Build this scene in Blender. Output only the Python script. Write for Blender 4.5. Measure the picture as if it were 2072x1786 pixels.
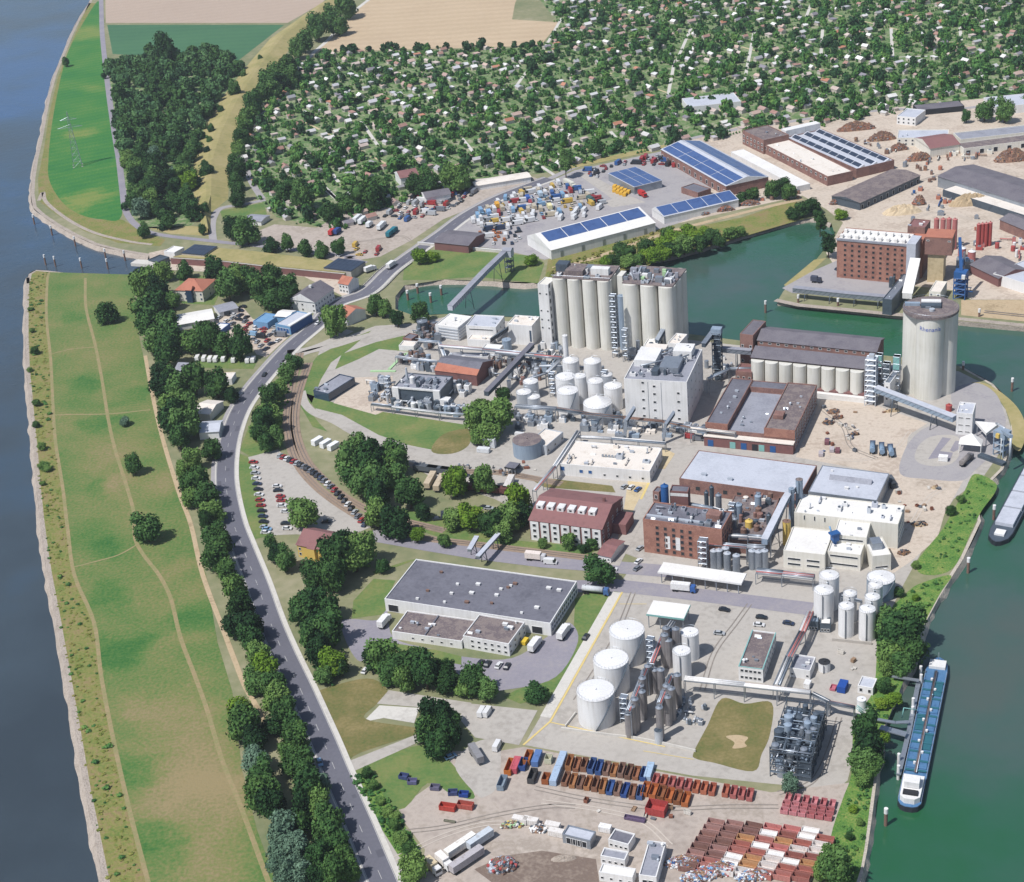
import bpy, bmesh, math, random
import numpy as np
from mathutils import Matrix, Vector
from mathutils.geometry import tessellate_polygon
random.seed(11); np.random.seed(11)
R = math.radians
for o in list(bpy.data.objects): bpy.data.objects.remove(o)
scene = bpy.context.scene
COL = scene.collection
# ------------------------------------------------------------------ camera
F_PX, PITCH, ROLL, CX, CY, H = 3344.7, R(27.4155), R(-5.349), 1036.0, 893.0, 360.0
_cp, _sp = math.cos(PITCH), math.sin(PITCH)
FWD = Vector((0, _cp, -_sp)); _u0 = Vector((0, _sp, _cp)); _r0 = Vector((1, 0, 0))
RGT = _r0*math.cos(ROLL) + _u0*math.sin(ROLL); UPV = -_r0*math.sin(ROLL) + _u0*math.cos(ROLL)
cam = bpy.data.cameras.new('camera'); camo = bpy.data.objects.new('camera', cam); COL.objects.link(camo)
mw = Matrix((RGT, UPV, -FWD)).transposed().to_4x4(); mw.translation = (0, 0, H); camo.matrix_world = mw
cam.sensor_fit = 'HORIZONTAL'; cam.sensor_width = 36; cam.lens = F_PX/2072*36
cam.clip_start = 1; cam.clip_end = 30000
scene.camera = camo
# ------------------------------------------------------------------ sky, sun, exposure
SUN_EL = R(57); SH = Vector((0.83, 0.56, 0)).normalized()          # where shadows fall
world = bpy.data.worlds.new('World'); scene.world = world; world.use_nodes = True
nt = world.node_tree; nt.nodes.clear()
sky = nt.nodes.new('ShaderNodeTexSky'); sky.sky_type = 'NISHITA'; sky.sun_disc = False
sky.sun_elevation = SUN_EL; sky.sun_rotation = math.atan2(-SH.x, -SH.y); sky.altitude = 100; sky.air_density = 1.0; sky.dust_density = 1.0
bg = nt.nodes.new('ShaderNodeBackground'); bg.inputs[1].default_value = 0.10
wo = nt.nodes.new('ShaderNodeOutputWorld'); nt.links.new(sky.outputs[0], bg.inputs[0]); nt.links.new(bg.outputs[0], wo.inputs[0])
sl = bpy.data.lights.new('sun', 'SUN'); sl.energy = 4.6; sl.angle = R(0.53); sl.color = (1, .975, .95)
so = bpy.data.objects.new('sun', sl); COL.objects.link(so)
ldir = Vector((SH.x*math.cos(SUN_EL), SH.y*math.cos(SUN_EL), -math.sin(SUN_EL)))
so.rotation_euler = ldir.to_track_quat('-Z', 'Y').to_euler(); so.location = (0, 0, 600)
vs = scene.view_settings; vs.view_transform = 'Standard'; vs.look = 'None'; vs.exposure = 0.12; vs.gamma = 1.0
vs.use_curve_mapping = False
# ------------------------------------------------------------------ picture -> place
ORG = {'A': (0, 0, 1400), 'B': (1300, 0, 1400), 'C': (2696, 0, 1400), 'd': (0, 1100, 1400), 'E': (1300, 1100, 1400), 'F': (2696, 1100, 1400),
       'G': (900, 2330, 1400), 'Q': (2100, 2330, 1400), 'I': (2696, 2330, 1400), 'J': (1480, 1220, 720), 'K': (2060, 1340, 800), 'L': (2540, 1880, 720),
       'M': (3180, 2240, 441), 'N': (3200, 820, 896), 'O': (640, 1060, 800), 'P': (1700, 3060, 1000), 'S': (3600, 1560, 510.5), 'a': (1500, 2200, 900),
       'b': (2200, 1760, 560), 'c': (2780, 1480, 560), 'e': (3080, 1960, 600), 'f': (2660, 520, 540), 'h': (2100, 1040, 700), 'i': (3560, 1160, 603.2), 'j': (2280, 2440, 626.4)}
def psc(t): return 1.0 if t == 'D' else ORG[t][2]/2072/1.9768          # picture px per tile px
def px(t, x, y):
    if t == 'D': return (x, y)
    o = ORG[t]; k = psc(t); return (o[0]/1.9768 + x*k, o[1]/1.9768 + y*k)
def pp(t, s): return [px(t, *map(float, q.split(','))) for q in s.split()]
def g(p, z=0.0):
    d = FWD*F_PX + RGT*(p[0]-CX) - UPV*(p[1]-CY)
    return Vector((0, 0, H)) + d*((z-H)/d.z)
def gs(t, s, z=0.0): return [g(p, z) for p in pp(t, s)]
# ------------------------------------------------------------------ materials
def lin(h, k=.8):
    c = [int(h[i:i+2], 16)/255 for i in (0, 2, 4)]
    return tuple(k*(v/12.92 if v <= .04045 else ((v+.055)/1.055)**2.4) for v in c) + (1,)
MATS = {}
def mat(name, cols, L=(20, 2), rough=.9, bump=0, mix=.38, metal=0, spec=.3, k=.8, contrast=.36, stripes=None, obj_rand=0, use_color=False, blobs=None, streak=False):
    """two noise layers in world metres (L) drive a colour ramp over cols"""
    m = bpy.data.materials.new(name); m.use_nodes = True; t = m.node_tree; n = t.nodes; b = n['Principled BSDF']
    b.inputs['Roughness'].default_value = rough; b.inputs['Metallic'].default_value = metal
    b.inputs['Specular IOR Level'].default_value = spec
    geo = n.new('ShaderNodeNewGeometry'); nz = []
    for i, l in enumerate(L):
        z = n.new('ShaderNodeTexNoise'); z.inputs['Scale'].default_value = 1.0/l; z.inputs['Detail'].default_value = 4 if i == 0 else 3
        if streak and i > 0:                      # dirt runs: the fine layer is drawn out downwards
            mp0 = n.new('ShaderNodeMapping'); mp0.inputs['Scale'].default_value = (1, 1, .05); t.links.new(geo.outputs['Position'], mp0.inputs[0]); t.links.new(mp0.outputs[0], z.inputs['Vector'])
        else: t.links.new(geo.outputs['Position'], z.inputs['Vector'])
        nz.append(z)
    mx = n.new('ShaderNodeMix'); mx.inputs[0].default_value = mix
    t.links.new(nz[0].outputs[0], mx.inputs[2]); t.links.new(nz[-1].outputs[0], mx.inputs[3])
    fac = mx.outputs[0]
    if stripes:                                   # (direction, wavelength, amount)
        wv = n.new('ShaderNodeTexWave'); wv.inputs['Scale'].default_value = 1.0; wv.inputs['Distortion'].default_value = 1.5
        wv.inputs['Detail'].default_value = 2
        mp = n.new('ShaderNodeMapping'); mp.inputs['Rotation'].default_value = (0, 0, stripes[0]); s = 1/(stripes[1]*3.2)
        mp.inputs['Scale'].default_value = (s, s, s); t.links.new(geo.outputs['Position'], mp.inputs[0]); t.links.new(mp.outputs[0], wv.inputs[0])
        m2 = n.new('ShaderNodeMix'); m2.inputs[0].default_value = stripes[2]
        t.links.new(fac, m2.inputs[2]); t.links.new(wv.outputs[1], m2.inputs[3]); fac = m2.outputs[0]
    if blobs:                                     # ((picture point), radius m, amount): lasting patches of colour; on the river also painted sky reflection
        wob = n.new('ShaderNodeTexNoise'); wob.inputs['Scale'].default_value = 1/14; t.links.new(geo.outputs['Position'], wob.inputs['Vector'])
        wv_ = n.new('ShaderNodeVectorMath'); wv_.operation = 'SCALE'; wv_.inputs['Scale'].default_value = 26; t.links.new(wob.outputs['Color'], wv_.inputs[0])
        ps = n.new('ShaderNodeVectorMath'); ps.operation = 'ADD'; t.links.new(geo.outputs['Position'], ps.inputs[0]); t.links.new(wv_.outputs[0], ps.inputs[1])
        for bp_, br_, ba_ in blobs:
            w_ = g(bp_)+Vector((13, 13, 13)); ds = n.new('ShaderNodeVectorMath'); ds.operation = 'DISTANCE'; ds.inputs[1].default_value = (w_.x, w_.y, 13); t.links.new(ps.outputs[0], ds.inputs[0])
            mr = n.new('ShaderNodeMapRange'); mr.interpolation_type = 'SMOOTHSTEP'; mr.inputs[1].default_value = br_; mr.inputs[2].default_value = br_*.3; mr.inputs[3].default_value = 0; mr.inputs[4].default_value = ba_; t.links.new(ds.outputs['Value'], mr.inputs[0])
            ad_ = n.new('ShaderNodeMath'); t.links.new(fac, ad_.inputs[0]); t.links.new(mr.outputs[0], ad_.inputs[1]); fac = ad_.outputs[0]
    if obj_rand:
        oi = n.new('ShaderNodeObjectInfo'); ma = n.new('ShaderNodeMath'); ma.operation = 'MULTIPLY_ADD'
        ma.inputs[1].default_value = obj_rand; ma.inputs[2].default_value = -obj_rand/2; t.links.new(oi.outputs['Random'], ma.inputs[0])
        ad = n.new('ShaderNodeMath'); t.links.new(fac, ad.inputs[0]); t.links.new(ma.outputs[0], ad.inputs[1]); fac = ad.outputs[0]
    cr = n.new('ShaderNodeValToRGB'); e = cr.color_ramp.elements
    lo, hi = .5-contrast/2, .5+contrast/2
    while len(e) < max(2, len(cols)): e.new(.5)
    cc = cols if len(cols) > 1 else cols*2
    for i, c in enumerate(cc): e[i].position = lo + (hi-lo)*i/(len(cc)-1); e[i].color = lin(c, k)
    t.links.new(fac, cr.inputs[0]); out = cr.outputs[0]
    if use_color:
        oi = n.new('ShaderNodeObjectInfo'); m3 = n.new('ShaderNodeMix'); m3.data_type = 'RGBA'; m3.blend_type = 'MULTIPLY'; m3.inputs[0].default_value = 1
        t.links.new(oi.outputs['Color'], m3.inputs[6]); t.links.new(out, m3.inputs[7]); out = m3.outputs[2]
    t.links.new(out, b.inputs['Base Color'])
    if bump:
        bp = n.new('ShaderNodeBump'); bp.inputs['Strength'].default_value = 1; bp.inputs['Distance'].default_value = bump
        t.links.new(nz[-1].outputs[0], bp.inputs['Height']); t.links.new(bp.outputs[0], b.inputs['Normal'])
    MATS[name] = m; return m
mat('ground', ['6f7a55', '8a8a68', 'a39c80'], (60, 5))
mat('meadow', ['356e30', '4a7838', '5f8040', '72844a', '858852', '948a60', 'a09068'], (26, 1.3), mix=.5, contrast=.52, bump=.15, k=.7, blobs=[((x, y), r, a) for x, y, r, a in ((380, 1530, 32, .18), (400, 1640, 28, .17), (340, 1430, 22, .12), (450, 1730, 22, .1), (235, 900, 30, .08), (290, 980, 26, .1), (200, 700, 40, .06), (240, 1320, 18, -.2), (225, 1200, 14, -.14), (185, 990, 12, -.14), (270, 1560, 14, -.15), (300, 1700, 14, -.15), (190, 860, 14, -.14), (400, 1250, 18, -.12), (150, 640, 14, -.12), (360, 1150, 16, .1), (270, 800, 16, -.1), (175, 780, 12, -.12), (210, 1110, 14, -.14))])
mat('meadow_bright', ['1f6a34', '2c783a', '42843a', '648c42', '86944c'], (34, 1.6), mix=.48, contrast=.62, bump=.15, k=.7, stripes=(R(70), 9, .08), blobs=[((x, y), r, a) for x, y, r, a in ((165, 270, 22, .22), (180, 400, 26, .28), (150, 420, 20, .2), (190, 180, 22, .14), (160, 70, 50, .26), (120, 340, 20, -.12), (195, 330, 16, -.1))])
mat('brush', ['4f7030', '6a7c3a', '85844a', '92805a', '8a7050'], (9, 1.4), bump=.4, mix=.5, contrast=.5)
mat('dry_grass', ['8c8a55', 'a59a68', 'b3a478'], (25, 3), bump=.2)
mat('lawn', ['47703a', '5f7c42', '78844c', '90875a'], (14, 1.6), bump=.15, contrast=.5)
mat('weeds', ['5f6a38', '7b7448', '95865c'], (10, 1.2), bump=.15)
mat('rank_grass', ['335c2c', '4a7634', '658a3e', '8a9650', 'a09a62'], (6, .7), bump=.4, mix=.55, contrast=.5)
mat('field_beige', ['bda78a', 'c4ae90', 'ccb698'], (60, 5), stripes=(R(96), 16, .16), mix=.5)
mat('field_pink', ['b3a08f', 'bca998'], (80, 6), stripes=(R(80), 14, .14), mix=.5)
mat('field_green', ['3e6b4c', '4a7752'], (70, 5), stripes=(R(100), 14, .14))
mat('soil', ['b39c7c', 'c2ad8d', '9d8a6c'], (12, 1.5), bump=.06)
mat('stone_bank', ['857c72', 'a69a8e', 'beb2a6', '948a80'], (5, .7), bump=.6, mix=.6, contrast=.5)
mat('asphalt', ['66666f', '6c6c76', '74747e'], (30, 1.2), rough=.85, contrast=.4)
mat('asphalt_old', ['8a8790', '95919a', 'a19c9e'], (18, 1.5), rough=.9)
mat('asphalt_grey', ['a09c9e', 'aaa6a6', '928e94'], (15, 1.5), rough=.9)
mat('concrete', ['969089', 'b0aaa2', 'bab4ac', 'a8a29a', 'c6c0b8'], (22, 2.5), rough=.9, mix=.45, contrast=.5)
mat('concrete_light', ['cac6be', 'd6d2ca', 'bcb7b0'], (14, 1.5), rough=.9)
mat('concrete_warm', ['c4b08c', 'd2c09c', 'b8a684'], (10, 1.5), rough=.9)
mat('sand_yard', ['a89a8a', 'c2b4a4', 'd0c2b2', 'b8a898', 'cabcae'], (24, 2.2), rough=.95, bump=.05)
mat('yard_brown', ['9c9086', 'aea298', 'bbafa4', 'a69a8e', 'c2b6aa'], (26, 2.5), rough=.95, bump=.05)
mat('garden_ground', ['2c4a30', '44683c', '5f8048', '86906a', 'b0a894', 'c4beb4'], (9, 2.2), rough=.95, contrast=.5, mix=.5)
mat('ballast', ['8f7c6c', 'a08c7a', '7c6c60'], (8, .7), rough=.95, bump=.08)
mat('line_white', ['bdbbb8', 'd0cecb'], (3, .5), rough=.7)
mat('line_yellow', ['d8c07a', 'e0ca88'], (3, .5), rough=.8)
mat('kerb', ['c9c5bd', 'd8d4cc'], (5, .6))
def water(name, cols, L, rough, blobs):
    m = mat(name, cols, L, rough=rough, spec=.5, contrast=.7, k=.8, blobs=blobs)
    n = m.node_tree.nodes; t = m.node_tree; z = n.new('ShaderNodeTexNoise'); z.inputs['Scale'].default_value = .22; z.inputs['Detail'].default_value = 8
    geo = n.new('ShaderNodeNewGeometry'); t.links.new(geo.outputs['Position'], z.inputs['Vector'])
    bp = n.new('ShaderNodeBump'); bp.inputs['Distance'].default_value = .16; t.links.new(z.outputs[0], bp.inputs['Height']); t.links.new(bp.outputs[0], n['Principled BSDF'].inputs['Normal'])
water('river_water', ['39434a', '424e56', '40566a', '3f5f86'], (160, 40), .16, [((40, 150), 260, .3), ((40, 380), 120, .12), ((30, 1300), 150, -.2), ((60, 1700), 120, -.25)])  # upstream blobs paint the blue of reflected sky into the base colour
water('canal_water', ['265f3c', '2f6048', '3a5f50', '475f58', '505e58'], (70, 16), .16, [((1980, 1750), 60, -.16), ((1850, 1700), 40, -.1), ((2000, 1300), 60, .24), ((1960, 1450), 40, .16), ((1700, 650), 45, -.3), ((1850, 700), 40, -.25), ((1450, 560), 50, .14), ((1560, 480), 30, -.12), ((860, 610), 30, -.2), ((2050, 780), 50, .12)])
# ------------------------------------------------------------------ mesh helpers
def link(name, me, parent=None, mats=()):
    for m in mats: me.materials.append(MATS[m])
    o = bpy.data.objects.new(name, me); COL.objects.link(o)
    if parent is not None: o.parent = parent
    return o
def tag(o, label=None, cat=None, group=None, kind=None):
    if label: o['label'] = label
    if cat: o['category'] = cat
    if group: o['group'] = group
    if kind: o['kind'] = kind
    return o
def thing(name, label, cat, loc=(0, 0, 0), rz=0, group=None):
    o = bpy.data.objects.new(name, None); o.empty_display_size = 1; COL.objects.link(o)
    o.location = loc; o.rotation_euler = (0, 0, rz)
    return tag(o, label, cat, group)
class MB:
    """collects shapes into one mesh; every add takes a material slot index"""
    def __init__(s): s.v = []; s.f = []; s.m = []; s.sm = []
    def face(s, pts, m=0):
        i = len(s.v); s.v += [tuple(p) for p in pts]; s.f.append(tuple(range(i, i+len(pts)))); s.m.append(m); s.sm.append(False)
    def box(s, x0, x1, y0, y1, z0, z1, m=0):
        i = len(s.v); s.v += [(x, y, z) for z in (z0, z1) for y in (y0, y1) for x in (x0, x1)]
        for q in ((0, 2, 3, 1), (4, 5, 7, 6), (0, 1, 5, 4), (2, 6, 7, 3), (0, 4, 6, 2), (1, 3, 7, 5)):
            s.f.append(tuple(i+k for k in q)); s.m.append(m); s.sm.append(False)
        return s
    def prism(s, pts, z0, z1, m=0, mtop=None):
        n = len(pts); i = len(s.v); mt = m if mtop is None else mtop
        s.v += [(p[0], p[1], z0) for p in pts] + [(p[0], p[1], z1) for p in pts]
        a = sum(pts[k][0]*pts[(k+1) % n][1]-pts[(k+1) % n][0]*pts[k][1] for k in range(n))
        for k in range(n):
            q = (i+k, i+(k+1) % n, i+n+(k+1) % n, i+n+k); s.f.append(q if a > 0 else q[::-1]); s.m.append(m); s.sm.append(False)
        top = tuple(range(i+n, i+2*n)); s.f.append(top if a > 0 else top[::-1]); s.m.append(mt); s.sm.append(False)
        return s
    def cyl(s, x, y, z0, z1, r0, r1=None, n=20, m=0, cap=True, mtop=None, dome=0):
        r1 = r0 if r1 is None else r1; i = len(s.v); mt = m if mtop is None else mtop
        for z, r in ((z0, r0), (z1, r1)):
            s.v += [(x+r*math.cos(2*math.pi*k/n), y+r*math.sin(2*math.pi*k/n), z) for k in range(n)]
        for k in range(n): s.f.append((i+k, i+(k+1) % n, i+n+(k+1) % n, i+n+k)); s.m.append(m); s.sm.append(True)
        if cap:
            if dome:
                j = len(s.v); s.v += [(x+r1*math.cos(2*math.pi*k/n), y+r1*math.sin(2*math.pi*k/n), z1) for k in range(n)] + [(x, y, z1+dome)]
                for k in range(n): s.f.append((j+k, j+(k+1) % n, j+n)); s.m.append(mt); s.sm.append(False)
            else:
                j = len(s.v); s.v += [(x+r1*math.cos(2*math.pi*k/n), y+r1*math.sin(2*math.pi*k/n), z1) for k in range(n)]
                s.f.append(tuple(range(j, j+n))); s.m.append(mt); s.sm.append(False)
        return s
    def tube(s, a, b, r, n=6, m=0, caps=True):
        a = Vector(a); b = Vector(b); d = b-a
        if d.length < 1e-6: return s
        q = d.to_track_quat('Z', 'Y'); i = len(s.v)
        for c in (a, b):
            for k in range(n):
                w = q @ Vector((r*math.cos(2*math.pi*k/n), r*math.sin(2*math.pi*k/n), 0)); s.v.append(tuple(c+w))
        for k in range(n): s.f.append((i+k, i+(k+1) % n, i+n+(k+1) % n, i+n+k)); s.m.append(m); s.sm.append(n > 4)
        if caps: s.f.append(tuple(range(i+n-1, i-1, -1))); s.f.append(tuple(range(i+n, i+2*n))); s.m += [m, m]; s.sm += [False, False]
        return s
    def bar(s, a, b, w, h, m=0):
        """rectangular beam from a to b, h tall (upwards from the line), w wide"""
        a = Vector(a); b = Vector(b); d = (b-a); t = Vector((-d.y, d.x, 0))
        t = t.normalized()*w/2 if t.length > 1e-6 else Vector((w/2, 0, 0)); up = Vector((0, 0, h)); i = len(s.v)
        if abs(d.x)+abs(d.y) < 1e-6: up = Vector((0, h, 0))
        s.v += [tuple(p) for p in (a-t, a+t, a+t+up, a-t+up, b-t, b+t, b+t+up, b-t+up)]
        for q in ((0, 1, 2, 3), (7, 6, 5, 4), (0, 4, 5, 1), (1, 5, 6, 2), (2, 6, 7, 3), (3, 7, 4, 0)):
            s.f.append(tuple(i+k for k in q[::-1])); s.m.append(m); s.sm.append(False)
        return s
    def gable(s, x0, x1, y0, y1, z0, z1, m=0, mg=None, over=0, ridge=.5):
        """roof solid with its ridge along x"""
        yr = y0+(y1-y0)*ridge; a, b = x0-over, x1+over; c, d = y0-over, y1+over; mg = m if mg is None else mg
        s.face([(a, c, z0), (b, c, z0), (b, yr, z1), (a, yr, z1)], m); s.face([(b, d, z0), (a, d, z0), (a, yr, z1), (b, yr, z1)], m)
        s.face([(a, d, z0), (a, c, z0), (a, yr, z1)], mg); s.face([(b, c, z0), (b, d, z0), (b, yr, z1)], mg)
        s.face([(a, c, z0), (a, d, z0), (b, d, z0), (b, c, z0)], m)
        return s
    def hip(s, x0, x1, y0, y1, z0, z1, m=0):
        k = (y1-y0)/2; yr = (y0+y1)/2; a = (x0+k, yr, z1); b = (x1-k, yr, z1)
        s.face([(x0, y0, z0), (x1, y0, z0), b, a], m); s.face([(x1, y1, z0), (x0, y1, z0), a, b], m)
        s.face([(x0, y1, z0), (x0, y0, z0), a], m); s.face([(x1, y0, z0), (x1, y1, z0), b], m)
        return s
    def mesh(s, name='mesh'):
        me = bpy.data.meshes.new(name); me.from_pydata(s.v, [], s.f)
        me.polygons.foreach_set('material_index', s.m); me.polygons.foreach_set('use_smooth', s.sm); me.update(); return me
    def build(s, name, mats, parent=None): return link(name, s.mesh(name), parent, mats if isinstance(mats, (list, tuple)) else [mats])
def sheet(name, pts, z, m, parent=None, kind='structure', label=None):
    me = bpy.data.meshes.new(name); vs_ = [(p.x, p.y, z) for p in pts]
    tr = tessellate_polygon([[Vector(v) for v in vs_]])
    fs = []
    for t in tr:
        a, b, c = (Vector(vs_[i]) for i in t); fs.append(t if (b-a).cross(c-a).z > 0 else t[::-1])
    me.from_pydata(vs_, [], fs); o = link(name, me, parent, [m]); tag(o, kind=kind); return o
def patch(name, t, s, z, m): return sheet(name, [g(p) for p in pp(t, s)], z, m)
def smooth(pts, n=6):
    out = []
    P = [pts[0]*2-pts[1]] + list(pts) + [pts[-1]*2-pts[-2]]
    for i in range(1, len(P)-2):
        for k in range(n):
            u = k/n; a, b, c, d = P[i-1:i+3]
            out.append(.5*((2*b)+(c-a)*u+(2*a-5*b+4*c-d)*u*u+(3*b-a-3*c+d)*u**3))
    out.append(pts[-1]); return out
def offset(line, d):
    out = []
    for i, p in enumerate(line):
        a = line[max(0, i-1)]; b = line[min(len(line)-1, i+1)]; t = (b-a); t.z = 0; t.normalize(); out.append(p+Vector((-t.y, t.x, 0))*d)
    return out
def strip(name, line, d0, d1, z, m, parent=None, kind='structure', zs=None):
    """ribbon between offsets d0<d1 of a line of points"""
    a = offset(line, d0); b = offset(line, d1); n = len(line)
    za = zs or [z]*n
    me = bpy.data.meshes.new(name); me.from_pydata([(p.x, p.y, za[i]) for i, p in enumerate(a)]+[(p.x, p.y, za[i]) for i, p in enumerate(b)], [],
        [(i, i+1, n+i+1, n+i) for i in range(n-1)][::1])
    o = link(name, me, parent, [m]); 
    if kind: tag(o, kind=kind)
    me.polygons.foreach_get  # (faces are flipped below when they look down)
    if n > 1 and me.polygons[0].normal.z < 0: me.flip_normals()
    return o
def rib(name, t, s, w, z, m, sm=True, parent=None):
    l = gs(t, s); l = smooth(l) if sm and len(l) > 2 else l
    return strip(name, l, -w/2, w/2, z, m, parent)
# ================================================================== SETTING: land, water, fields, roads
WZ = -2.6
SHORE_RIVER_N = pp('A', '560,-60 525,20 470,100 420,200 370,320 320,440 285,560 260,680 235,820 205,950 188,1060 182,1150 195,1230 250,1280 340,1340 440,1395 560,1450 700,1485 880,1515')
SHORE_INLET_S = pp('A', '795,1640 600,1632 430,1622 290,1605 215,1600 170,1625 158,1680')
SHORE_RIVER_S = pp('d', '155,20 150,200 148,350 155,560 170,720 185,900 200,1050 215,1250 235,1450 260,1650 280,1776') + pp('D', '112,1250 133,1370 152,1480 172,1600 192,1700 210,1790 240,1920')
SHORE_EAST = pp('D', '1735,1920 1742,1786 1755,1720 1765,1650 1775,1570 1786,1490 1800,1430 1850,1340 1872,1262 1900,1210 1950,1130 1985,1055 1975,1010 2000,980 2030,950 2046,900 2052,860 2044,820 2010,778 1945,742')
SHORE_BASIN_S = pp('D', '1830,724 1500,690 1300,664 1090,645 905,636 840,640 800,626')
SHORE_BASIN_N = pp('D', '800,600 818,578 900,566 1000,570 1090,572 1220,535 1330,522 1420,500 1500,475 1590,450 1650,440 1682,452')
SHORE_MILL = pp('D', '1690,478 1640,540 1585,590 1573,610 1820,637 1960,652 2090,664 2400,690')
far = [Vector((2600, 1200, 0)), Vector((9000, 3000, 0)), Vector((9000, 16000, 0)), Vector((-3000, 16000, 0)), Vector((-1600, 5200, 0)), Vector((-760, 2650, 0))]
shore = [g(p) for p in SHORE_RIVER_N] + [g(p) for p in pp('A', '925,1540 900,1590')] + [g(p) for p in SHORE_INLET_S] + [g(p) for p in SHORE_RIVER_S]
n_left = len(shore)
shore += [Vector((-150, 200, 0)), Vector((110, 200, 0))] + [g(p) for p in SHORE_EAST + SHORE_BASIN_S + SHORE_BASIN_N + SHORE_MILL]
n_shore = len(shore)
land = sheet('ground', shore + far, 0, 'ground')
def bank(name, pts, z1, out, m):
    """revetment: slopes from the shore line down into the water"""
    l = smooth([g(p) for p in pts], 4) if abs(out) > .5 else [g(p) for p in pts]; b = offset(l, out); n = len(l)
    if abs(out) > .5: b = [p+Vector((random.uniform(-.8, .8), random.uniform(-.8, .8), 0)) for p in b]
    me = bpy.data.meshes.new(name); me.from_pydata([tuple(p) for p in l]+[(p.x, p.y, z1) for p in b], [], [(i, i+1, n+i+1, n+i) for i in range(n-1)])
    return tag(link(name, me, None, [m]), kind='structure')
bank('river_bank', SHORE_RIVER_N, WZ-1.5, -3, 'stone_bank')
bank('river_bank', SHORE_INLET_S + SHORE_RIVER_S, WZ-1.5, -3, 'stone_bank')
mat('stone_pale', ['b8ae9e', 'c8beb0', '9a9284'], (5, .8), bump=.4)
bank('canal_bank', SHORE_EAST, WZ-1.5, -1.6, 'stone_pale')
bank('basin_bank', SHORE_BASIN_S + SHORE_BASIN_N, WZ-1.5, -3, 'stone_bank')
bank('quay_wall', SHORE_MILL, WZ-1.5, -.1, 'stone_bank')
bank('inlet_wall', pp('A', '880,1515 925,1540 900,1590 795,1640'), WZ-1.5, -.1, 'stone_bank')
# inner stone edge on top of the banks
strip('bank_top', [g(p) for p in SHORE_RIVER_N], 0, 2.6, .03, 'stone_bank')
strip('bank_top', [g(p) for p in SHORE_INLET_S+SHORE_RIVER_S], 0, 2.0, .03, 'stone_bank')
strip('bank_top', [g(p) for p in SHORE_EAST], 0, 1.3, .03, 'stone_pale')
# water: the river west of everything, the canal and harbour east of it
mid = [Vector((-190, 60, 0)), Vector((-100, 400, 0)), Vector((-160, 560, 0)), g((300, 700)), g((330, 540)), g((400, 300)), Vector((-300, 1900, 0)), Vector((-700, 2700, 0)), Vector((-1500, 5200, 0)), Vector((-3000, 16000, 0))]
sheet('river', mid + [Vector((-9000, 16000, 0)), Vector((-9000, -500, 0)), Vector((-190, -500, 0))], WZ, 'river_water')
sheet('harbour_water', [Vector((-60, 60, 0)), Vector((3000, 60, 0)), Vector((3000, 1230, 0)), Vector((500, 1100, 0)), g((1700, 400)), g((760, 540)), g((760, 660)), Vector((-40, 420, 0))], WZ, 'canal_water')
def patch_s(name, t, s, z, m):
    """sheet with a rounded outline"""
    P = [g(p) for p in pp(t, s)]; n_ = len(P); Q = smooth([P[-1]]+P+[P[0], P[1]], 5)[5:5+5*n_]
    return sheet(name, Q, z, m)
# ---- west meadow and its brush
TRACK1 = pp('d', '292,-15 280,40 275,250 300,500 315,800 330,1000 370,1250 400,1500 440,1776') + pp('D', '190,1260 205,1370 230,1500 262,1640 300,1786 330,1900')
EAST_M = pp('d', '790,0 800,200 830,400 880,620 920,800 980,1050 1060,1280 1110,1460 1160,1600 1220,1776') + pp('D', '440,1300 470,1400 490,1560 520,1680 560,1790 600,1900')
sheet('river_meadow', [g(p) for p in TRACK1] + [g(p) for p in EAST_M[::-1]], .04, 'meadow')
sheet('shore_brush', [g(p) for p in (SHORE_INLET_S[-3:]+SHORE_RIVER_S)] + [g(p) for p in TRACK1[::-1]], .025, 'brush')
mat('track', ['a89a74', 'a08e6a', '8c8a5c', 'b0a07e'], (6, 1.2), contrast=.5, mix=.5)
def track(t, s, w, z=.07, m='track', name='path'): return rib(name, t, s, w, z, m)
strip('path', smooth([g(p) for p in TRACK1]), -.8, .8, .07, 'track')
l2 = pp('d', '505,20 510,200 560,400 600,600 640,850 680,1030 740,1220 790,1400 800,1560 850,1660 940,1776') + pp('D', '345,1210 365,1290 395,1370 420,1440 450,1540 490,1640 545,1790 570,1850')
strip('path', smooth([g(p) for p in l2]), -.85, .85, .07, 'track')
track('d', '210,870 320,832 640,825 890,800', 1.2, .075)
track('d', '440,1730 560,1700 700,1660 810,1600', .9, .075)
track('d', '300,470 430,440 560,430', .8, .075)
strip('path', smooth([g(p) for p in pp('d', '860,480 900,700 960,960 1060,1290 1130,1480 1200,1776')+pp('G', '0,310 60,470 120,620 190,740 260,870')]), -1.0, 1.0, .08, 'soil')
# ---- north meadow, fields, dike
patch_s('north_meadow', 'A', '560,30 430,250 370,420 310,720 285,980 300,1090 370,1200 470,1270 600,1300 720,1280 700,1000 670,700 630,450 600,200 590,30', .04, 'meadow_bright')
patch('shore_brush', 'A', '525,20 590,20 600,200 560,260 430,340 370,500 330,700 300,980 330,1100 420,1230 560,1300 720,1300 860,1380 980,1420 950,1460 700,1440 500,1370 330,1270 230,1190 225,1060 260,880 290,680 340,470 420,260', .03, 'brush')
track('A', '230,1190 255,1140 275,1200 400,1300 560,1380 760,1430 900,1450', 2.8, .06, 'stone_bank')
ROADW = pp('A', '598,-40 600,60 605,200 625,400 650,600 680,800 705,950 725,1120 745,1250 800,1330 880,1375 1000,1400 1220,1425 1400,1445 1700,1475 2072,1520') + pp('B', '130,1530 240,1560')
strip('road', smooth([g(p) for p in ROADW]), -2.3, 2.3, .09, 'asphalt_old')
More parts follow.
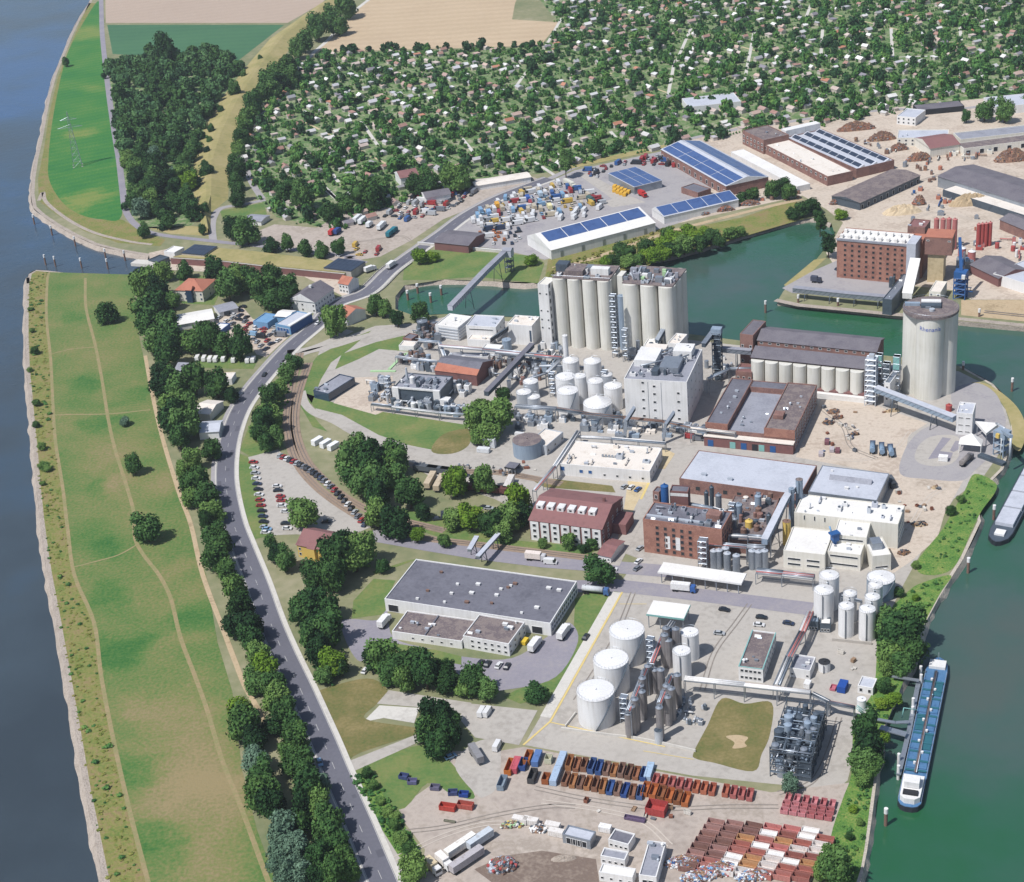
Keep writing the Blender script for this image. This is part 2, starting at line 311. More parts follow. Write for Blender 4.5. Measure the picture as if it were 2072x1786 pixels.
patch('field', 'D', '212,-60 720,-60 650,8 582,47 214,47', .03, 'field_pink')
patch('field', 'D', '217,51 575,51 480,125 400,120 228,110', .03, 'field_green')
patch('field', 'D', '800,-60 1070,-60 1042,8 1036,40 1132,46 1094,93 850,100 640,106', .03, 'field_beige')
rib('path', 'A', '2260,-60 2072,90 1950,230 1850,320 1770,420', 4, .06, 'concrete_light', True)
DL = pp('A', '2060,-60 1900,20 1600,230 1480,370 1330,560 1200,780 1140,1000 1150,1180 1190,1330 1230,1380')
DR = pp('A', '2140,-60 1960,50 1760,230 1620,420 1490,650 1420,830 1365,960 1350,1180 1250,1260 1245,1385')
me = bpy.data.meshes.new('dike'); n = len(DL); vv = []
for k, (zz, u) in enumerate([(0.02, 0), (3.2, .38), (3.2, .52), (0.02, 1)]):
    vv += [tuple(g(a).lerp(g(b), u)[:2])+(zz,) for a, b in zip(DL, DR)]
me.from_pydata(vv, [], [(r_*n+i, r_*n+i+1, (r_+1)*n+i+1, (r_+1)*n+i) for r_ in range(3) for i in range(n-1)])
if me.polygons[0].normal.z < 0: me.flip_normals()
tag(link('dike', me, None, ['dry_grass']), kind='structure')
# ---- allotment ground and its paths
ALLOT = pp('D', '600,132 660,108 1095,96 1132,50 1060,-40 1150,-60 2300,-60 2300,215 2072,215 1960,205 1870,225 1500,275 1250,318 1150,343 1090,352 1000,358 930,392 800,425 690,470 560,440 520,405 490,330 500,280 520,220 560,160')
sheet('allotment_ground', [g(p) for p in ALLOT], .03, 'garden_ground')
APATHS = [gs(t, s) for t, s in (('B', '215,720 310,860'), ('B', '810,820 910,940'), ('B', '1270,320 1140,500'), ('B', '20,1000 80,1080'), ('B', '0,1110 90,1200'),
    ('B', '1190,760 1380,920'), ('B', '1690,780 1760,860'), ('B', '2070,360 2030,570'), ('B', '1240,960 1360,1040'), ('C', '100,170 0,400'), ('C', '475,190 415,490'),
    ('C', '880,170 870,320'), ('C', '810,30 780,110'), ('C', '1285,170 1295,340 1500,335'), ('C', '1690,130 1700,240'), ('B', '1400,110 1310,270'), ('A', '1910,1110 2072,1250'))]
for l in APATHS: strip('garden_path', l, -1.3, 1.3, .06, 'concrete_light')
for s, w in (('1440,930 1465,1020 1500,1100 1555,1180', 4.5), ('1570,1185 1450,1210 1310,1235 1265,1290 1255,1350 1262,1430', 5)): rib('road', 'A', s, w, .08, 'asphalt_grey')
rib('path', 'A', '1600,640 1530,690 1500,760 1480,870 1450,940', 2.2, .07, 'concrete_light')
patch('verge', 'A', '860,1345 1140,1340 1240,1350 1235,1400 1000,1385', .04, 'dry_grass')
patch('verge', 'A', '1300,1250 1440,1225 1560,1200 1580,1270 1480,1300 1320,1300', .05, 'lawn')
# ---- lock: grass plateau over a red wall
me = bpy.data.meshes.new('lock_lawn'); lk = [g(p, 4.0) for p in pp('A', '1025,1520 1290,1468 1500,1488 2060,1556 2044,1616 1600,1575 1300,1540')]
mb = MB(); mb.prism([(p.x, p.y) for p in lk], 0, 4.0); tag(mb.build('lock_terrace', 'dry_grass'), kind='structure')
patch('lock_yard', 'A', '880,1500 1060,1460 1060,1560 2060,1650 2072,1776 1800,1640 1000,1600 900,1580', .06, 'sand_yard')
# ---- yards with vehicles north of the harbour
patch('vehicle_yard', 'B', '-420,1380 -300,1330 -50,1350 120,1260 330,1240 560,1120 900,1060 1200,1040 1260,1060 1000,1180 700,1300 520,1420 330,1520 100,1560 -100,1500 -420,1440', .05, 'yard_brown')
patch('vehicle_yard', 'B', '620,1420 850,1260 1050,1180 1320,1080 1480,1010 1800,940 2072,880 2200,960 2300,1060 2260,1260 2072,1330 1900,1380 1300,1540 1050,1480 700,1440', .05, 'asphalt_grey')
patch('works_yard', 'C', '0,850 420,740 900,690 1300,640 2072,560 2400,560 2400,1776 1760,1776 1650,1720 1000,1650 900,1500 1000,1320 900,1240 760,1160 400,1240 0,1330', .04, 'sand_yard')
rib('road', 'B', '2072,850 1700,935 1500,985 1330,1060', 5, .09, 'asphalt_grey')
rib('road', 'C', '0,845 300,780 640,730 900,690 1300,650 1750,640 2200,560', 5, .09, 'asphalt_grey')
patch('verge', 'B', '1430,980 2072,845 2072,870 1440,1005', .1, 'dry_grass')
patch('yard_road', 'B', '1490,1030 1560,1030 1800,1160 1900,1200 1700,1230 1640,1200 1700,1180', .07, 'concrete')
patch('canal_verge', 'B', '480,1500 620,1480 1060,1500 1250,1520 1300,1560 1260,1680 900,1640 640,1660 460,1660', .05, 'lawn')
patch('canal_verge', 'B', '1320,1540 1900,1380 2072,1340 2072,1500 1900,1580 1500,1650 1300,1660', .045, 'brush')
patch('canal_verge', 'C', '0,1370 400,1290 700,1190 830,1230 760,1300 420,1400 0,1520', .05, 'brush')
rib('path', 'C', '0,1365 300,1290 560,1225 760,1180', 4, .08, 'soil')
rib('path', 'B', '1350,1590 1560,1540 1900,1420 2072,1370', 4, .08, 'soil')
patch('quay_yard', 'F', '640,80 820,-20 980,-90 1100,0 1290,-10 1300,140 700,110', .08, 'asphalt_grey')
patch('quay_verge', 'C', '650,1690 830,1540 900,1530 700,1720', .07, 'dry_grass')
rib('quay_edge', 'F', '600,150 740,180 1000,205 1300,235 1700,262 2072,300', 4, .06, 'stone_bank', False)
patch('rail_yard', 'F', '1700,150 2200,150 2200,290 1700,240', .07, 'soil')
# ---- works island
patch('works_ground', 'D', '900,642 1090,655 1500,700 1940,752 2000,782 2035,830 2045,865 2035,900 1990,965 1930,1010 1880,1090 1830,1180 1790,1260 1770,1400 1740,1480 1715,1580 1690,1600 1400,1570 1060,1508 1245,1195 1290,1130 1100,1060 1000,1010 880,970 720,880 640,830 620,790 650,700 760,660 840,655', .03, 'concrete')
patch('gravel_yard', 'F', '870,740 1160,760 1500,880 1390,950 1340,1180 1720,1205 1600,1420 1560,1560 1400,1700 1250,1800 1200,1350 1260,1180 720,1080', .05, 'sand_yard')
patch_s('turning_circle', 'F', '1340,1180 1365,1040 1440,940 1540,890 1680,900 1640,700 1780,640 1900,700 1955,820 1960,900 1900,1040 1780,1160 1700,1220 1500,1210', .07, 'asphalt_grey')
patch_s('concrete_pad', 'F', '1425,1070 1460,1000 1540,955 1680,960 1690,1060 1640,1120 1540,1135 1450,1115', .09, 'concrete')
patch('asphalt_mark', 'S', '690,775 830,795 650,1000 860,1025 810,1180 640,1110 455,1130', .11, 'asphalt_old')
patch('asphalt_mark', 'S', '900,830 1000,840 940,980 870,1015 810,990', .11, 'asphalt_old')
patch_s('tip_verge', 'F', '1760,640 1860,650 1990,740 2060,830 2085,930 2050,1040 2000,1010 2000,900 1940,760 1850,690', .06, 'dry_grass')
patch_s('bank_grass', 'F', '1780,1180 1900,1230 1900,1290 1820,1400 1760,1520 1650,1740 1480,1776 1440,1700 1580,1520 1640,1420 1720,1280', .06, 'rank_grass')
patch_s('bank_grass', 'I', '1480,0 1640,-40 1580,60 1490,230 1430,400 1280,780 1220,900 1190,1100 1170,1250 1080,1776 900,1776 930,1500 1000,1280 1050,1130 1070,820 1180,640 1200,380 1200,260 1380,60', .055, 'rank_grass')
patch('lower_yard', 'D', '800,1640 850,1605 885,1580 915,1520 1000,1522 1060,1512 1400,1574 1560,1604 1722,1584 1695,1680 1640,1786 1620,1900 830,1900 860,1720', .04, 'yard_brown')
patch_s('weed_plot', 'Q', '1165,690 1300,720 1460,715 1450,900 1400,1020 1350,1120 1120,1070 1010,1045 1000,1005 1080,850', .07, 'weeds')
patch_s('bare_patch', 'Q', '1190,915 1260,905 1320,920 1300,950 1310,975 1230,985 1240,950', .09, 'soil')
patch_s('warehouse_yard', 'G', '690,240 750,218 900,225 960,170 1000,330 1240,400 1400,440 1700,450 1940,300 2040,240 2090,350 1960,560 1700,632 1450,645 1400,560 1250,470 900,400 800,470 720,360', .06, 'asphalt_old')
patch('lawn', 'G', '760,110 880,-20 1010,-10 960,90 950,190 750,215', .05, 'lawn')
patch('lawn', 'G', '990,360 1240,400 1400,440 1400,490 1000,415', .07, 'lawn')
patch('lawn', 'E', '500,1690 560,1680 300,1776 280,1760', .05, 'lawn')
patch('verge', 'G', '2072,100 2300,0 2160,300 2000,560 1900,680 1750,720 1650,680 1720,640 1960,560 2060,400', .055, 'lawn')
patch('verge', 'Q', '320,190 480,60 560,40 530,130 200,700 60,720 0,650 100,590 240,400', .05, 'lawn')
patch_s('rough_plot', 'G', '560,640 840,570 960,640 900,720 830,810 1120,860 1170,885 800,1010 670,1075 540,800 480,700', .05, 'weeds')
patch('concrete_slab', 'G', '900,720 970,640 1460,715 1440,785 1200,745', .08, 'concrete')
patch('concrete_slab', 'G', '835,810 915,730 1150,745 1120,835 940,805 860,820', .09, 'concrete_light')
patch('concrete_slab', 'G', '1380,800 1460,720 1850,760 1740,965 1480,920', .085, 'concrete')
patch_s('gravel_pad', 'G', '1360,1080 1480,950 1620,950 1620,1190 1540,1270 1480,1250', .06, 'concrete')
patch('access_road', 'G', '670,1085 1165,890 1185,930 740,1130', .07, 'concrete')
patch_s('rough_plot', 'G', '740,1140 1180,960 1340,1070 1480,1270 1350,1260 1200,1190 1020,1350', .05, 'lawn')
patch('hedge_ground', 'G', '740,1140 870,1130 960,1300 1160,1580 1040,1640 900,1420', .06, 'rank_grass')
patch('roadside_gravel', 'G', '690,1095 745,1150 890,1400 1040,1630 1150,1600 1200,1700 940,1776 870,1560', .055, 'concrete')
mat('dirt_dark', ['8f7f72', '7a6a60', 'a39486'], (14, 1.5), bump=.08)
patch('dirt_yard', 'Q', '-120,1620 100,1590 420,1640 440,1776 -180,1790 -300,1700', .06, 'dirt_dark')
# green around the inner loop, railway, car park
patch('lawn', 'E', '-120,700 60,760 200,790 840,890 858,1000 750,1060 500,1010 320,950 100,830 -60,790', .05, 'lawn')
patch_s('bare_patch', 'E', '700,945 860,915 850,1010 750,1060 630,1045', .07, 'weeds')
patch('lawn', 'd', '1790,600 1880,480 2072,380 2200,330 2072,440 1960,520 1900,620 1830,800 1890,880 1940,930 1850,900 1780,780', .05, 'lawn')
patch('lawn', 'E', '100,470 300,400 470,360 560,380 540,460 320,440 200,500 60,560', .055, 'lawn')
patch('sand_court', 'E', '50,760 160,610 400,600 420,780 300,830', .06, 'sand_yard')
rib('works_road', 'd', '2072,330 1960,390 1830,440 1700,460', 5.5, .1, 'concrete')
rib('works_road', 'E', '600,300 420,320 250,360 60,420 -110,460 -240,520', 5.5, .1, 'concrete')
rib('works_road', 'E', '-140,690 -120,760 -60,820 60,870 200,950 400,1030 730,1100 1080,1150', 4.5, .08, 'concrete')
patch('tank_court', 'E', '940,1090 1100,960 1400,880 1500,930 1340,1140 1250,1200 1090,1150', .075, 'concrete')
patch('car_park', 'D', '502,926 562,910 604,952 662,1000 722,1034 764,1062 700,1088 640,1086 600,1082 548,1084 526,1000', .06, 'concrete')
patch('verge', 'd', '1400,1050 1480,1085 1530,1300 1600,1545 1490,1570 1410,1350', .05, 'lawn')
patch('verge', 'd', '1750,470 1800,500 1700,780 1660,900 1680,1020 1490,1080 1420,1040 1460,930 1560,740', .05, 'lawn')
patch('verge', 'E', '380,1370 700,1440 1000,1560 1200,1580 1640,1620 1500,1680 900,1620 500,1500', .05, 'lawn')
patch('verge', 'E', '1180,1190 1700,1250 1720,1290 1300,1260', .07, 'weeds')
patch('forecourt', 'E', '1800,1180 1990,1020 2072,1060 1960,1230 1800,1590 1720,1640 1760,1450', .075, 'concrete_warm')
rib('works_road', 'E', '260,1540 600,1600 900,1650 1300,1700 1700,1730 2072,1760', 9, .085, 'asphalt_old', False)
rib('works_road', 'Q', '-140,20 100,30 540,20 900,60 1300,110 1700,160', 9, .087, 'asphalt_old', False)
rib('works_road', 'E', '1700,1720 1790,1550 1900,1330 1990,1150', 6, .088, 'concrete', False)
# yellow edge lines of the tank farm road
for t, s, w in (('Q', '575,60 150,825 -10,965', .8), ('Q', '150,830 500,905 830,975', .5), ('Q', '700,1000 1000,1050', .3), ('Q', '560,130 720,130', .3), ('E', '1990,1080 1870,1330', 1.2)):
    rib('road_marking', t, s, w, .12, 'line_yellow', False)
rib('path', 'Q', '540,60 120,800', 4.0, .1, 'concrete_light', False)
# ---- main road with markings and footpath
MAIN = pp('B', '1330,1060 1050,1165 850,1270 700,1380 600,1450 480,1535 380,1610 250,1730') + pp('E', '60,178') + pp('d', '1870,300 1730,420 1600,560 1500,680 1420,800 1370,930 1343,1060 1335,1200 1350,1330 1385,1480 1430,1600') + pp('G', '190,10 270,240 350,430 440,620 520,800 590,960 660,1130 730,1290 800,1450 870,1620 940,1786 1000,1920')
ml = smooth([g(p) for p in MAIN], 8)
strip('road', ml, -4.4, 4.4, .10, 'asphalt')
strip('pavement', ml, 4.9, 6.3, .16, 'concrete_light')
strip('kerb', ml, 4.4, 4.9, .2, 'kerb')
strip('kerb', ml, -4.9, -4.4, .2, 'kerb')
strip('pavement', ml, -6.8, -4.9, .16, 'asphalt_grey')
acc = 0; seg = []; road_marks = None
for a, b in zip(ml[:-1], ml[1:]):
    L = (b-a).length; s = 0
    while s < L:
        st = min(L-s, 1.0); mid_ = a.lerp(b, (s+st/2)/L)
        if (acc % 12) < 4 and st > .5:
            d = (b-a).normalized(); t = Vector((-d.y, d.x, 0))*.08
            p, q = a.lerp(b, s/L), a.lerp(b, (s+st)/L); seg.append([p-t, p+t, q+t, q-t])
        acc += st; s += st
mb = MB()
for q in seg: mb.face([(p.x, p.y, .13) for p in q][::-1])
tag(mb.build('road_marking', 'line_white'), kind='structure')
for d in (-4.15, 4.15): strip('road_marking', ml, d-.09, d+.09, .13, 'line_white')
# ---- railway
mat('rail_steel', ['8d8480', '9c9490'], (4, .5), rough=.5, metal=.5)
def railway(t, s):
    l = smooth(gs(t, s), 8)
    strip('railway_bed', l, -2.3, 2.3, .12, 'ballast')
    for d in (-.75, .75): strip('rail', l, d-.12, d+.12, .3, 'rail_steel')
railway('D', '607,715 592,770 582,830 584,880 600,935 640,985 700,1030 760,1062 850,1088 960,1102 1210,1132')
railway('D', '625,735 606,790 597,840 602,890 625,940 670,985 720,1020 780,1045 900,1075')
railway('E', '420,1110 700,1160 1000,1170 1200,1200 1400,1240')
# ================================================================== VEGETATION
mat('leaf_dark', ['203c22', '33562e', '4a6e3a', '628448'], (6, 1.1), mix=.5, obj_rand=.42, k=.74, contrast=.42, spec=.15)
mat('leaf_mid', ['2a4824', '426434', '5c7e40', '74924c'], (6, 1.1), mix=.5, obj_rand=.42, k=.74, contrast=.42, spec=.15)
mat('leaf_bright', ['4a6a1e', '688a2c', '88a038'], (6, 1.1), mix=.5, obj_rand=.15, k=.74, contrast=.42, spec=.15)
mat('leaf_pale', ['4a6450', '64806a', '7a947c'], (6, 1.1), mix=.5, obj_rand=.15, k=.74, contrast=.42, spec=.15)
mat('leaf_wood', ['2a4a30', '426642', '5c8250', '76925c'], (14, 1.1), mix=.45, k=.76, contrast=.42, spec=.15)
mat('bark', ['5a4a3c', '6e5c4a'], (2, .3), k=.6)
def ico(sub=1):
    bm = bmesh.new(); bmesh.ops.create_icosphere(bm, subdivisions=sub, radius=1)
    v = np.array([q.co[:] for q in bm.verts]); f = [tuple(x.index for x in q.verts) for q in bm.faces]; bm.free(); return v, f
ICO1 = ico(1); ICO2 = ico(2)
def crown_arrays(seed, n_leaf, leaf, tall=1.0, lobes=9):
    """leaf cards over several lobes plus solid lobe cores; unit crown radius, centre at z 1.15"""
    rs = np.random.RandomState(seed); V = []; Fq = []; Ft = []; nv = 0
    C = []; 
    for k in range(lobes):
        a = k*2.4+rs.uniform(-.5, .5); rr = rs.uniform(.3, .6); z = rs.uniform(-.55, .6)
        C.append((rr*math.cos(a)*math.sqrt(1-z*z*.6), rr*math.sin(a)*math.sqrt(1-z*z*.6), z*tall, rs.uniform(.33, .52)))
    C.append((0, 0, -.05, .74))
    for cx, cy, cz, cr in C:
        v = ICO1[0]*cr*.86*(1+rs.uniform(-.14, .14, (len(ICO1[0]), 1)))+np.array([cx, cy, cz]); V.append(v); Ft += [tuple(i+nv for i in f) for f in ICO1[1]]; nv += len(v)
    w = np.array([c[3]**2 for c in C]); w /= w.sum()
    for k in rs.choice(len(C), n_leaf, p=w):
        cx, cy, cz, cr = C[k]; d = rs.normal(size=3); d /= np.linalg.norm(d)
        if d[2] < -.55: d[2] = -d[2]
        p = np.array([cx, cy, cz])+d*cr*rs.uniform(.84, 1.16)
        nrm = d+rs.normal(size=3)*.65; nrm /= np.linalg.norm(nrm)
        t = np.cross(nrm, rs.normal(size=3)); t /= np.linalg.norm(t); b = np.cross(nrm, t); s = leaf*rs.uniform(.6, 1.3)
        V.append(np.array([p-t*s-b*s*.7, p+t*s-b*s*.5, p+t*s*.6+b*s*.8, p-t*s*.8+b*s*.6])); Fq.append((nv, nv+1, nv+2, nv+3)); nv += 4
    V = np.concatenate(V); V[:, 2] += 1.0*tall
    return V, Fq, Ft
def crown_mesh(name, seed, n_leaf, leaf, m, tall=1.0, lobes=9):
    V, Fq, Ft = crown_arrays(seed, n_leaf, leaf, tall, lobes)
    me = bpy.data.meshes.new(name); me.from_pydata(V.tolist(), [], Ft+Fq); me.materials.append(MATS[m]); return me
def trunk_mesh(tall=1.0):
    mb = MB(); mb.cyl(0, 0, -.05, .75*tall, .085, .05, 7)
    for a in range(4):
        c, s = math.cos(a*1.6+.3), math.sin(a*1.6+.3); mb.tube((0, 0, .5*tall), (c*.45, s*.45, 1.05*tall), .035, 5)
    me = mb.mesh('trunk'); me.materials.append(MATS['bark']); return me
CROWNS = {k: [crown_mesh('crown', 10*i+j, 1500, .075, m, lobes=11+2*j) for j in range(4)] for i, (k, m) in enumerate((('d', 'leaf_dark'), ('m', 'leaf_mid'), ('b', 'leaf_bright'), ('p', 'leaf_pale')))}
CROWNS['t'] = [crown_mesh('crown', 77, 1300, .08, 'leaf_dark', 2.4, 12)]
TRUNK = trunk_mesh(); TRUNK_T = trunk_mesh(2.0)
NTREE = [0]
def tree(p, r, label, group, kind='d', name='tree', squash=1.0):
    """p: picture point of the crown centre, r: crown radius in metres"""
    zc = 1.0*r*(2.2 if kind == 't' else squash); b = g(p, zc); b.z = 0
    o = thing(name, label, 'bush' if name == 'bush' else 'tree', b, random.uniform(0, 6.28), group); s = r*random.uniform(.88, 1.1); o.scale = (s*random.uniform(.88, 1.12), s*random.uniform(.88, 1.12), s*squash*random.uniform(.85, 1.28))
    c = link('crown', random.choice(CROWNS[kind]), o); link('trunk', TRUNK_T if kind == 't' else TRUNK, o)
    NTREE[0] += 1; return o
def mpp(p): return (g((p[0]+.5, p[1]))-g((p[0]-.5, p[1]))).length
KN = {'d': 'dark green', 'm': 'fresh green', 'b': 'yellow green', 'p': 'grey green', 't': 'dark'}
def trees(t, s, label, group, kinds='dddm', name='tree', squash=1.0):
    for q in s.split():
        a = q.split(','); x, y, r = map(float, a[:3]); k = a[3] if len(a) > 3 else random.choice(kinds)
        p = px(t, x, y); lab = label.replace('{k}', KN[k]); grp = group and group.replace('{k}', KN[k]); tree(p, r*.34181*mpp(p)*(1.1 if name == 'tree' else 1.08), lab, grp, k, name, squash)
ROW = ('{k} tree between river meadow and main road opposite the car park', '{k} road trees opposite the car park')
ROW2 = ('{k} tree between river meadow and main road opposite the warehouse', '{k} road trees opposite the warehouse')
ROW3 = ('{k} tree between river meadow and main road opposite the scrap yard', '{k} road trees opposite the scrap yard')
trees('d', '850,60,75 930,110,70 870,170,80 930,230,80 880,310,80 960,290,85 930,390,75 1000,390,75 990,470,70 950,550,70 960,640,75 1010,620,60 1030,780,75 1090,820,80 1020,870,90 1100,900,80 1060,970,65', 'dark dense tree lining the river meadow behind the small houses', 'dark trees behind the small houses', 'ddm')
trees('d', '1150,380,80,m 1240,380,80,m 1330,400,70 1420,430,70 1050,680,60 1150,640,70 1280,650,75,m 1370,700,50', 'broadleaf tree standing between the small houses and caravans west of the road', 'trees between the small houses', 'dm')
trees('d', '1250,1030,60,m 1140,1100,55,m 1080,1160,40,m 1150,1230,90,m 1210,1300,80,m 1130,1310,60 1250,1400,70 1220,1450,60 1260,1530,80 1310,1600,60 1280,1690,70 1340,1740,70', *ROW, 'dm')
trees('G', '60,30,80 90,130,90 60,230,90 150,250,90 150,340,70 200,420,80 230,520,90 180,570,80 290,600,80 310,690,90,m 350,780,80,m 280,830,70 400,850,70 90,760,70 120,850,90', *ROW2, 'ddmmdmb')
trees('G', '170,930,80 420,930,90 430,1050,90,m 370,1000,60 180,1050,80 210,1150,100 230,1260,100 480,1150,80 500,1250,90 570,1200,60 280,1340,80 560,1330,90 470,1350,80 340,1480,90,p 440,1450,70 600,1430,90 640,1530,90 420,1570,90,p 330,1600,80,p 560,1620,80 700,1620,70 420,1700,90,p 350,1720,80,p 650,1720,90,m 740,1720,60,m 560,1740,60', *ROW3, 'ddmmdmp')
trees('d', '635,220,58,d', 'single round dark tree on the meadow near the inlet', None); trees('d', '790,1130,50,d', 'single conical tree with shadow in the middle of the river meadow', None); trees('d', '870,1500,80,d', 'large lone dark tree with long shadow on the river meadow', None)
trees('d', '735,870,35,p', 'pale sparse bush beside a bare patch on the river meadow', None, name='bush', squash=.7)
trees('A', '960,1600,60 1090,1610,40 1270,1610,60 1380,1640,70 1490,1660,60 1610,1640,60 1700,1690,60', '{k} tree beside the houses below the red lock wall', '{k} trees below the lock wall', 'dm')
trees('d', '1350,80,70 1420,40,60 1560,110,80 1640,150,70 1700,100,70 1020,150,50', '{k} tree beside the houses below the red lock wall', '{k} trees below the lock wall', 'dm')
trees('A', '1380,1350,60 1460,1370,70 1600,1440,50 1700,1450,40 1800,1470,45 1900,1480,45 2000,1470,40', 'bushy tree in the hedge above the lock road', 'hedge trees above the lock road', 'd')
trees('A', '1215,1000,45 1385,530,40 1250,770,22 1240,830,22 1225,895,20 1305,650,20 1440,440,18 1540,345,18 1210,1240,30 1200,1365,25 850,1375,32 390,370,22', 'small dark bush on the dry grass of the dike', 'bushes on the dike', 'd', 'bush')
trees('A', '2040,40,60 1950,110,60 1880,170,60 2000,150,50 1800,250,55 1760,290,50 1700,370,55 1640,430,60 1580,490,60 1720,450,50 1540,560,55 1500,620,50 1460,690,50 1450,750,50 1430,810,45 1410,890,45 1400,960,45 1400,1020,45 1395,1080,45 1410,1140,50 1620,530,50 1660,480,50 1400,1180,40', '{k} tree in the belt beside the dike', '{k} trees in the belt along the dike', 'ddm')
MIDG = ('tree on the green between main road and railway curve', 'trees between road and railway')
trees('d', '1740,510,45 1700,580,50 1640,680,55 1600,740,55 1580,810,65 1560,880,65 1620,860,55 1540,930,50 1580,990,55 1640,970,50', *MIDG, 'dm')
trees('E', '190,1010,70 150,1120,90 260,1120,100 350,1080,90 420,1100,80,m 230,1230,90 320,1220,90 400,1180,80 180,1190,80 310,1320,70', 'large dark tree in the grove inside the railway curve', 'dark grove inside the railway curve', 'd')
trees('E', '500,1290,95,m', 'rounded bright green tree next to the dark grove', None); trees('E', '770,1240,75,b', 'yellow green tree between wagons and railway', None)
trees('E', '940,1230,70 890,1220,40 580,1400,50 300,1430,70 420,1480,80 705,1570,45,m 760,1440,70,m 990,1470,80,m 1080,1440,80 1050,1520,60 1170,1430,60', 'green tree in the garden west of the red roofed office', 'trees by the red roofed office', 'md')
trees('E', '545,1540,45,b 860,1430,80,b 1150,1340,85,b', 'yellowish tree in the garden west of the red roofed office', 'yellowish trees by the red roofed office', 'b')
trees('E', '1440,1580,45 1530,1610,35,m 1580,1590,35,m 1290,1590,30,m', 'small clipped bush in front of the red roofed office', 'bushes in front of the office', 'dm', 'bush')
trees('E', '900,860,80 1010,850,90 960,920,80 930,800,60 1050,780,60 1050,690,50 900,960,50', 'bright green tree clump beside the silver process plant', 'tree clump beside the process plant', 'm')
trees('E', '560,220,60 430,270,40 350,200,50 300,190,50 60,270,85', 'tree near the road bridge over the canal', 'trees near the bridge', 'dm')
trees('E', '1620,1740,95,d', 'single round tree on the works street beside the dark roofed warehouse', None)
trees('E', '170,1640,120 60,1690,110 340,1720,45 100,1600,85 230,1640,80 -60,1760,100 40,1780,100', 'large {k} tree of the group west of the dark roofed warehouse', '{k} trees west of the warehouse', 'dm')
trees('d', '1790,1400,105,m', 'big round tree in the middle of the car park', None); trees('d', '1600,1590,40 1640,1650,60 1690,1700,60', 'tree beside the yellow house with red roof', 'trees by the yellow house', 'dm')
trees('G', '500,120,90 600,150,80 450,180,70 560,220,100,d 600,290,90 520,330,80 560,390,90 640,480,80,b 580,540,60 690,510,50,d', 'large {k} tree of the group west of the dark roofed warehouse', '{k} trees west of the warehouse', 'd')
trees('G', '930,430,100 880,470,60 1060,490,110 1130,440,70 970,520,80 1190,560,80 1300,530,70 1060,570,80 1310,600,60 1470,580,85 1420,620,60 1560,650,60', '{k} tree in the row in front of the dark roofed warehouse', '{k} trees in front of the warehouse', 'dm')
trees('G', '1840,650,75', 'low wide bush beside the tank farm road', None, name='bush', squash=.7)
trees('G', '1250,790,95,d 1200,870,80,d 1320,880,90,d 1260,960,80,d 1340,810,60,d', 'big tree of the clump beside the access road', 'tree clump by the access road', 'd')
trees('G', '1110,1700,80,m', 'round tree at the corner of the scrap yard entrance', None)
trees('I', '1330,300,130 1400,250,110 1270,240,90 1400,370,110 1290,420,90 1350,480,80 1260,500,60 1240,600,50', 'big tree on the canal bank beside the white tank group', 'bank trees beside the tanks', 'dm')
trees('I', '1130,880,80 1150,980,100 1110,1060,80 1170,1080,70 1120,1150,60', 'dense tree on the canal bank beside the mooring jetty', 'bank trees beside the jetty', 'dm')
trees('I', '930,1620,70 950,1720,90 880,1700,70', 'tree on the canal bank beside the open containers', 'bank trees beside the containers', 'md')
trees('Q', '1570,1190,60,p', 'single grey green tree in front of the dark steel process frame', None)
trees('I', '1300,690,45,b 1230,720,45,b 1240,930,40,b 1060,1340,30,b 1100,1420,30,m 1040,1500,35,m 1330,60,35 1430,90,25,b', 'low green shrub on the canal bank', 'shrubs on the canal bank', 'm', 'bush', .8)
trees('F', '1640,1400,30 1700,1330,25,m 1430,1720,28', 'low green shrub on the canal bank', 'shrubs on the canal bank', 'm', 'bush', .8)
trees('C', '1840,660,58,d 1960,670,58,d', 'dark round tree behind the grey works roofs', 'pair of trees behind the works roofs'); trees('C', '1730,700,30', 'small tree beside the works roofs', None)
trees('C', '580,1120,55 680,1130,50 640,1095,50 400,1160,35 460,1150,40', 'tree in front of the halls by the basin', 'trees in front of the halls', 'dm')
BB = ('{k} bush on the bank of the harbour basin', '{k} bushes on the basin bank')
trees('C', '760,1240,60 700,1260,50 820,1230,50 20,1420,60 120,1410,55 220,1400,55 330,1380,50 60,1460,60 160,1450,55 990,1270,40 -30,1450,60 270,1430,45 90,1380,45 180,1370,45 390,1370,40 -40,1400,50 20,1490,45', *BB, 'mb', 'bush', .75)
trees('B', '1700,1540,55 1800,1500,55 1900,1470,55 1990,1450,55 1750,1480,50 1840,1540,50 1950,1520,50 2040,1480,55 1660,1560,45 1890,1520,45 2000,1510,50 1790,1550,45 560,1530,45 640,1520,40 1220,1540,40', *BB, 'mb', 'bush', .75)
trees('C', '865,1300,44,t', 'tall dark poplar at the head of the harbour basin', 'pair of poplars at the basin'); trees('C', '915,1430,44,t', 'tall dark poplar at the head of the harbour basin', 'pair of poplars at the basin')
trees('B', '1420,950,44,t', 'tall dark poplar between allotments and vehicle yard', None)
trees('B', '250,1140,85 320,1080,60 540,1080,70 620,1095,55 760,1060,70 810,1085,50 40,1260,60 120,1200,55 -140,1180,60 -240,1130,55 1600,880,45', 'tree on the edge between allotments and vehicle yards', 'trees at the edge of the allotments', 'dm')
trees('G', '880,1200,35,m 960,1360,40,m 1000,1440,40 1040,1520,45 1090,1570,45,m 920,1290,35,m 1010,1380,35 840,1130,40', 'bush in the hedge along the roadside yard', 'hedge bushes along the roadside yard', 'm', 'bush', .7)
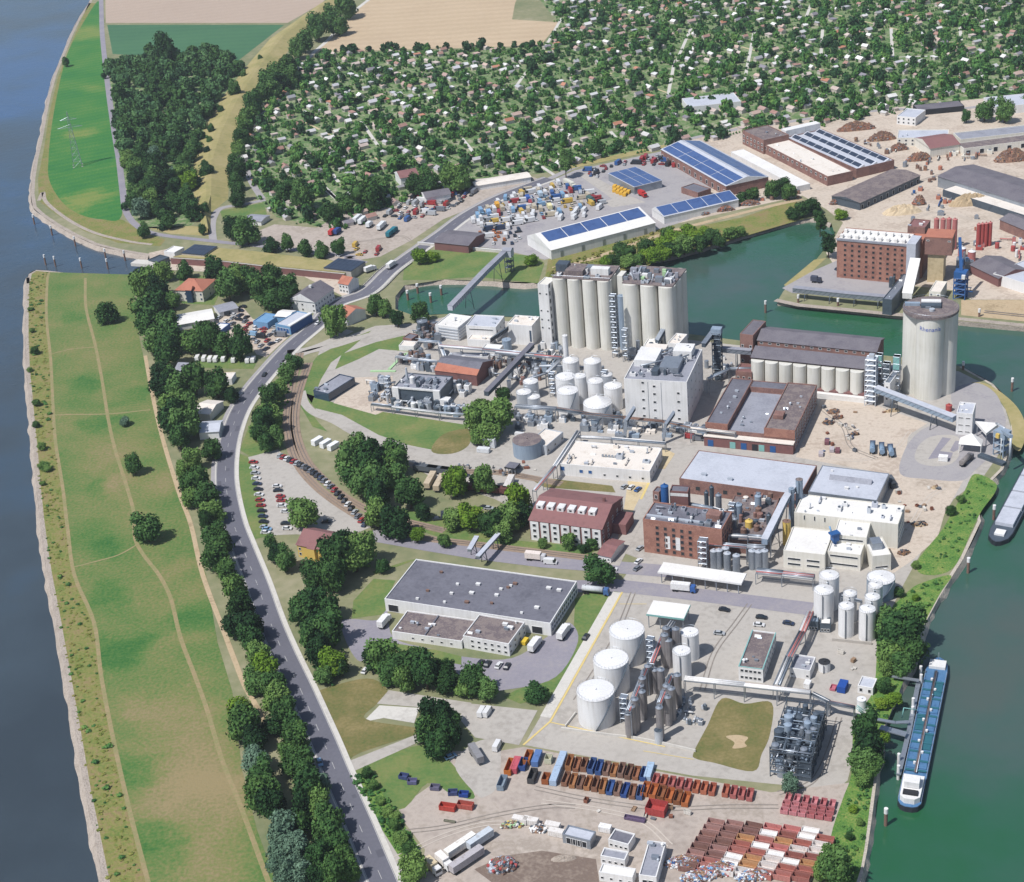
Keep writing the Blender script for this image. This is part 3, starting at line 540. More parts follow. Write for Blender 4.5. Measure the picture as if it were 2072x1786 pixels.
trees('d', '205,450,28 175,560,18 215,890,20 245,1020,25 255,1130,30 280,1145,25 250,1230,22 215,760,22 190,330,16 180,200,16', 'small green bush in the shore brush by the river', 'bushes along the river shore', 'm', 'bush', .7)
# ---- the wood between north meadow and dike: single trees
def inside(pt, poly):
    c = False; n_ = len(poly)
    for i in range(n_):
        a, b = poly[i], poly[i-1]
        if (a[1] > pt[1]) != (b[1] > pt[1]) and pt[0] < (b[0]-a[0])*(pt[1]-a[1])/(b[1]-a[1])+a[0]: c = not c
    return c
WOOD = [(p.x, p.y) for p in gs('A', '640,400 720,370 860,350 960,300 1040,330 1280,330 1450,380 1330,540 1230,700 1180,840 1140,1000 1140,1150 1150,1330 1000,1360 860,1350 790,1280 760,1150 745,950 710,800 675,600')]
xs = [p[0] for p in WOOD]; ys = [p[1] for p in WOOD]
patch('wood_floor', 'A', '625,360 860,330 1280,320 1460,380 1330,560 1230,700 1180,840 1140,1000 1140,1150 1150,1330 1000,1360 860,1350 770,1280 740,1150 725,950 690,800 650,600', .04, 'garden_ground')
wt = []; tries = 0
while len(wt) < 200 and tries < 30000:
    tries += 1; q = (random.uniform(min(xs), max(xs)), random.uniform(min(ys), max(ys)))
    if inside(q, WOOD) and all((q[0]-w[0])**2+(q[1]-w[1])**2 > 8.4**2 for w in wt): wt.append(q)
wt.sort(key=lambda q: q[1])
for q in wt[:46]:
    r = random.uniform(5.2, 7.6); o = thing('tree', 'dense tree in the wood between north meadow and dike', 'tree', (q[0], q[1], 0), random.uniform(0, 6.28), 'trees of the riverside wood'); o.scale = (r, r, r*random.uniform(.85, 1.1))
    link('crown', random.choice(CROWNS[random.choice('dddddmp' if random.random() > .06 else 'b')]), o); link('trunk', TRUNK, o)
trees('A', '975,300,60,d', 'tall round tree standing above the edge of the wood', None)
# ---- allotments: cottages, trees
mat('cottage_wall', ['d8d2ca', 'c8bfb4'], (9, 1), obj_rand=.3)
mat('roof_tint', ['e0dcd8', 'ffffff'], (3, .4), k=1.0, use_color=True)
RT = ['b08a80', 'a88478', 'b89c94', 'a0a0a4', 'b8b8bc', 'd8d8d8', 'c08870', '8c8890', 'c9b0a4', 'f0efec', 'e4e2e0', 'c8c6cc', 'd0c0b8']
for i, h in enumerate(RT): mat('roof_%d' % i, [h, h], (3, .5), contrast=.6)
AW = [(p.x, p.y) for p in (g(p) for p in ALLOT)]
def near_path(q, d):
    for l in APATHS:
        for a, b in zip(l[:-1], l[1:]):
            ab = Vector((b.x-a.x, b.y-a.y)); t = max(0, min(1, ((q[0]-a.x)*ab.x+(q[1]-a.y)*ab.y)/ab.length_squared))
            if (a.x+ab.x*t-q[0])**2+(a.y+ab.y*t-q[1])**2 < d*d: return True
    return False
cott = []; atr = []; cell = 13.5
gx0, gx1, gy0, gy1 = min(p[0] for p in AW), max(p[0] for p in AW), min(p[1] for p in AW), max(p[1] for p in AW)
ca, sa = math.cos(R(28)), math.sin(R(28)); NN = 110
def seen(q):
    d = Vector((q[0], q[1], 0))-Vector((0, 0, H)); z = d.dot(FWD); x = CX+F_PX*d.dot(RGT)/z; y = CY-F_PX*d.dot(UPV)/z
    return -60 < x < 2140 and -60 < y
mx_, my_ = (gx0+gx1)/2, (gy0+gy1)/2
for i in range(-NN, NN):
    for j in range(-NN, NN):
        u, v = i*cell+random.uniform(-3, 3), j*cell*.95+random.uniform(-3, 3)
        q = (mx_+u*ca-v*sa, my_+u*sa+v*ca)
        if not (gx0 < q[0] < gx1 and gy0 < q[1] < gy1) or not seen(q) or not inside(q, AW): continue
        np_ = near_path(q, 6)
        if not np_ and random.random() < .66: cott.append((q[0], q[1], R(28)+random.choice((0, math.pi/2))+random.gauss(0, .08)))
        for k in range(random.choice((2, 3, 3, 4, 5))):
            t = (q[0]+random.uniform(-6, 6), q[1]+random.uniform(-6, 6))
            if inside(t, AW) and not near_path(t, 2.5): atr.append((t[0], t[1], random.choice((.9, 1.2, 1.5, 1.8, 2.2, 2.7, 3.6)) if random.random() < .94 else random.uniform(4.5, 6)))
hed = []
for i in range(-NN, NN):
    for j in range(-NN, NN):
        q = (mx_+(i+.5)*cell*ca-j*cell*.95*sa, my_+(i+.5)*cell*sa+j*cell*.95*ca)
        if not (gx0 < q[0] < gx1 and gy0 < q[1] < gy1) or not seen(q) or not inside(q, AW): continue
        if i % 9 == 0:                                   # lanes between the plots
            if j % 7: strip('garden_path', [Vector((q[0]+sa*cell*.5, q[1]-ca*cell*.5, 0)), Vector((q[0]-sa*cell*.5, q[1]+ca*cell*.5, 0))], -.9, .9, .05, 'concrete_warm') if j % 3 else None
        elif random.random() < .55:                      # hedges along the plot edges
            for k in range(5): hed.append((q[0]-sa*cell*(k/5-.5)*.95, q[1]+ca*cell*(k/5-.5)*.95, random.uniform(.7, 1.2)))
        if random.random() < .35:
            for k in range(5): hed.append((q[0]+ca*cell*(k/5-.5), q[1]+sa*cell*(k/5-.5), random.uniform(.7, 1.2)))
cott.sort(key=lambda c: c[1])
def cottage_geo(mb, w, d, h, rh, flat, mw=0, mr=1):
    mb.box(-w/2, w/2, -d/2, d/2, 0, h, mw)
    if flat: mb.box(-w/2-.25, w/2+.25, -d/2-.25, d/2+.25, h, h+.25, mr)
    else: mb.gable(-w/2, w/2, -d/2, d/2, h-.02, h+rh, mr, mw, over=.3)
CM = []
for k, (w, d, h, rh, fl) in enumerate(((5.4, 4.2, 2.3, 1.2, 0), (4.6, 3.6, 2.2, 1.0, 0), (6.2, 4.6, 2.4, 1.5, 0), (5, 3.2, 2.4, 0, 1), (3.6, 2.8, 2.1, .7, 0), (7, 5, 2.6, 1.7, 0))):
    mb = MB(); cottage_geo(mb, w, d, h, rh, fl); me = mb.mesh('cottage'); me.materials.append(MATS['cottage_wall']); me.materials.append(MATS['roof_tint']); CM.append(me)
TINTN = {'b08a80': 'pinkish brown', 'a88478': 'brown', 'b89c94': 'faded pink', 'a0a0a4': 'grey', 'b8b8bc': 'light grey', 'd8d8d8': 'pale', 'c08870': 'orange red', '8c8890': 'dark grey', 'c9b0a4': 'beige', 'f0efec': 'white', 'e4e2e0': 'off white', 'c8c6cc': 'silver grey', 'd0c0b8': 'pale pink'}
for c in cott[:300]:
    h = random.choice(RT); o = link('cottage', random.choice(CM)); o.location = (c[0], c[1], 0); o.rotation_euler = (0, 0, c[2]); o.color = lin(h, .8)
    tag(o, 'small allotment cottage with %s roof among garden trees' % TINTN[h], 'cottage', 'allotment cottages with %s roofs' % TINTN[h])
mb = MB()
for c in cott[300:]:
    w, d = random.uniform(3.6, 7), random.uniform(3, 5); h = 2.4; i0 = len(mb.v); cottage_geo(mb, w, d, h, random.uniform(.9, 2), random.random() < .25, 0, 1+random.randrange(len(RT)))
    cs, sn = math.cos(c[2]), math.sin(c[2])
    for i in range(i0, len(mb.v)):
        x, y, z = mb.v[i]; mb.v[i] = (c[0]+x*cs-y*sn, c[1]+x*sn+y*cs, z)
tag(mb.build('far_cottages', ['cottage_wall']+['roof_%d' % i for i in range(len(RT))]), 'far allotment cottages with mixed roofs between garden trees', 'cottages', kind='stuff')
def tree_field(name, spots, label, m, seed, NL=90, leaf=.2, lobes=3, flat=1.0):
    """many small trees as one mesh: leaf cards over a solid core"""
    rs = np.random.RandomState(seed); n = len(spots)
    protos = []
    for k in range(5):
        V, Fq, Ft = crown_arrays(500+k, NL, leaf, 1.0, lobes); protos.append((V, np.array(Fq), np.array(Ft)))
    VV = []; Q = []; T = []; nv = 0
    for x, y, r in spots:
        V, Fq, Ft = protos[rs.randint(5)]; a = rs.uniform(0, 6.28); c, s = math.cos(a), math.sin(a); hz = rs.uniform(.8, 1.35)*flat
        W = np.stack([x+r*(V[:, 0]*c-V[:, 1]*s), y+r*(V[:, 0]*s+V[:, 1]*c), r*hz*(V[:, 2]-.25)], 1); VV.append(W); Q.append(Fq+nv); T.append(Ft+nv); nv += len(V)
    VV = np.concatenate(VV); Q = np.concatenate(Q); T = np.concatenate(T)
    me = bpy.data.meshes.new(name); me.vertices.add(len(VV)); me.vertices.foreach_set('co', VV.ravel().astype(np.float32))
    li = np.concatenate([T.ravel(), Q.ravel()]); me.loops.add(len(li)); me.loops.foreach_set('vertex_index', li.astype(np.int32))
    nt_, nq = len(T), len(Q); me.polygons.add(nt_+nq)
    me.polygons.foreach_set('loop_start', np.concatenate([np.arange(nt_)*3, nt_*3+np.arange(nq)*4]).astype(np.int32))
    me.update(calc_edges=True)
    return tag(link(name, me, None, [m]), label, 'trees', kind='stuff')
mat('leaf_garden', ['1f4026', '356038', '4d7a40', '6c944a', '8aa458'], (9, 1.5), mix=.4, k=.76, contrast=.4, spec=.15)
mat('leaf_garden_dark', ['203a26', '345636', '4c7048'], (9, 1.5), mix=.4, k=.74, contrast=.4, spec=.15)
tree_field('garden_trees', [a for i, a in enumerate(atr) if i % 4], 'mixed green garden trees and shrubs all over the allotments', 'leaf_garden', 1)
tree_field('garden_trees', [a for i, a in enumerate(atr) if i % 4 == 0], 'darker garden trees and conifers scattered over the allotments', 'leaf_garden_dark', 2)
tree_field('garden_hedges', hed, 'clipped hedges along the allotment plots', 'leaf_garden', 7, 16, .45, 1)
hl = gs('D', '664,108 760,104 850,102 950,98 1092,95'); hs = []
for a, b in zip(hl[:-1], hl[1:]):
    for k in range(int((b-a).length/4)): p = a.lerp(b, random.random()); hs.append((p.x+random.uniform(-3, 3), p.y+random.uniform(-3, 3), random.uniform(1.8, 4)))
tree_field('field_hedge', hs, 'dark hedge between the beige stubble field and the allotments', 'leaf_garden_dark', 3)
tree_field('wood_trees', [(q[0], q[1], random.uniform(5, 7.2)) for i, q in enumerate(wt[46:]) if i % 2], 'dense dark trees of the riverside wood reading as one mass', 'leaf_dark', 5, 260, .16, 8)
tree_field('wood_trees', [(q[0], q[1], random.uniform(5, 7.4)) for i, q in enumerate(wt[46:]) if i % 2 == 0], 'lighter green crowns scattered through the riverside wood', 'leaf_wood', 6, 260, .16, 8)
us = [(q[0]+random.uniform(-6, 6), q[1]+random.uniform(-6, 6), random.uniform(2, 3.6)) for q in wt for k in range(2)]
def scrub(name, poly, n, r0, r1, label, m, seed, fl=.7):
    P_ = [(p.x, p.y) for p in poly]; X = [p[0] for p in P_]; Y = [p[1] for p in P_]; rs_ = random.Random(seed); out = []; k = 0
    while len(out) < n and k < n*60:
        k += 1; q = (rs_.uniform(min(X), max(X)), rs_.uniform(min(Y), max(Y)))
        if inside(q, P_): out.append((q[0], q[1], rs_.uniform(r0, r1)*rs_.uniform(.5, 1)))
    return tree_field(name, out, label, m, seed, 34, .3, 2, fl)
mat('leaf_scrub', ['5c7434', '74803e', '8c884c', '90805a'], (16, 1), mix=.4, k=.85, contrast=.45, spec=.1)
SB = [g(p) for p in SHORE_RIVER_S]+[g(p) for p in TRACK1[::-1]]; SB = [p+Vector((1.5, 0, 0)) for p in SB[:len(SHORE_RIVER_S)]]+[p-Vector((1.2, 0, 0)) for p in SB[len(SHORE_RIVER_S):]]
scrub('shore_scrub', SB, 700, .5, 1.2, 'yellow brown scrub between river bank and meadow track', 'leaf_scrub', 21, .25); scrub('shore_scrub', SB, 150, .6, 1.9, 'green bushes scattered in the shore scrub', 'leaf_garden', 22, .4)
scrub('bank_scrub', gs('I', '1480,20 1620,-30 1560,60 1470,230 1420,400 1270,780 1210,900 1180,1100 1160,1250 1075,1776 910,1776 940,1500 1010,1280 1060,1130 1080,820 1190,640 1210,380 1210,260 1390,60'), 170, .5, 1.5, 'rough green scrub along the canal bank', 'leaf_garden', 23)
scrub('bank_scrub', gs('F', '1800,1200 1890,1240 1810,1400 1750,1520 1640,1740 1490,1770 1590,1520 1650,1420 1730,1280'), 60, .4, 1.1, 'rough green scrub on the bank below the harbour tip', 'leaf_garden', 24)
scrub('basin_scrub', gs('B', '1340,1580 1900,1390 2072,1345 2072,1490 1900,1575 1500,1640 1320,1650'), 300, .5, 1.8, 'low scrub on the slope of the harbour basin', 'leaf_scrub', 25)
scrub('verge_scrub', gs('d', '1520,1000 1660,900 1700,780 1780,510 1750,480 1560,740 1470,930'), 140, .6, 1.8, 'low bushes under the trees between road and railway', 'leaf_garden', 26)
scrub('verge_scrub', gs('G', '430,200 560,80 700,200 690,500 640,640 560,620 480,420'), 120, .6, 2.0, 'low bushes under the trees west of the warehouse', 'leaf_garden', 27)
scrub('rough_scrub', gs('G', '740,1150 880,1140 980,1300 1150,1580 1050,1630 910,1420'), 160, .5, 1.5, 'rough hedge growth along the roadside yard', 'leaf_garden', 28)
tree_field('wood_undergrowth', us, 'dark undergrowth filling the riverside wood', 'leaf_garden_dark', 4)
print('trees', NTREE[0], 'wood', len(wt), 'cott', len(cott), 'garden trees', len(atr))
# ================================================================== BUILDING BLOCKS
mat('plaster_white', ['cfccc8', 'e2e1df', 'eeedec', 'e4e3e1'], (8, .8), rough=.8, contrast=.5, mix=.5, streak=True)
mat('plaster_cream', ['cdc8bb', 'e0dcd0', 'eae6dc', 'e2ded2'], (8, .8), rough=.8, contrast=.5, mix=.5, streak=True)
mat('concrete_silo', ['c6c2b8', 'd8d6cc', 'e4e2da', 'dcdad2'], (11, .9), rough=.85, contrast=.5, mix=.55, streak=True)
mat('brick', ['8c6a62', '9a766c', '7e605a', 'a68074'], (5, .5), rough=.9)
mat('brick_orange', ['a27464', 'ae8070', '94695c', 'b88a7a'], (5, .5), rough=.9)
mat('brick_red', ['7a5856', '865f5c', '6c5050'], (5, .5), rough=.9)
mat('bitumen', ['5a5a64', '6a6a74', '787882', '62626c'], (9, 1.2), rough=.9, contrast=.5, mix=.45)
mat('bitumen_brown', ['7d7270', '8c807c', '6a6064', '9a8c84'], (4, .7), rough=.9)
mat('roof_white', ['d8d4cc', 'e8e5e0', 'f0eeea', 'e2ded8'], (10, 1.2), rough=.75, contrast=.55, mix=.45)
mat('roof_warm', ['e2d8cc', 'ece4da', 'd4c8ba'], (7, .8), rough=.8)
mat('roof_grey', ['7e808a', '90929c', 'a0a2ac', '868892'], (7, 1), rough=.75, contrast=.5, mix=.45)
mat('roof_lightgrey', ['a8acb6', 'bcc0ca', 'c8ccd6', 'b2b6c0'], (10, 1.4), rough=.7, contrast=.5, mix=.45)
mat('tile_red', ['855f60', '916866', '785656'], (5, .4), rough=.85)
mat('tile_orange', ['b0705c', 'bc7c66', 'a26654'], (5, .4), rough=.85)
mat('tile_dark', ['5a5660', '6c6870', '7a767c', '625e68'], (7, .8), rough=.85, contrast=.5, mix=.45)
mat('steel', ['9aa2ac', 'aab2bc', '8a929c'], (4, .5), rough=.4, metal=.55)
mat('steel_dark', ['55606c', '626e7a', '48525e'], (4, .5), rough=.5, metal=.4)
mat('steel_light', ['c6ccd4', 'd2d8e0'], (4, .5), rough=.4, metal=.3)
mat('tank_white', ['ccc8c4', 'e4e3e2', 'f0f0f0', 'e6e6e6'], (8, .7), rough=.5, contrast=.5, mix=.55, streak=True)
mat('tank_blue', ['7c8c9e', '8c9cae', '9aaaba', '8494a6'], (6, .6), rough=.6, mix=.55, streak=True, contrast=.5)
mat('tank_silver', ['827e80', '949092', 'a6a2a2', '7a767c'], (3, .4), rough=.45, metal=.4, mix=.6, streak=True, contrast=.5)
mat('paint_blue', ['2c5a94', '34649e'], (3, .5), rough=.5)
mat('paint_lightblue', ['6f9cc4', '7ea8cc'], (3, .5), rough=.6)
mat('paint_red', ['a84c4a', 'b25854'], (3, .5), rough=.6)
mat('paint_pink', ['b8706e', 'c27c78', 'a86462'], (3, .5), rough=.7)
mat('paint_turquoise', ['7fb4b0', '8cc0ba'], (3, .5), rough=.6)
mat('paint_green', ['a8cc9a', 'b6d6a8'], (3, .5), rough=.7)
mat('paint_yellow', ['d8b860', 'e0c270'], (3, .5), rough=.6)
mat('rust', ['786056', '886c60', '685248'], (3, .4), rough=.9)
mat('rubber', ['1c1c1e', '26262a'], (1, .3), rough=.8)
mat('glass', ['20282e', '2c363e'], (2, .5), rough=.12, spec=.6)
mat('glass_blue', ['2e4258', '3a5068'], (2, .5), rough=.15, spec=.6)
mat('dark', ['2a2c30', '34363c'], (3, .5), rough=.8)
mat('timber', ['8a6a50', '9a7a5e'], (3, .4), rough=.9)
mat('car_paint', ['ffffff', 'f4f4f4'], (3, .5), rough=.3, k=1, use_color=True, spec=.5)
mat('matt_paint', ['e8e4e0', 'ffffff', 'd8d2cc'], (1.5, .4), rough=.75, k=1, use_color=True)
mat('solar', ['41598a', '4c6698', '3a5280'], (14, 3), rough=.3, spec=.5)
mat('solar_dark', ['303a4c', '3a4456'], (6, 1), rough=.3, spec=.5)
mat('sand', ['cdb99a', 'd8c6a8'], (5, .6), rough=.95, bump=.1)
mat('scrap', ['8a6250', 'a07860', '6a5650', 'b08a6a', '7a7a80'], (5, .7), rough=.9, bump=.2, contrast=.4)
def hgt(b, t):
    B = g(b); lo, hi = 0.0, 120.0
    for i in range(40):
        m = (lo+hi)/2; q = B+Vector((0, 0, m)); d = q-Vector((0, 0, H)); y = CY-F_PX*d.dot(UPV)/d.dot(FWD)
        if y > t[1]: lo = m
        else: hi = m
    return lo
def frame(c):
    """BL BR TR TL -> centre, angle, width, depth of the best rectangle"""
    bl, br, tr, tl = [Vector((p.x, p.y)) for p in c]; ctr = (bl+br+tr+tl)/4
    ex = ((br-bl)+(tr-tl)); ex.normalize(); ey = Vector((-ex.y, ex.x)); w = ((br-bl).dot(ex)+(tr-tl).dot(ex))/2; d = ((tl-bl).dot(ey)+(tr-br).dot(ey))/2
    return ctr, math.atan2(ex.y, ex.x), abs(w), abs(d)
def ang(t, s):
    a, b = gs(t, s); return math.atan2(b.y-a.y, b.x-a.x)
WINM = {}
def window_mesh(w, h, fm='plaster_white', gm='glass'):
    k = (round(w, 2), round(h, 2), fm, gm)
    if k not in WINM:
        mb = MB(); f = min(.14, w*.1); x = w/2
        mb.box(-x, x, -.10, 0, 0, f); mb.box(-x, x, -.10, 0, h-f, h); mb.box(-x, -x+f, -.10, 0, f, h-f); mb.box(x-f, x, -.10, 0, f, h-f)
        me = mb.mesh('window'); me.materials.append(MATS[fm]); mb = MB(); mb.face([(-x+f, -.03, f), (x-f, -.03, f), (x-f, -.03, h-f), (-x+f, -.03, h-f)])
        pm = mb.mesh('pane'); pm.materials.append(MATS[gm]); WINM[k] = (me, pm)
    return WINM[k]
def put_face(o, face, W, Dp, u, z, me, name='window'):
    c = link(name, me[0], o); e = .02; link('pane' if name == 'window' else 'leaf', me[1], c)
    if face == 'f': c.location = (u, -Dp/2-e, z)
    elif face == 'b': c.location = (-u, Dp/2+e, z); c.rotation_euler = (0, 0, math.pi)
    elif face == 'r': c.location = (W/2+e, u, z); c.rotation_euler = (0, 0, math.pi/2)
    else: c.location = (-W/2-e, -u, z); c.rotation_euler = (0, 0, -math.pi/2)
    return c
class B:  # a built building: object and sizes
    pass
def wins(b, face, nx, zs, ww, wh, u0=None, u1=None, fm='plaster_white', gm='glass', name='window', skip=0):
    L = b.w if face in 'fb' else b.d; u0 = -L/2+ww if u0 is None else u0*L; u1 = L/2-ww if u1 is None else u1*L
    for z in zs:
        for i in range(nx):
            if skip and random.random() < skip: continue
            u = (u0+u1)/2 if nx == 1 else u0+(u1-u0)*i/(nx-1)
            put_face(b.o, face, b.w, b.d, u, z, window_mesh(ww, wh, fm, gm), name)
def base(name, label, cat, t, roof, h=None, edge=None, group=None, z0=0):
    b = B()
    if edge: q = pp(t, edge); h = hgt(q[0], q[1])
    c, a, b.w, b.d = frame([g(p, h) for p in pp(t, roof)]); b.h = h; b.c = c; b.a = a
    b.o = thing(name, label, cat, (c.x, c.y, z0), a, group); return b
def shell(b, wall, roofm, par=.45, x0=None, x1=None, y0=None, y1=None, h=None, z0=0, wname='wall', rname='roof'):
    """four walls with a parapet and a flat roof sunk behind it"""
    x0 = -b.w/2 if x0 is None else x0; x1 = b.w/2 if x1 is None else x1; y0 = -b.d/2 if y0 is None else y0; y1 = b.d/2 if y1 is None else y1; h = b.h if h is None else h
    mb = MB(); t = min(.35, (x1-x0)*.1)
    o = [(x0, y0), (x1, y0), (x1, y1), (x0, y1)]; i = [(x0+t, y0+t), (x1-t, y0+t), (x1-t, y1-t), (x0+t, y1-t)]
    for k in range(4):
        p, q, r, s = o[k], o[(k+1) % 4], i[(k+1) % 4], i[k]
        mb.face([(*p, z0), (*q, z0), (*q, h), (*p, h)]); mb.face([(*p, h), (*q, h), (*r, h), (*s, h)]); mb.face([(*s, h), (*r, h), (*r, h-par), (*s, h-par)])
    w = mb.build(wname, wall, b.o)
    b.roof = None
    mb = MB(); mb.face([(*p, h-par) for p in i]); r = mb.build(rname, roofm, b.o); b.roof = r
    return w, r
def bld(name, label, cat, t, roof, h=None, edge=None, wall='plaster_white', rm='bitumen', par=.45, group=None, vents=0, vm='plaster_white'):
    b = base(name, label, cat, t, roof, h, edge, group); shell(b, wall, rm, par)
    clutter(b, vents, vm, par); return b
def clutter(b, n, m='plaster_white', par=.45, x0=-.44, x1=.44, y0=-.42, y1=.42, h=None):
    h = b.h if h is None else h
    for k in range(n):
        x, y = random.uniform(x0, x1)*b.w, random.uniform(y0, y1)*b.d; mb = MB(); s = random.uniform(.5, 1.3); c = random.random()
        if c < .5: mb.box(-s*.8, s*.8, -s*.5, s*.5, 0, s*.8); mb.box(-s*.9, s*.9, -s*.6, s*.6, s*.8, s*.9)
        elif c < .8: mb.cyl(0, 0, 0, s, s*.35, n=8); mb.cyl(0, 0, s, s*1.3, s*.55, s*.3, n=8)
        else: mb.gable(-s, s, -s*.6, s*.6, 0, s*.7)
        v = mb.build('roof_vent', random.choice((m, m, 'steel', 'steel_light')), getattr(b, 'roof', None) or b.o); v.location = (x, y, h-par+.01)
def gab(name, label, cat, t, roof, h, rh, wall='plaster_white', rm='tile_red', ridge='x', over=.5, group=None, hip=False, rp=.5):
    """pitched roof over eaves given in the picture; ridge along local x or y"""
    b = base(name, label, cat, t, roof, h, group=group); x, y = b.w/2, b.d/2
    mb = MB(); mb.box(-x, x, -y, y, 0, h); mb.build('wall', wall, b.o); mb = MB()
    if ridge == 'x':
        if hip: mb.hip(-x-over, x+over, -y-over, y+over, h+.01, h+rh)
        else: mb.gable(-x, x, -y, y, h+.01, h+rh, 0, 1, over, rp)
    else:
        mb.gable(-y, y, -x, x, h+.01, h+rh, 0, 1, over); mb.v = [(-q, p, z) for p, q, z in mb.v]
    mb.build('roof', [rm, wall], b.o); b.rh = rh; return b
def tank(name, label, t, x, y, r, h, m='tank_white', mt=None, dome=0, group=None, rail=True, ladder=True, cat='tank', z0=0, la=None):
    """x,y: centre of the top rim in the picture; r in tile px"""
    p = px(t, x, y); c = g(p, h+z0); rr = r*psc(t)*(c-Vector((0, 0, H))).dot(FWD)/F_PX
    o = thing(name, label, cat, (c.x, c.y, z0), 0, group); n = 28 if rr > 2.5 else 16
    mb = MB(); mb.cyl(0, 0, 0, h, rr, n=n, cap=False); mb.cyl(0, 0, h-.25, h, rr+.07, n=n, cap=False); sh_ = mb.build('shell', m, o)
    mb = MB(); mb.cyl(0, 0, h-.05, h, rr, n=n, dome=dome or rr*.06); mb.cyl(0, 0, h+(dome or rr*.06)-.1, h+(dome or rr*.06)+.35, .4, n=8); ro_ = mb.build('roof', mt or m, o)
    if rail and rr > 2:
        mb = MB()
        for k in range(n):
            a0, a1 = 2*math.pi*k/n, 2*math.pi*(k+1)/n; A = (rr*.97*math.cos(a0), rr*.97*math.sin(a0)); Bq = (rr*.97*math.cos(a1), rr*.97*math.sin(a1))
            mb.tube((*A, h+1.0), (*Bq, h+1.0), .04, 4); mb.tube((*A, h), (*A, h+1.0), .04, 4)
        mb.build('railing', 'steel', ro_)
    if ladder:
        mb = MB(); a0 = la if la is not None else R(-110); k = 14
        for i in range(k):
            a = a0+i*R(4.5) if rr > 4 else a0; z1_ = h*(i+1)/k; z0_ = h*i/k; a1_ = a0+(i+1)*R(4.5) if rr > 4 else a0; q = rr+.35
            mb.bar((q*math.cos(a), q*math.sin(a), z0_), (q*math.cos(a1_)+.001, q*math.sin(a1_), z1_), .6, .15)
        mb.build('stair', 'steel_dark', sh_)
    return o, rr
def box_part(o, name, m, x0, x1, y0, y1, z0, z1): return MB().box(x0, x1, y0, y1, z0, z1).build(name, m, o)
def pline(t, s, zs):
    """points at given heights; the picture shows them at that height"""
    q = pp(t, s); zs = [zs]*len(q) if not isinstance(zs, (list, tuple)) else zs
    return [g(p, z) for p, z in zip(q, zs)]
def rack(label, t, s, z, w=2.4, pipes=5, m='steel', group=None, name='pipe_bridge', step=9, mats_=('steel_light', 'steel', 'tank_white', 'steel_dark', 'paint_pink')):
    """pipe bridge: legs, deck beams and single pipes"""
    P = pline(t, s, z); c = P[0]; o = thing(name, label, 'pipe bridge', (c.x, c.y, 0), 0, group); off = Vector((c.x, c.y, 0)); P = [p-off for p in P]
    for a, b in zip(P[:-1], P[1:]):
        d = b-a; dn = Vector((d.x, d.y, 0)).normalized(); tt = Vector((-dn.y, dn.x, 0)); n = max(1, int(d.length/step))
        for k in range(n+1):
            q = a.lerp(b, k/n); mb = MB()
            for sgn in (-1, 1): e = q+tt*sgn*w/2; mb.bar((e.x, e.y, 0), (e.x, e.y, e.z), .28, .28)
            mb.bar(tuple(q-tt*w/2-Vector((0, 0, .3))), tuple(q+tt*w/2-Vector((0, 0, .3))), .3, .3); mb.build('support', m, o)
        mb = MB()
        for sgn in (-1, 1): mb.bar(tuple(a+tt*sgn*w/2), tuple(b+tt*sgn*w/2), .22, .35)
        mb.build('beam', m, o)
        for k in range(pipes):
            u = (k+.5)/pipes-.5; r = random.choice((.12, .16, .22, .3)); q = tt*u*w*.92+Vector((0, 0, .35+r))
            MB().tube(tuple(a+q), tuple(b+q), r, 7).build('pipe', random.choice(mats_), o)
    return o
def gallery(label, t, s, zs, w=3, h=2.6, m='steel_light', rm='roof_lightgrey', step=14, name='conveyor_bridge', cat='conveyor', legs=True, group=None, lm='steel_dark'):
    """closed conveyor gallery with a ridged roof on trestles"""
    P = pline(t, s, zs); c = P[0]; o = thing(name, label, cat, (c.x, c.y, 0), 0, group); off = Vector((c.x, c.y, 0)); P = [p-off for p in P]
    for a, b in zip(P[:-1], P[1:]):
        MB().bar(tuple(a), tuple(b), w, h).build('gallery', m, o)
        up = Vector((0, 0, h+.02)); MB().bar(tuple(a+up), tuple(b+up), w+.5, .25).build('roof', rm, o)
        d = b-a; dn = Vector((d.x, d.y, 0)).normalized(); tt = Vector((-dn.y, dn.x, 0)); n = max(1, int(d.length/2.6))
        mb = MB()
        for k in range(n):
            for sgn in (-1, 1):
                p0 = a.lerp(b, k/n)+tt*sgn*(w/2+.06); p1 = a.lerp(b, (k+1)/n)+tt*sgn*(w/2+.06); mb.tube(tuple(p0), tuple(p1+Vector((0, 0, h))), .09, 4)
        mb.build('lattice', lm, o)
        if legs:
            n = max(1, int(d.length/step))
            for k in range(1, n+1):
                q = a.lerp(b, (k-.5)/n); mb = MB()
                for sgn in (-1, 1): mb.tube(tuple(q+tt*sgn*w*.5), (q.x+tt.x*sgn*w*.9, q.y+tt.y*sgn*w*.9, 0), .2, 5)
                mb.tube(tuple(q+tt*w*.6-Vector((0, 0, q.z*.3))), tuple(q-tt*w*.75-Vector((0, 0, q.z*.75))), .12, 4); mb.build('trestle', lm, o)
    return o
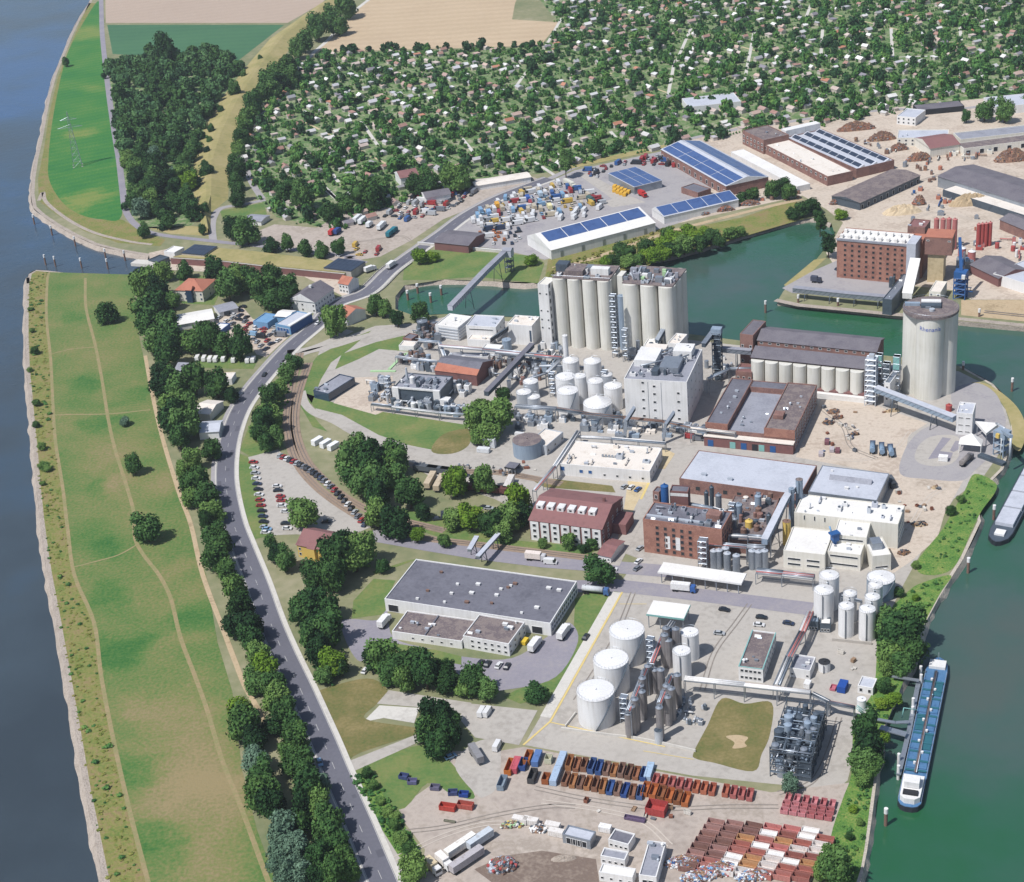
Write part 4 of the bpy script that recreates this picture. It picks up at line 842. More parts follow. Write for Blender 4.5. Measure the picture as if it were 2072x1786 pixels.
def lattice_tower(o, w, d, h, m, levels, r=.14, decks=True):
    for sx in (-1, 1):
        for sy in (-1, 1): MB().bar((sx*w/2, sy*d/2, 0), (sx*w/2, sy*d/2, h), r*2, r*2).build('column', m, o)
    for k in range(levels):
        z0, z1 = h*k/levels, h*(k+1)/levels; mb = MB(); c = [(-w/2, -d/2), (w/2, -d/2), (w/2, d/2), (-w/2, d/2)]
        for i in range(4):
            a, b = c[i], c[(i+1) % 4]; mb.tube((*a, z1), (*b, z1), r*.8, 4); mb.tube((*a, z0), (*b, z1), r*.6, 4)
        mb.build('bracing', m, o)
        if decks: box_part(o, 'platform', m, -w/2, w/2, -d/2, d/2, z1-.1, z1)
# ------------------------------------------------------------------ vehicles
def extr(profile, w, m=0, mb=None, taper=None):
    """side profile (x,z) extruded across y; taper: list of half widths per point"""
    mb = mb or MB(); n = len(profile); hw = taper or [w/2]*n; i = len(mb.v)
    mb.v += [(p[0], -hw[k], p[1]) for k, p in enumerate(profile)]+[(p[0], hw[k], p[1]) for k, p in enumerate(profile)]
    for k in range(n): mb.f.append((i+k, i+(k+1) % n, i+n+(k+1) % n, i+n+k)[::-1]); mb.m.append(m); mb.sm.append(False)
    mb.f.append(tuple(range(i, i+n))); mb.f.append(tuple(range(i+2*n-1, i+n-1, -1))); mb.m += [m, m]; mb.sm += [False, False]
    return mb
def car_parts(L=4.4, w=1.8, h=1.45, van=False):
    x = L/2
    if van: body = [(-x, .3), (x, .3), (x, .95), (x-.5, 1.15), (x-1.1, h), (-x, h)]; tp = [w/2, w/2, w/2, w/2, w/2-.12, w/2-.1]
    else: body = [(-x, .35), (-x+.1, .25), (x-.1, .25), (x, .4), (x-.05, .72), (x-1.0, .88), (-x+.35, .92), (-x, .8)]; tp = [w/2]*8
    mb = extr(body, w, 0, None, tp); bm_ = mb.mesh('body'); bm_.materials.append(MATS['car_paint'])
    if van: cab = [(x-.45, 1.0), (x-.48, 1.15), (x-1.05, h-.06), (x-1.6, h-.06), (x-1.6, 1.0)]; ct = [w/2+.01]*2+[w/2-.09]*2+[w/2+.01]
    else: cab = [(x-1.0, .87), (x-1.75, h-.05), (-x+1.0, h-.05), (-x+.35, .9)]; ct = [w/2-.06, w/2-.26, w/2-.26, w/2-.06]
    cm = extr(cab, w, 0, None, ct).mesh('windows'); cm.materials.append(MATS['glass'])
    rm_ = None
    if not van:
        rm_ = extr([(x-1.72, h-.055), (x-1.8, h), (-x+.98, h), (-x+.93, h-.055)], w, 0, None, [w/2-.25, w/2-.28, w/2-.28, w/2-.25]).mesh('roof'); rm_.materials.append(MATS['car_paint'])
    wm = MB(); wm.tube((0, -.11, 0), (0, .11, 0), .32, 10); wm = wm.mesh('wheel'); wm.materials.append(MATS['rubber'])
    return bm_, cm, rm_, wm, [(sx*(x-.85), sy*(w/2-.1), .32) for sx in (-1, 1) for sy in (-1, 1)]
CARP = car_parts(); VANP = car_parts(5.6, 2.0, 2.4, True)
def joined(parts):
    """one mesh of all the parts of a vehicle, for those too small to show them"""
    mb = MB(); me_all = bpy.data.meshes.new('vehicle'); vs_, fs, ms = [], [], []
    def add(me, mi, off=(0, 0, 0)):
        i = len(vs_); vs_.extend([(v.co.x+off[0], v.co.y+off[1], v.co.z+off[2]) for v in me.vertices]); fs.extend([tuple(i+k for k in p.vertices) for p in me.polygons]); ms.extend([mi]*len(me.polygons))
    add(parts[0], 0); add(parts[1], 1)
    if parts[2]: add(parts[2], 0)
    for w in parts[4]: add(parts[3], 2, w)
    me_all.from_pydata(vs_, [], fs); me_all.polygons.foreach_set('material_index', ms)
    for m in ('car_paint', 'glass', 'rubber'): me_all.materials.append(MATS[m])
    return me_all
CARJ, VANJ = joined(CARP), joined(VANP)
CC = {'white': 'e8e8e8', 'silver': 'b4b8bc', 'grey': '7c8088', 'black': '2c3038', 'dark blue': '34425c', 'blue': '3c64a0', 'red': 'a83a3c', 'green': '3c7060', 'yellow': 'd8b450', 'light blue': '8ab0d0', 'beige': 'cbbfa8', 'dark': '3a3e48', 'orange': 'c87840'}
def car(p, a, colour, where, van=False, simple=False, group=None, z=.1):
    n = 'van' if van else 'car'; lab = '%s %s %s' % (colour, n, where); grp = group or '%s %ss %s' % (colour, n, where)
    c = lin(CC[colour], .8)
    if simple:
        o = link('delivery_van' if van else 'car', VANJ if van else CARJ); o.location = (p.x, p.y, z); o.rotation_euler = (0, 0, a); o.color = c; return tag(o, lab, n, grp)
    o = thing('delivery_van' if van else 'car', lab, n, (p.x, p.y, z), a, grp); P = VANP if van else CARP
    q = link('body', P[0], o); q.color = c; link('windows', P[1], o)
    if P[2]: q = link('roof', P[2], o); q.color = c
    for w in P[4]: q = link('wheel', P[3], o); q.location = w
    return o
def cars(t, s, a, where, cols='white silver grey black', simple=False, van=False, jit=.06, z=.1):
    cols = cols.split(); 
    for q in s.split():
        u = q.split(','); p = g(px(t, float(u[0]), float(u[1])), .7); c = u[2].replace('_', ' ') if len(u) > 2 else random.choice(cols)
        car(p, a+random.gauss(0, jit), c.replace('_', ' '), where, van or (len(u) > 3 and u[3] == 'v'), simple, z=z)
WHEEL_T = MB(); WHEEL_T.tube((0, -.16, 0), (0, .16, 0), .5, 12); WHEEL_T = WHEEL_T.mesh('wheel'); WHEEL_T.materials.append(MATS['rubber'])
def truck(p, a, label, box='e8e8e8', cab='e8e8e8', L=8, trailer=False, kind='box', z=.1, group=None, nocab=False):
    o = thing('trailer' if nocab else 'truck', label, 'trailer' if nocab else 'truck', (p.x, p.y, z), a, group)
    mb = MB()
    if kind == 'box': mb.box(-L/2, L/2-(0 if nocab else 2.3), -1.25, 1.25, 1.1, 3.7)
    elif kind == 'flat': mb.box(-L/2, L/2-(0 if nocab else 2.3), -1.25, 1.25, 1.0, 1.5)
    else:
        x0, x1 = -L/2, L/2-(0 if nocab else 2.4); mb.tube((x0, 0, 2.3), (x1, 0, 2.3), 1.2, 14); mb.tube((x0+.8, 0, 3.5), (x0+1.4, 0, 3.5), .35, 8)
    q = mb.build('tank' if kind == 'tank' else 'load_box', 'matt_paint', o); q.color = lin(box, .85)
    MB().box(-L/2, L/2-.3, -.5, .5, .75, 1.05).build('chassis', 'dark', o)
    if not nocab:
        x = L/2; q = extr([(x-2.1, .5), (x, .5), (x, 1.5), (x-.25, 2.7), (x-.5, 2.95), (x-2.1, 2.95)], 2.4).build('cab', 'matt_paint', o); cb_ = q; q.color = lin(cab, .85)
        extr([(x-.02+.03, 1.55), (x-.24+.03, 2.55), (x-.3, 2.55), (x-.1, 1.55)], 2.2).build('windscreen', 'glass', cb_)
    for sx in ((-L/2+1.2, -L/2+2.4) + (() if nocab else (L/2-1.1,))):
        for sy in (-1, 1): w = link('wheel', WHEEL_T, o); w.location = (sx, sy*1.05, .5)
    return o
CONT = {}
def skip_mesh(L, w, h, open_=True, fill=None):
    k = (L, w, h, open_, fill)
    if k not in CONT:
        mb = MB(); t = .12; x, y = L/2, w/2
        if open_:
            mb.box(-x, x, -y, y, .15, .3); mb.box(-x, x, -y, -y+t, .3, h); mb.box(-x, x, y-t, y, .3, h); mb.box(-x, -x+t, -y+t, y-t, .3, h); mb.box(x-t, x, -y+t, y-t, .3, h)
            for i in range(int(L/1.2)):
                u = -x+.6+i*1.2
                for s in (-1, 1): mb.box(u-.06, u+.06, s*y-.05, s*y+.05, .3, h-.02)
            if fill: mb.box(-x+t+.02, x-t-.02, -y+t+.02, y-t-.02, .32, h*.75, 1)
        else:
            mb.box(-x, x, -y, y, .15, h)
            for i in range(int(L/.8)):
                u = -x+.4+i*.8
                for s in (-1, 1): mb.box(u-.08, u+.08, s*y-.06, s*y+.06, .3, h-.1)
        me = mb.mesh('container'); me.materials.append(MATS['matt_paint']); me.materials.append(MATS[fill or 'rust']); CONT[k] = me
    return CONT[k]
def container(p, a, col, label, L=6, w=2.4, h=2.0, open_=True, fill=None, group=None, z=.05, cat='container'):
    o = link('open_skip' if open_ else 'container', skip_mesh(L, w, h, open_, fill)); o.location = (p.x, p.y, z); o.rotation_euler = (0, 0, a); o.color = lin(col, .85)
    return tag(o, label, cat, group)
def heap(name, label, t, x, y, rx, ry, h, m, seed, cat='heap', ch=None, n=120, cols=()):
    """loose heap: uneven mound with pieces lying on it"""
    p = px(t, x, y); c = g(p); k = psc(t)*mpp(p); rs = np.random.RandomState(seed); o = thing(name, label, cat, (c.x, c.y, 0), rs.uniform(0, 6.28) if rx == ry else 0)
    RX, RY = rx*k, ry*k; N = 16; mb = MB(); idx = {}
    for i in range(N+1):
        for j in range(N+1):
            u, v = i/N*2-1, j/N*2-1; q = max(0, 1-(u*u+v*v)); z = h*q**.7*(.65+.6*rs.rand()) if q > 0 else -.1
            idx[i, j] = len(mb.v); mb.v.append((u*RX, v*RY, z))
    for i in range(N):
        for j in range(N): mb.f.append((idx[i, j], idx[i+1, j], idx[i+1, j+1], idx[i, j+1])); mb.m.append(0); mb.sm.append(False)
    mb.build('mound', m, o)
    if n:
        mb = MB(); cl = list(cols) or ['rust', 'steel', 'scrap']
        for i in range(n):
            a, q = rs.uniform(0, 6.28), rs.rand()**.5; x_, y_ = math.cos(a)*q*RX, math.sin(a)*q*RY; z = h*max(0, 1-q*q)**.7*.8; s = rs.uniform(.25, .8) if ch is None else rs.uniform(.4, 1)*ch
            b_ = Matrix.Rotation(rs.uniform(0, 3), 4, 'Z') @ Matrix.Rotation(rs.uniform(-.6, .6), 4, 'X'); i0 = len(mb.v); mb.box(-s, s, -s*.5, s*.5, -.1, s*.6, rs.randint(len(cl)))
            for k_ in range(i0, len(mb.v)): w = b_ @ Vector(mb.v[k_]); mb.v[k_] = (w.x+x_, w.y+y_, w.z+z)
        tag(mb.build('loose_pieces', cl, o), kind='stuff')
    return o
# ================================================================== SOUTH: warehouse, tank farm, containers
b = bld('warehouse', 'large flat dark roofed warehouse with white walls and glazed east side', 'warehouse', 'a', '105,450 1612,682 1862,285 360,85', edge='1632,800 1618,682', rm='bitumen', vents=0)
for x, y in ((610, 205), (950, 315), (485, 375), (890, 395), (390, 450), (845, 480), (1075, 490), (1120, 415), (1160, 360), (1250, 330), (1290, 310), (1225, 345), (1600, 350), (1490, 530), (1695, 370), (1350, 580), (760, 315), (640, 480), (705, 400)):
    q = g(px('a', x, y), b.h)-Vector((b.c.x, b.c.y, 0)); ca_, sa_ = math.cos(-b.a), math.sin(-b.a); s = random.uniform(.5, 1.0)
    v = MB().box(-s*.9, s*.9, -s*.6, s*.6, 0, .7).box(-s, s, -s*.7, s*.7, .7, .8).build('roof_vent', random.choice(('plaster_white', 'plaster_white', 'rust')), b.o); v.location = (q.x*ca_-q.y*sa_, q.x*sa_+q.y*ca_, b.h-.44)
wins(b, 'r', 13, (1.2, 3.4), 1.9, 1.7, gm='glass_blue'); wins(b, 'f', 2, (.2,), 4.5, 3.4, -.45, .42, gm='dark', name='loading_door')
WH = b.h
b = bld('warehouse_annex', 'low white annex with patched brown flat roof in front of the warehouse', 'building', 'a', '160,748 820,850 905,640 290,560', h=3.6, rm='bitumen_brown', vents=9)
wins(b, 'f', 5, (1.2,), 1.2, 1.0, -.2, .35); box_part(b.o, 'roof_ridge', 'bitumen', -1.2, -.7, -b.d/2+.5, b.d/2-.5, b.h-.4, b.h+.1)
b = bld('office_annex', 'two storey white office block with small square windows at the warehouse', 'building', 'a', '820,792 1242,872 1368,662 950,592', edge='1240,985 1240,870', rm='bitumen_brown', vents=6)
wins(b, 'f', 6, (1.0, b.h-2.4), 1.3, 1.2, -.3, .42); wins(b, 'r', 4, (1.0, b.h-2.4), 1.3, 1.2)
AYD = ang('a', '1430,960 1540,810')
truck(gs('a', '90,690')[0], ang('a', '40,740 150,610'), 'white box truck docked at the warehouse west ramp', L=8)
truck(gs('a', '1475,905')[0], AYD, 'white box truck docked at the warehouse east ramp', L=8.5)
truck(gs('a', '1740,790')[0], AYD, 'white trailer truck parked at the warehouse corner', L=9)
cars('a', '970,1040,black 1035,1048,black 1140,1062,white 1215,1070,black', AYD, 'parked in front of the warehouse office')
container(gs('a', '1380,860')[0], AYD, 'e0c040', 'small yellow roofed skip beside the warehouse office', 3.5, 2, 1.6, False)
cars('a', '1940,800,black', AYD, 'standing on the track beside the warehouse'); cars('G', '830,520,white', AYD, 'parked beneath trees at the warehouse gate')
cars('G', '1520,770,white 1555,770,white', ang('G', '1520,770 1560,700'), 'parked on the concrete slab by the access road', van=True)
# three big tanks, two small, silver column rows
q = pp('j', '355,1445 335,1065'); TH = hgt(q[0], q[1])
for i, (x, y, r, w) in enumerate(((335, 1065, 253, 'next to the containers'), (540, 650, 236, 'in the middle of the row of three'), (750, 265, 236, 'nearest the turquoise canopy'))):
    tank('storage_tank', 'large white cylindrical tank %s' % w, 'j', x, y, r, TH, group='row of three large white tanks', la=R(-100))
for x, y, w in ((1580, 295, 'rear'), (1475, 540, 'front')): tank('storage_tank', 'small white tank beside the silver columns, %s of the pair' % w, 'j', x, y, 123, TH*.88, group='pair of small white tanks')
SC = 'slim silver steel column tank in the double row beside the white tanks'
for i, (x, y) in enumerate(((770, 1370), (815, 1275), (855, 1180), (900, 1090), (930, 1000), (955, 900), (985, 820), (1030, 740), (1180, 1290), (1200, 1190), (1240, 1090), (1275, 1000), (1310, 920), (1350, 870), (1420, 860), (1240, 430), (1300, 400), (1250, 330), (1330, 260), (1270, 240), (1400, 250), (870, 1260), (950, 1080), (1200, 790), (1120, 790), (1290, 1150), (1340, 1040))):
    tank('column_tank', SC, 'j', x, y, 52, TH*(.8+.15*(i % 3)), 'tank_silver', 'steel', dome=.6, group='silver column tanks', rail=False, ladder=False)
tank('column_tank', 'short silver tank standing alone at the end of the column rows', 'j', 1168, 1590, 56, 5.5, 'steel_light', 'steel_dark', rail=False, ladder=False)
rack('pipe walkway above the silver column tanks', 'j', '770,1350 1000,790', 11.5, 1.8, 3, step=12); rack('pipe walkway along the second row of silver columns', 'j', '1180,1250 1330,880', 11.5, 1.8, 3, step=12)
rack('low pipes from the silver columns to the turquoise canopy', 'j', '1080,720 1240,330 1360,160', 8, 2, 4, step=10)
for k, (x, y) in enumerate(((1480, 1330), (1550, 1370), (1520, 1460), (1600, 1320), (1420, 1420), (1640, 1500))):
    p = g(px('j', x, y)); o = thing('pump_set', 'small grey pump set with pipes beside the silver columns', 'pump', (p.x, p.y, 0), AYD, 'pump sets beside the columns')
    MB().box(-1.2, 1.2, -.7, .7, .1, .4).build('base_plate', 'concrete_light', o); MB().tube((-.9, 0, .9), (.5, 0, .9), .45, 10).tube((.5, 0, .9), (1.1, 0, .9), .25, 8).build('motor', random.choice(('steel', 'steel_dark')), o); MB().tube((.9, 0, .9), (.9, 0, 2.2), .12, 6).build('pipe', 'steel_light', o)
# bund walls
for s in ('240,858 300,780', '215,872 540,915 640,925 830,962', '830,962 1010,1005'):
    P = gs('Q', s); c = P[0]; o = thing('bund_wall', 'low concrete bund wall around the tank farm', 'wall', (c.x, c.y, 0), 0, 'bund walls of the tank farm')
    mb = MB()
    for p, q in zip(P[:-1], P[1:]): mb.bar(tuple(p-c), tuple(q-c), .4, 1.0)
    mb.build('wall', 'concrete_light', o)
# turquoise canopy
def canopy(label, t, roof, h, m, rm, name='canopy', posts=4, th=.5):
    b = base(name, label, 'canopy', t, roof, h); x, y = b.w/2, b.d/2
    MB().box(-x, x, -y, y, h-th, h).build('roof', rm, b.o); MB().box(-x-.05, x+.05, -y-.05, -y+.1, h-th-.15, h+.1).build('fascia', m, b.o); MB().box(x-.1, x+.05, -y+.1, y, h-th-.15, h+.1).build('fascia', m, b.o)
    for i in range(posts):
        for s in (-1, 1): u = -x*.92+2*x*.92*i/max(1, posts-1); MB().box(u-.15, u+.15, s*y*.85-.15, s*y*.85+.15, 0, h-th).build('post', 'steel', b.o)
    return b
canopy('loading canopy with white roof and turquoise fascia behind the tanks', 'Q', '722,192 942,216 978,136 756,104', 6.5, 'paint_turquoise', 'roof_white')
canopy('long white flat loading canopy beside the works street', 'L', '168,1160 1225,1318 1282,1192 420,1078', 5.2, 'plaster_white', 'roof_white', posts=8)
b = bld('lab_office', 'white office with green edged flat roof between tank farm and street', 'building', 'Q', '1238,498 1392,512 1502,304 1370,282', edge='1240,578 1238,498', rm='bitumen_brown', vents=6)
wins(b, 'f', 5, (.9, b.h-2.2), 1.3, 1.3); wins(b, 'r', 8, (.9, b.h-2.2), 1.3, 1.3)
for f in ((-b.w/2-.06, b.w/2+.06, -b.d/2-.06, -b.d/2+.3), (-b.w/2-.06, -b.w/2+.3, -b.d/2+.3, b.d/2), (b.w/2-.3, b.w/2+.06, -b.d/2+.3, b.d/2)): box_part(b.o, 'roof_edge', 'paint_turquoise', *f, b.h+.01, b.h+.12)
b = bld('pump_house', 'small pump house with grey flat roof beside the pipe bridge', 'building', 'Q', '1570,506 1692,526 1716,442 1596,424', h=4, wall='plaster_white', rm='roof_grey', vents=3); wins(b, 'f', 2, (1,), 1, 1)
tank('water_tank', 'white round tank with dark lid beside the pump house', 'Q', 1772, 470, 36, 3.6, 'tank_white', 'dark', rail=False)
b = bld('guard_hut', 'small white hut with dark opening near the jetty', 'building', 'I', '1090,612 1180,628 1200,570 1110,552', h=3.2, rm='roof_lightgrey'); wins(b, 'f', 2, (.8,), 1.2, 1.6, gm='dark')
o = container(gs('Q', '1880,635')[0], AYD, '2450a0', 'blue covered skip on the concrete near the jetty', 5, 3, 2.6, False); container(gs('Q', '1825,632')[0], AYD, 'c07080', 'pinkish low skip beside the blue covered one', 3, 2, 1)
container(gs('I', '790,620')[0], AYD, 'e6e6e6', 'small white box near the pump house', 3, 2.2, 2.2, False)
cars('Q', '1400,205,black 1385,250,white 1560,240,dark_blue', ang('Q', '1300,190 1500,215'), 'parked behind the white lab office')
PINK = ('plaster_white', 'plaster_white', 'paint_pink', 'tank_white')
rack('long white and pink pipe bridge from the columns to the steel process frame', 'Q', '945,575 1300,612 1690,655', 6.5, 2.4, 6, mats_=PINK)
rack('pipe bridge running from the steel process frame to the jetty', 'Q', '1700,665 1800,715 1950,745', 5.5, 1.8, 5)
rack('purple grey pipe bridge between lab office and white tanks', 'Q', '1690,180 1640,300 1560,450 1490,615', 6, 2.6, 6)
o, _ = tank('storage_tank', 'white tank with hoist on the bank corner', 'I', 1110, 690, 28, 4, rail=False, ladder=False); p = g(px('I', 1110, 760)); o = thing('loading_skid', 'turquoise pipe loading skid at the jetty landing', 'pump', (p.x, p.y, 0), AYD)
for k in range(6): MB().tube((k*.9-2.3, -1.5, .3), (k*.9-2.3, 1.5, 2.4), .14, 6).build('pipe', 'paint_turquoise', o)
MB().box(-3, 3, -2, 2, .05, .3).build('base_plate', 'concrete_light', o)
# dark steel process frame
b = base('process_plant', 'tall dark steel process frame packed with vessels and pipes', 'plant', 'Q', '1480,1000 1690,1030 1785,728 1520,690', h=11)
rs = random.Random(4); nx, ny, nz = 4, 7, 4; x, y = b.w/2, b.d/2
for i in range(nx):
    for j in range(ny): u, v = -x+2*x*i/(nx-1), -y+2*y*j/(ny-1); MB().bar((u, v, 0), (u, v, b.h*(1 if (i+j) % 3 else 1.12)), .3, .3).build('column', 'steel_dark', b.o)
for k in range(1, nz+1):
    z = b.h*k/nz; mb = MB()
    for i in range(nx): u = -x+2*x*i/(nx-1); mb.bar((u, -y, z-.3), (u, y, z-.3), .25, .3)
    for j in range(ny): v = -y+2*y*j/(ny-1); mb.bar((-x, v, z-.3), (x, v, z-.3), .25, .3)
    mb.build('beam', 'steel_dark', b.o)
    if k < nz: MB().box(-x, x*rs.uniform(.2, 1), -y*rs.uniform(.6, 1), y, z, z+.08).build('deck', 'steel_dark', b.o)
for k in range(64):
    u, v = rs.uniform(-.85, .85)*x, rs.uniform(-.9, .9)*y; r = rs.uniform(.7, 1.7); z = rs.choice((0, b.h/4, b.h/2, b.h*.75)); hh_ = rs.uniform(2, 5)
    MB().cyl(u, v, z, z+hh_, r, n=12, dome=.4).build('vessel', rs.choice(('steel_dark', 'steel_dark', 'steel', 'tank_blue')), b.o)
for k in range(60):
    u, v = rs.uniform(-1, 1)*x, rs.uniform(-1, 1)*y; z = rs.uniform(2, b.h+.8); a_ = rs.random() < .5
    MB().tube((u if not a_ else -x, v if a_ else -y, z), (u if not a_ else x, v if a_ else y*rs.uniform(.3, 1), z), rs.choice((.15, .2, .3)), 6).build('pipe', rs.choice(('steel', 'steel_dark', 'steel_light', 'tank_blue')), b.o)
MB().box(x*.35, x*.98, -y*.98, -y*.5, 0, b.h*.7).build('casing', 'steel_dark', b.o); MB().box(x*.5, x*.98, -y*.4, y*.9, 0, b.h*.85).build('casing', 'steel_dark', b.o); MB().box(-x*.9, -x*.1, y*.1, y*.8, 0, b.h*.8).build('casing', 'tank_blue', b.o)
# white tank group on the bank
q = pp('M', '955,1400 965,860'); WHT = hgt(q[0], q[1])
for x, y, r, k, lab in ((640, 285, 188, 1.12, 'largest tank at the back of the white bank group'), (540, 560, 187, 1.12, 'wide white tank beside the small blue roofed hut'), (1035, 625, 130, .95, 'short white tank behind the front pair on the bank'), (1510, 470, 138, 1, 'white tank touching the pale blue one on the bank'), (1455, 690, 145, 1, 'white tank in the middle right of the bank group'), (965, 860, 147, 1, 'front white tank of the bank group, left of the pair'), (1360, 920, 157, 1, 'front white tank of the bank group beside the trees')):
    tank('storage_tank', lab, 'M', x, y, r, WHT*k, dome=1.0, group='white tanks on the bank')
tank('storage_tank', 'broad pale blue tank at the back of the bank group', 'M', 1615, 330, 262, WHT*.62, 'tank_blue', 'tank_white', dome=.8)
b = bld('tank_hut', 'blue roofed hut in front of the wide white tank', 'building', 'M', '230,1160 440,1170 450,1060 250,1050', h=4, wall='steel_dark', rm='tank_blue'); wins(b, 'f', 3, (.5,), .9, 1.2)
b = bld('tank_hut', 'white roofed hut in front of the wide white tank', 'building', 'M', '460,1200 670,1205 680,1090 480,1075', h=4, wall='steel_dark', rm='roof_white'); wins(b, 'f', 3, (.5,), .9, 1.2)
rack('pipes between the white tanks on the bank', 'M', '870,700 1250,800', 10, 1.2, 3, step=20); P = gs('M', '700,1520 1440,1600'); c = P[0]; o = thing('bund_wall', 'concrete bund wall in front of the white bank tanks', 'wall', (c.x, c.y, 0)); MB().bar((0, 0, 0), tuple(P[1]-c), .5, 1.2).build('wall', 'concrete', o)
# ---- skips and containers
ROWA = ang('Q', '155,1185 215,1020'); SK = 'in the double row of skips behind the scrap yard'
cx_ = ['4a6494', '3e5c94', '8a6450', '96664c', 'a87650', '6a5048', '7a5c4e', '4a6494', '8c7064', 'a4744e']
def nm(h):
    r_, g_, b_ = (int(h[i:i+2], 16) for i in (0, 2, 4))
    if b_ > r_+20: return 'blue' if r_ < 100 else 'light blue'
    if min(r_, g_, b_) > 190: return 'white'
    if max(r_, g_, b_)-min(r_, g_, b_) < 30: return 'grey'
    if r_ > 170 and g_ < 130 and b_ > 85: return 'pink red'
    if r_ > 165 and g_ < 110: return 'red'
    if r_ > 160: return 'orange'
    return 'rust brown'
def skip(t, x, y, col, a, where, grp, L=6, w=2.3, h=1.9, open_=True, fill=None):
    n_ = nm(col); return container(g(px(t, x, y), 1), a, col, '%s %s %s' % (n_, 'open skip' if open_ else 'closed container', where), L, w, h, open_, fill, '%s %s' % (n_, grp))
for x, y, c, L in ((70, 1045, '5a7ab0', 7), (20, 1040, 'b06a3a', 6), (45, 1150, '4a4a4c', 6), (125, 1165, '9c5a34', 4), (215, 1060, 'a8bcd4', 8), (180, 1150, 'a8bcd4', 8), (-90, 1095, 'c07030', 7), (-55, 1085, 'c05a68', 7), (-10, 1080, '34508c', 5), (-135, 1190, '8898a8', 6), (140, 1050, 'c8c8b0', 3)):
    skip('Q', x, y, c, ROWA, SK, 'skips of the double row', L, 2.4, 2.3, c not in ('a8bcd4', 'c05a68', '5a7ab0'))
for i in range(11):
    x = 265+i*44; skip('Q', x, 1070+i*6.5, random.choice(cx_), ROWA+random.gauss(0, .03), SK, 'skips of the double row', random.choice((5.5, 6, 6.5)), 2.0, random.choice((1.6, 1.9, 2.3)))
    skip('Q', x-22, 1165+i*8, random.choice(cx_+['3a5a90', '34508c']), ROWA+random.gauss(0, .03), SK, 'skips of the double row', random.choice((6, 6.5)), 2.0, random.choice((1.6, 1.9, 2.3)))
for i in range(12): skip('Q', 775+i*48+(30 if i > 7 else 0), 1170+i*8, random.choice(['ac6652', 'b46e54', 'b06a66', 'bc7a62']), ROWA-.03, 'in the single row of red skips along the tank farm fence', 'skips along the tank farm fence', 5, 2.0)
for i in range(6): skip('Q', 715+i*48, 1225+i*12, random.choice(['7a5440', 'b0683c', '8c5a3c']), ROWA-.05, SK, 'skips of the double row', 6)
skip('Q', 735, 1120, 'a8c0d8', ROWA, SK, 'skips of the double row', 8, open_=False)
ROWB = ang('Q', '1560,1340 1830,1390')
for j in range(3):
    for i in range(6): skip('Q', 1560+i*52+j*(-12), 1275+i*8+j*38, random.choice(['c07a7e', 'b87074', 'c8868c']), ROWA-.1 if j == 0 else ROWB, 'in the pink block of skips at the canal bank', 'skips of the block at the canal bank', 2.5 if j else 3.6, 1.9, 1.7)
for j in range(8):
    for i in range(7):
        x, y = 1130+i*112-j*24, 1432+i*10+j*37
        if x < 880 or x > 1830-j*16 or (j < 1 and i > 5): continue
        c = random.choice(['94706a', 'a07a72', '8e6c64', 'b08a84']) if i+j*.3 < 2.6 else random.choice(['bc8078', 'e8e0dc', 'cc8682', 'e4dcd8', 'b4746a', 'a06860', 'c89a70', 'eae4e0'])
        skip('Q', x, y, c, ROWB+random.gauss(0, .015), 'stored in the large container field by the canal', 'skips of the container field', 5.5, 2.4, 2.2, True, 'plaster_white' if nm(c) == 'white' and random.random() < .6 else None)
skip('Q', 780, 1345, 'b04a48', ROWB, 'standing alone as a large red open box in the yard', 'lone skip', 6.5, 5, 3)
skip('Q', 650, 1395, '6a5a78', ROWB, 'standing alone as a flat purple rack in the yard', 'lone rack', 7, 1.6, 1.2)
# scrap yard heaps, huts, trailers
SCOL = ('tank_white', 'paint_lightblue', 'paint_blue', 'rust', 'steel', 'paint_pink', 'plaster_white', 'steel_light', 'scrap')
for i, (x, y, rx, ry, h) in enumerate(((940, 1665, 110, 50, 2.4), (1150, 1710, 130, 55, 2.8), (1360, 1745, 120, 40, 2.4), (1030, 1750, 110, 40, 2.4))):
    heap('scrap_heap', ['white and blue scrap heap beside the huts', 'largest mixed scrap heap with blue and white sheets', 'reddish scrap heap among the containers', 'pale scrap heap behind the largest one', 'small heap of scrap beside the container field', 'scrap heap towards the canal trees'][i], 'Q', x, y, rx, ry, h, 'scrap', 30+i, n=420, cols=SCOL, ch=.7)
heap('scrap_heap', 'heap of red and dark scrap beside the trailers', 'P', 640, 850, 110, 75, 3.2, 'scrap', 51, n=220, ch=1.1, cols=('rust', 'steel_dark', 'paint_red', 'steel', 'steel_light'))
heap('dirt_heap', 'low heap of brown soil behind the huts', 'P', 1150, 780, 110, 40, 1.2, 'yard_brown', 52, n=0)
heap('scrap_heap', 'line of mixed scrap beside the light roofed shed', 'P', 720, 510, 90, 30, 1.8, 'scrap', 53, n=120, cols=('steel_dark', 'paint_green', 'rust', 'plaster_white', 'paint_yellow'))
heap('scrap_heap', 'heap of white and red sheet metal beside the shed', 'P', 950, 540, 80, 45, 1.8, 'scrap', 54, n=120, cols=('plaster_white', 'rust', 'steel_dark', 'roof_white'))
b = bld('shed', 'light grey roofed open shed in the scrap yard', 'shed', 'P', '1150,572 1372,640 1412,545 1175,500', h=3.6, rm='roof_lightgrey', wall='steel'); wins(b, 'f', 4, (.2,), 2.4, 2.6, gm='dark', name='bay')
b = bld('yard_hut', 'white hut with dark grey roof beside the container field', 'building', 'P', '1520,622 1702,662 1726,572 1572,522', h=3.4, rm='bitumen'); wins(b, 'f', 4, (1,), 1, 1)
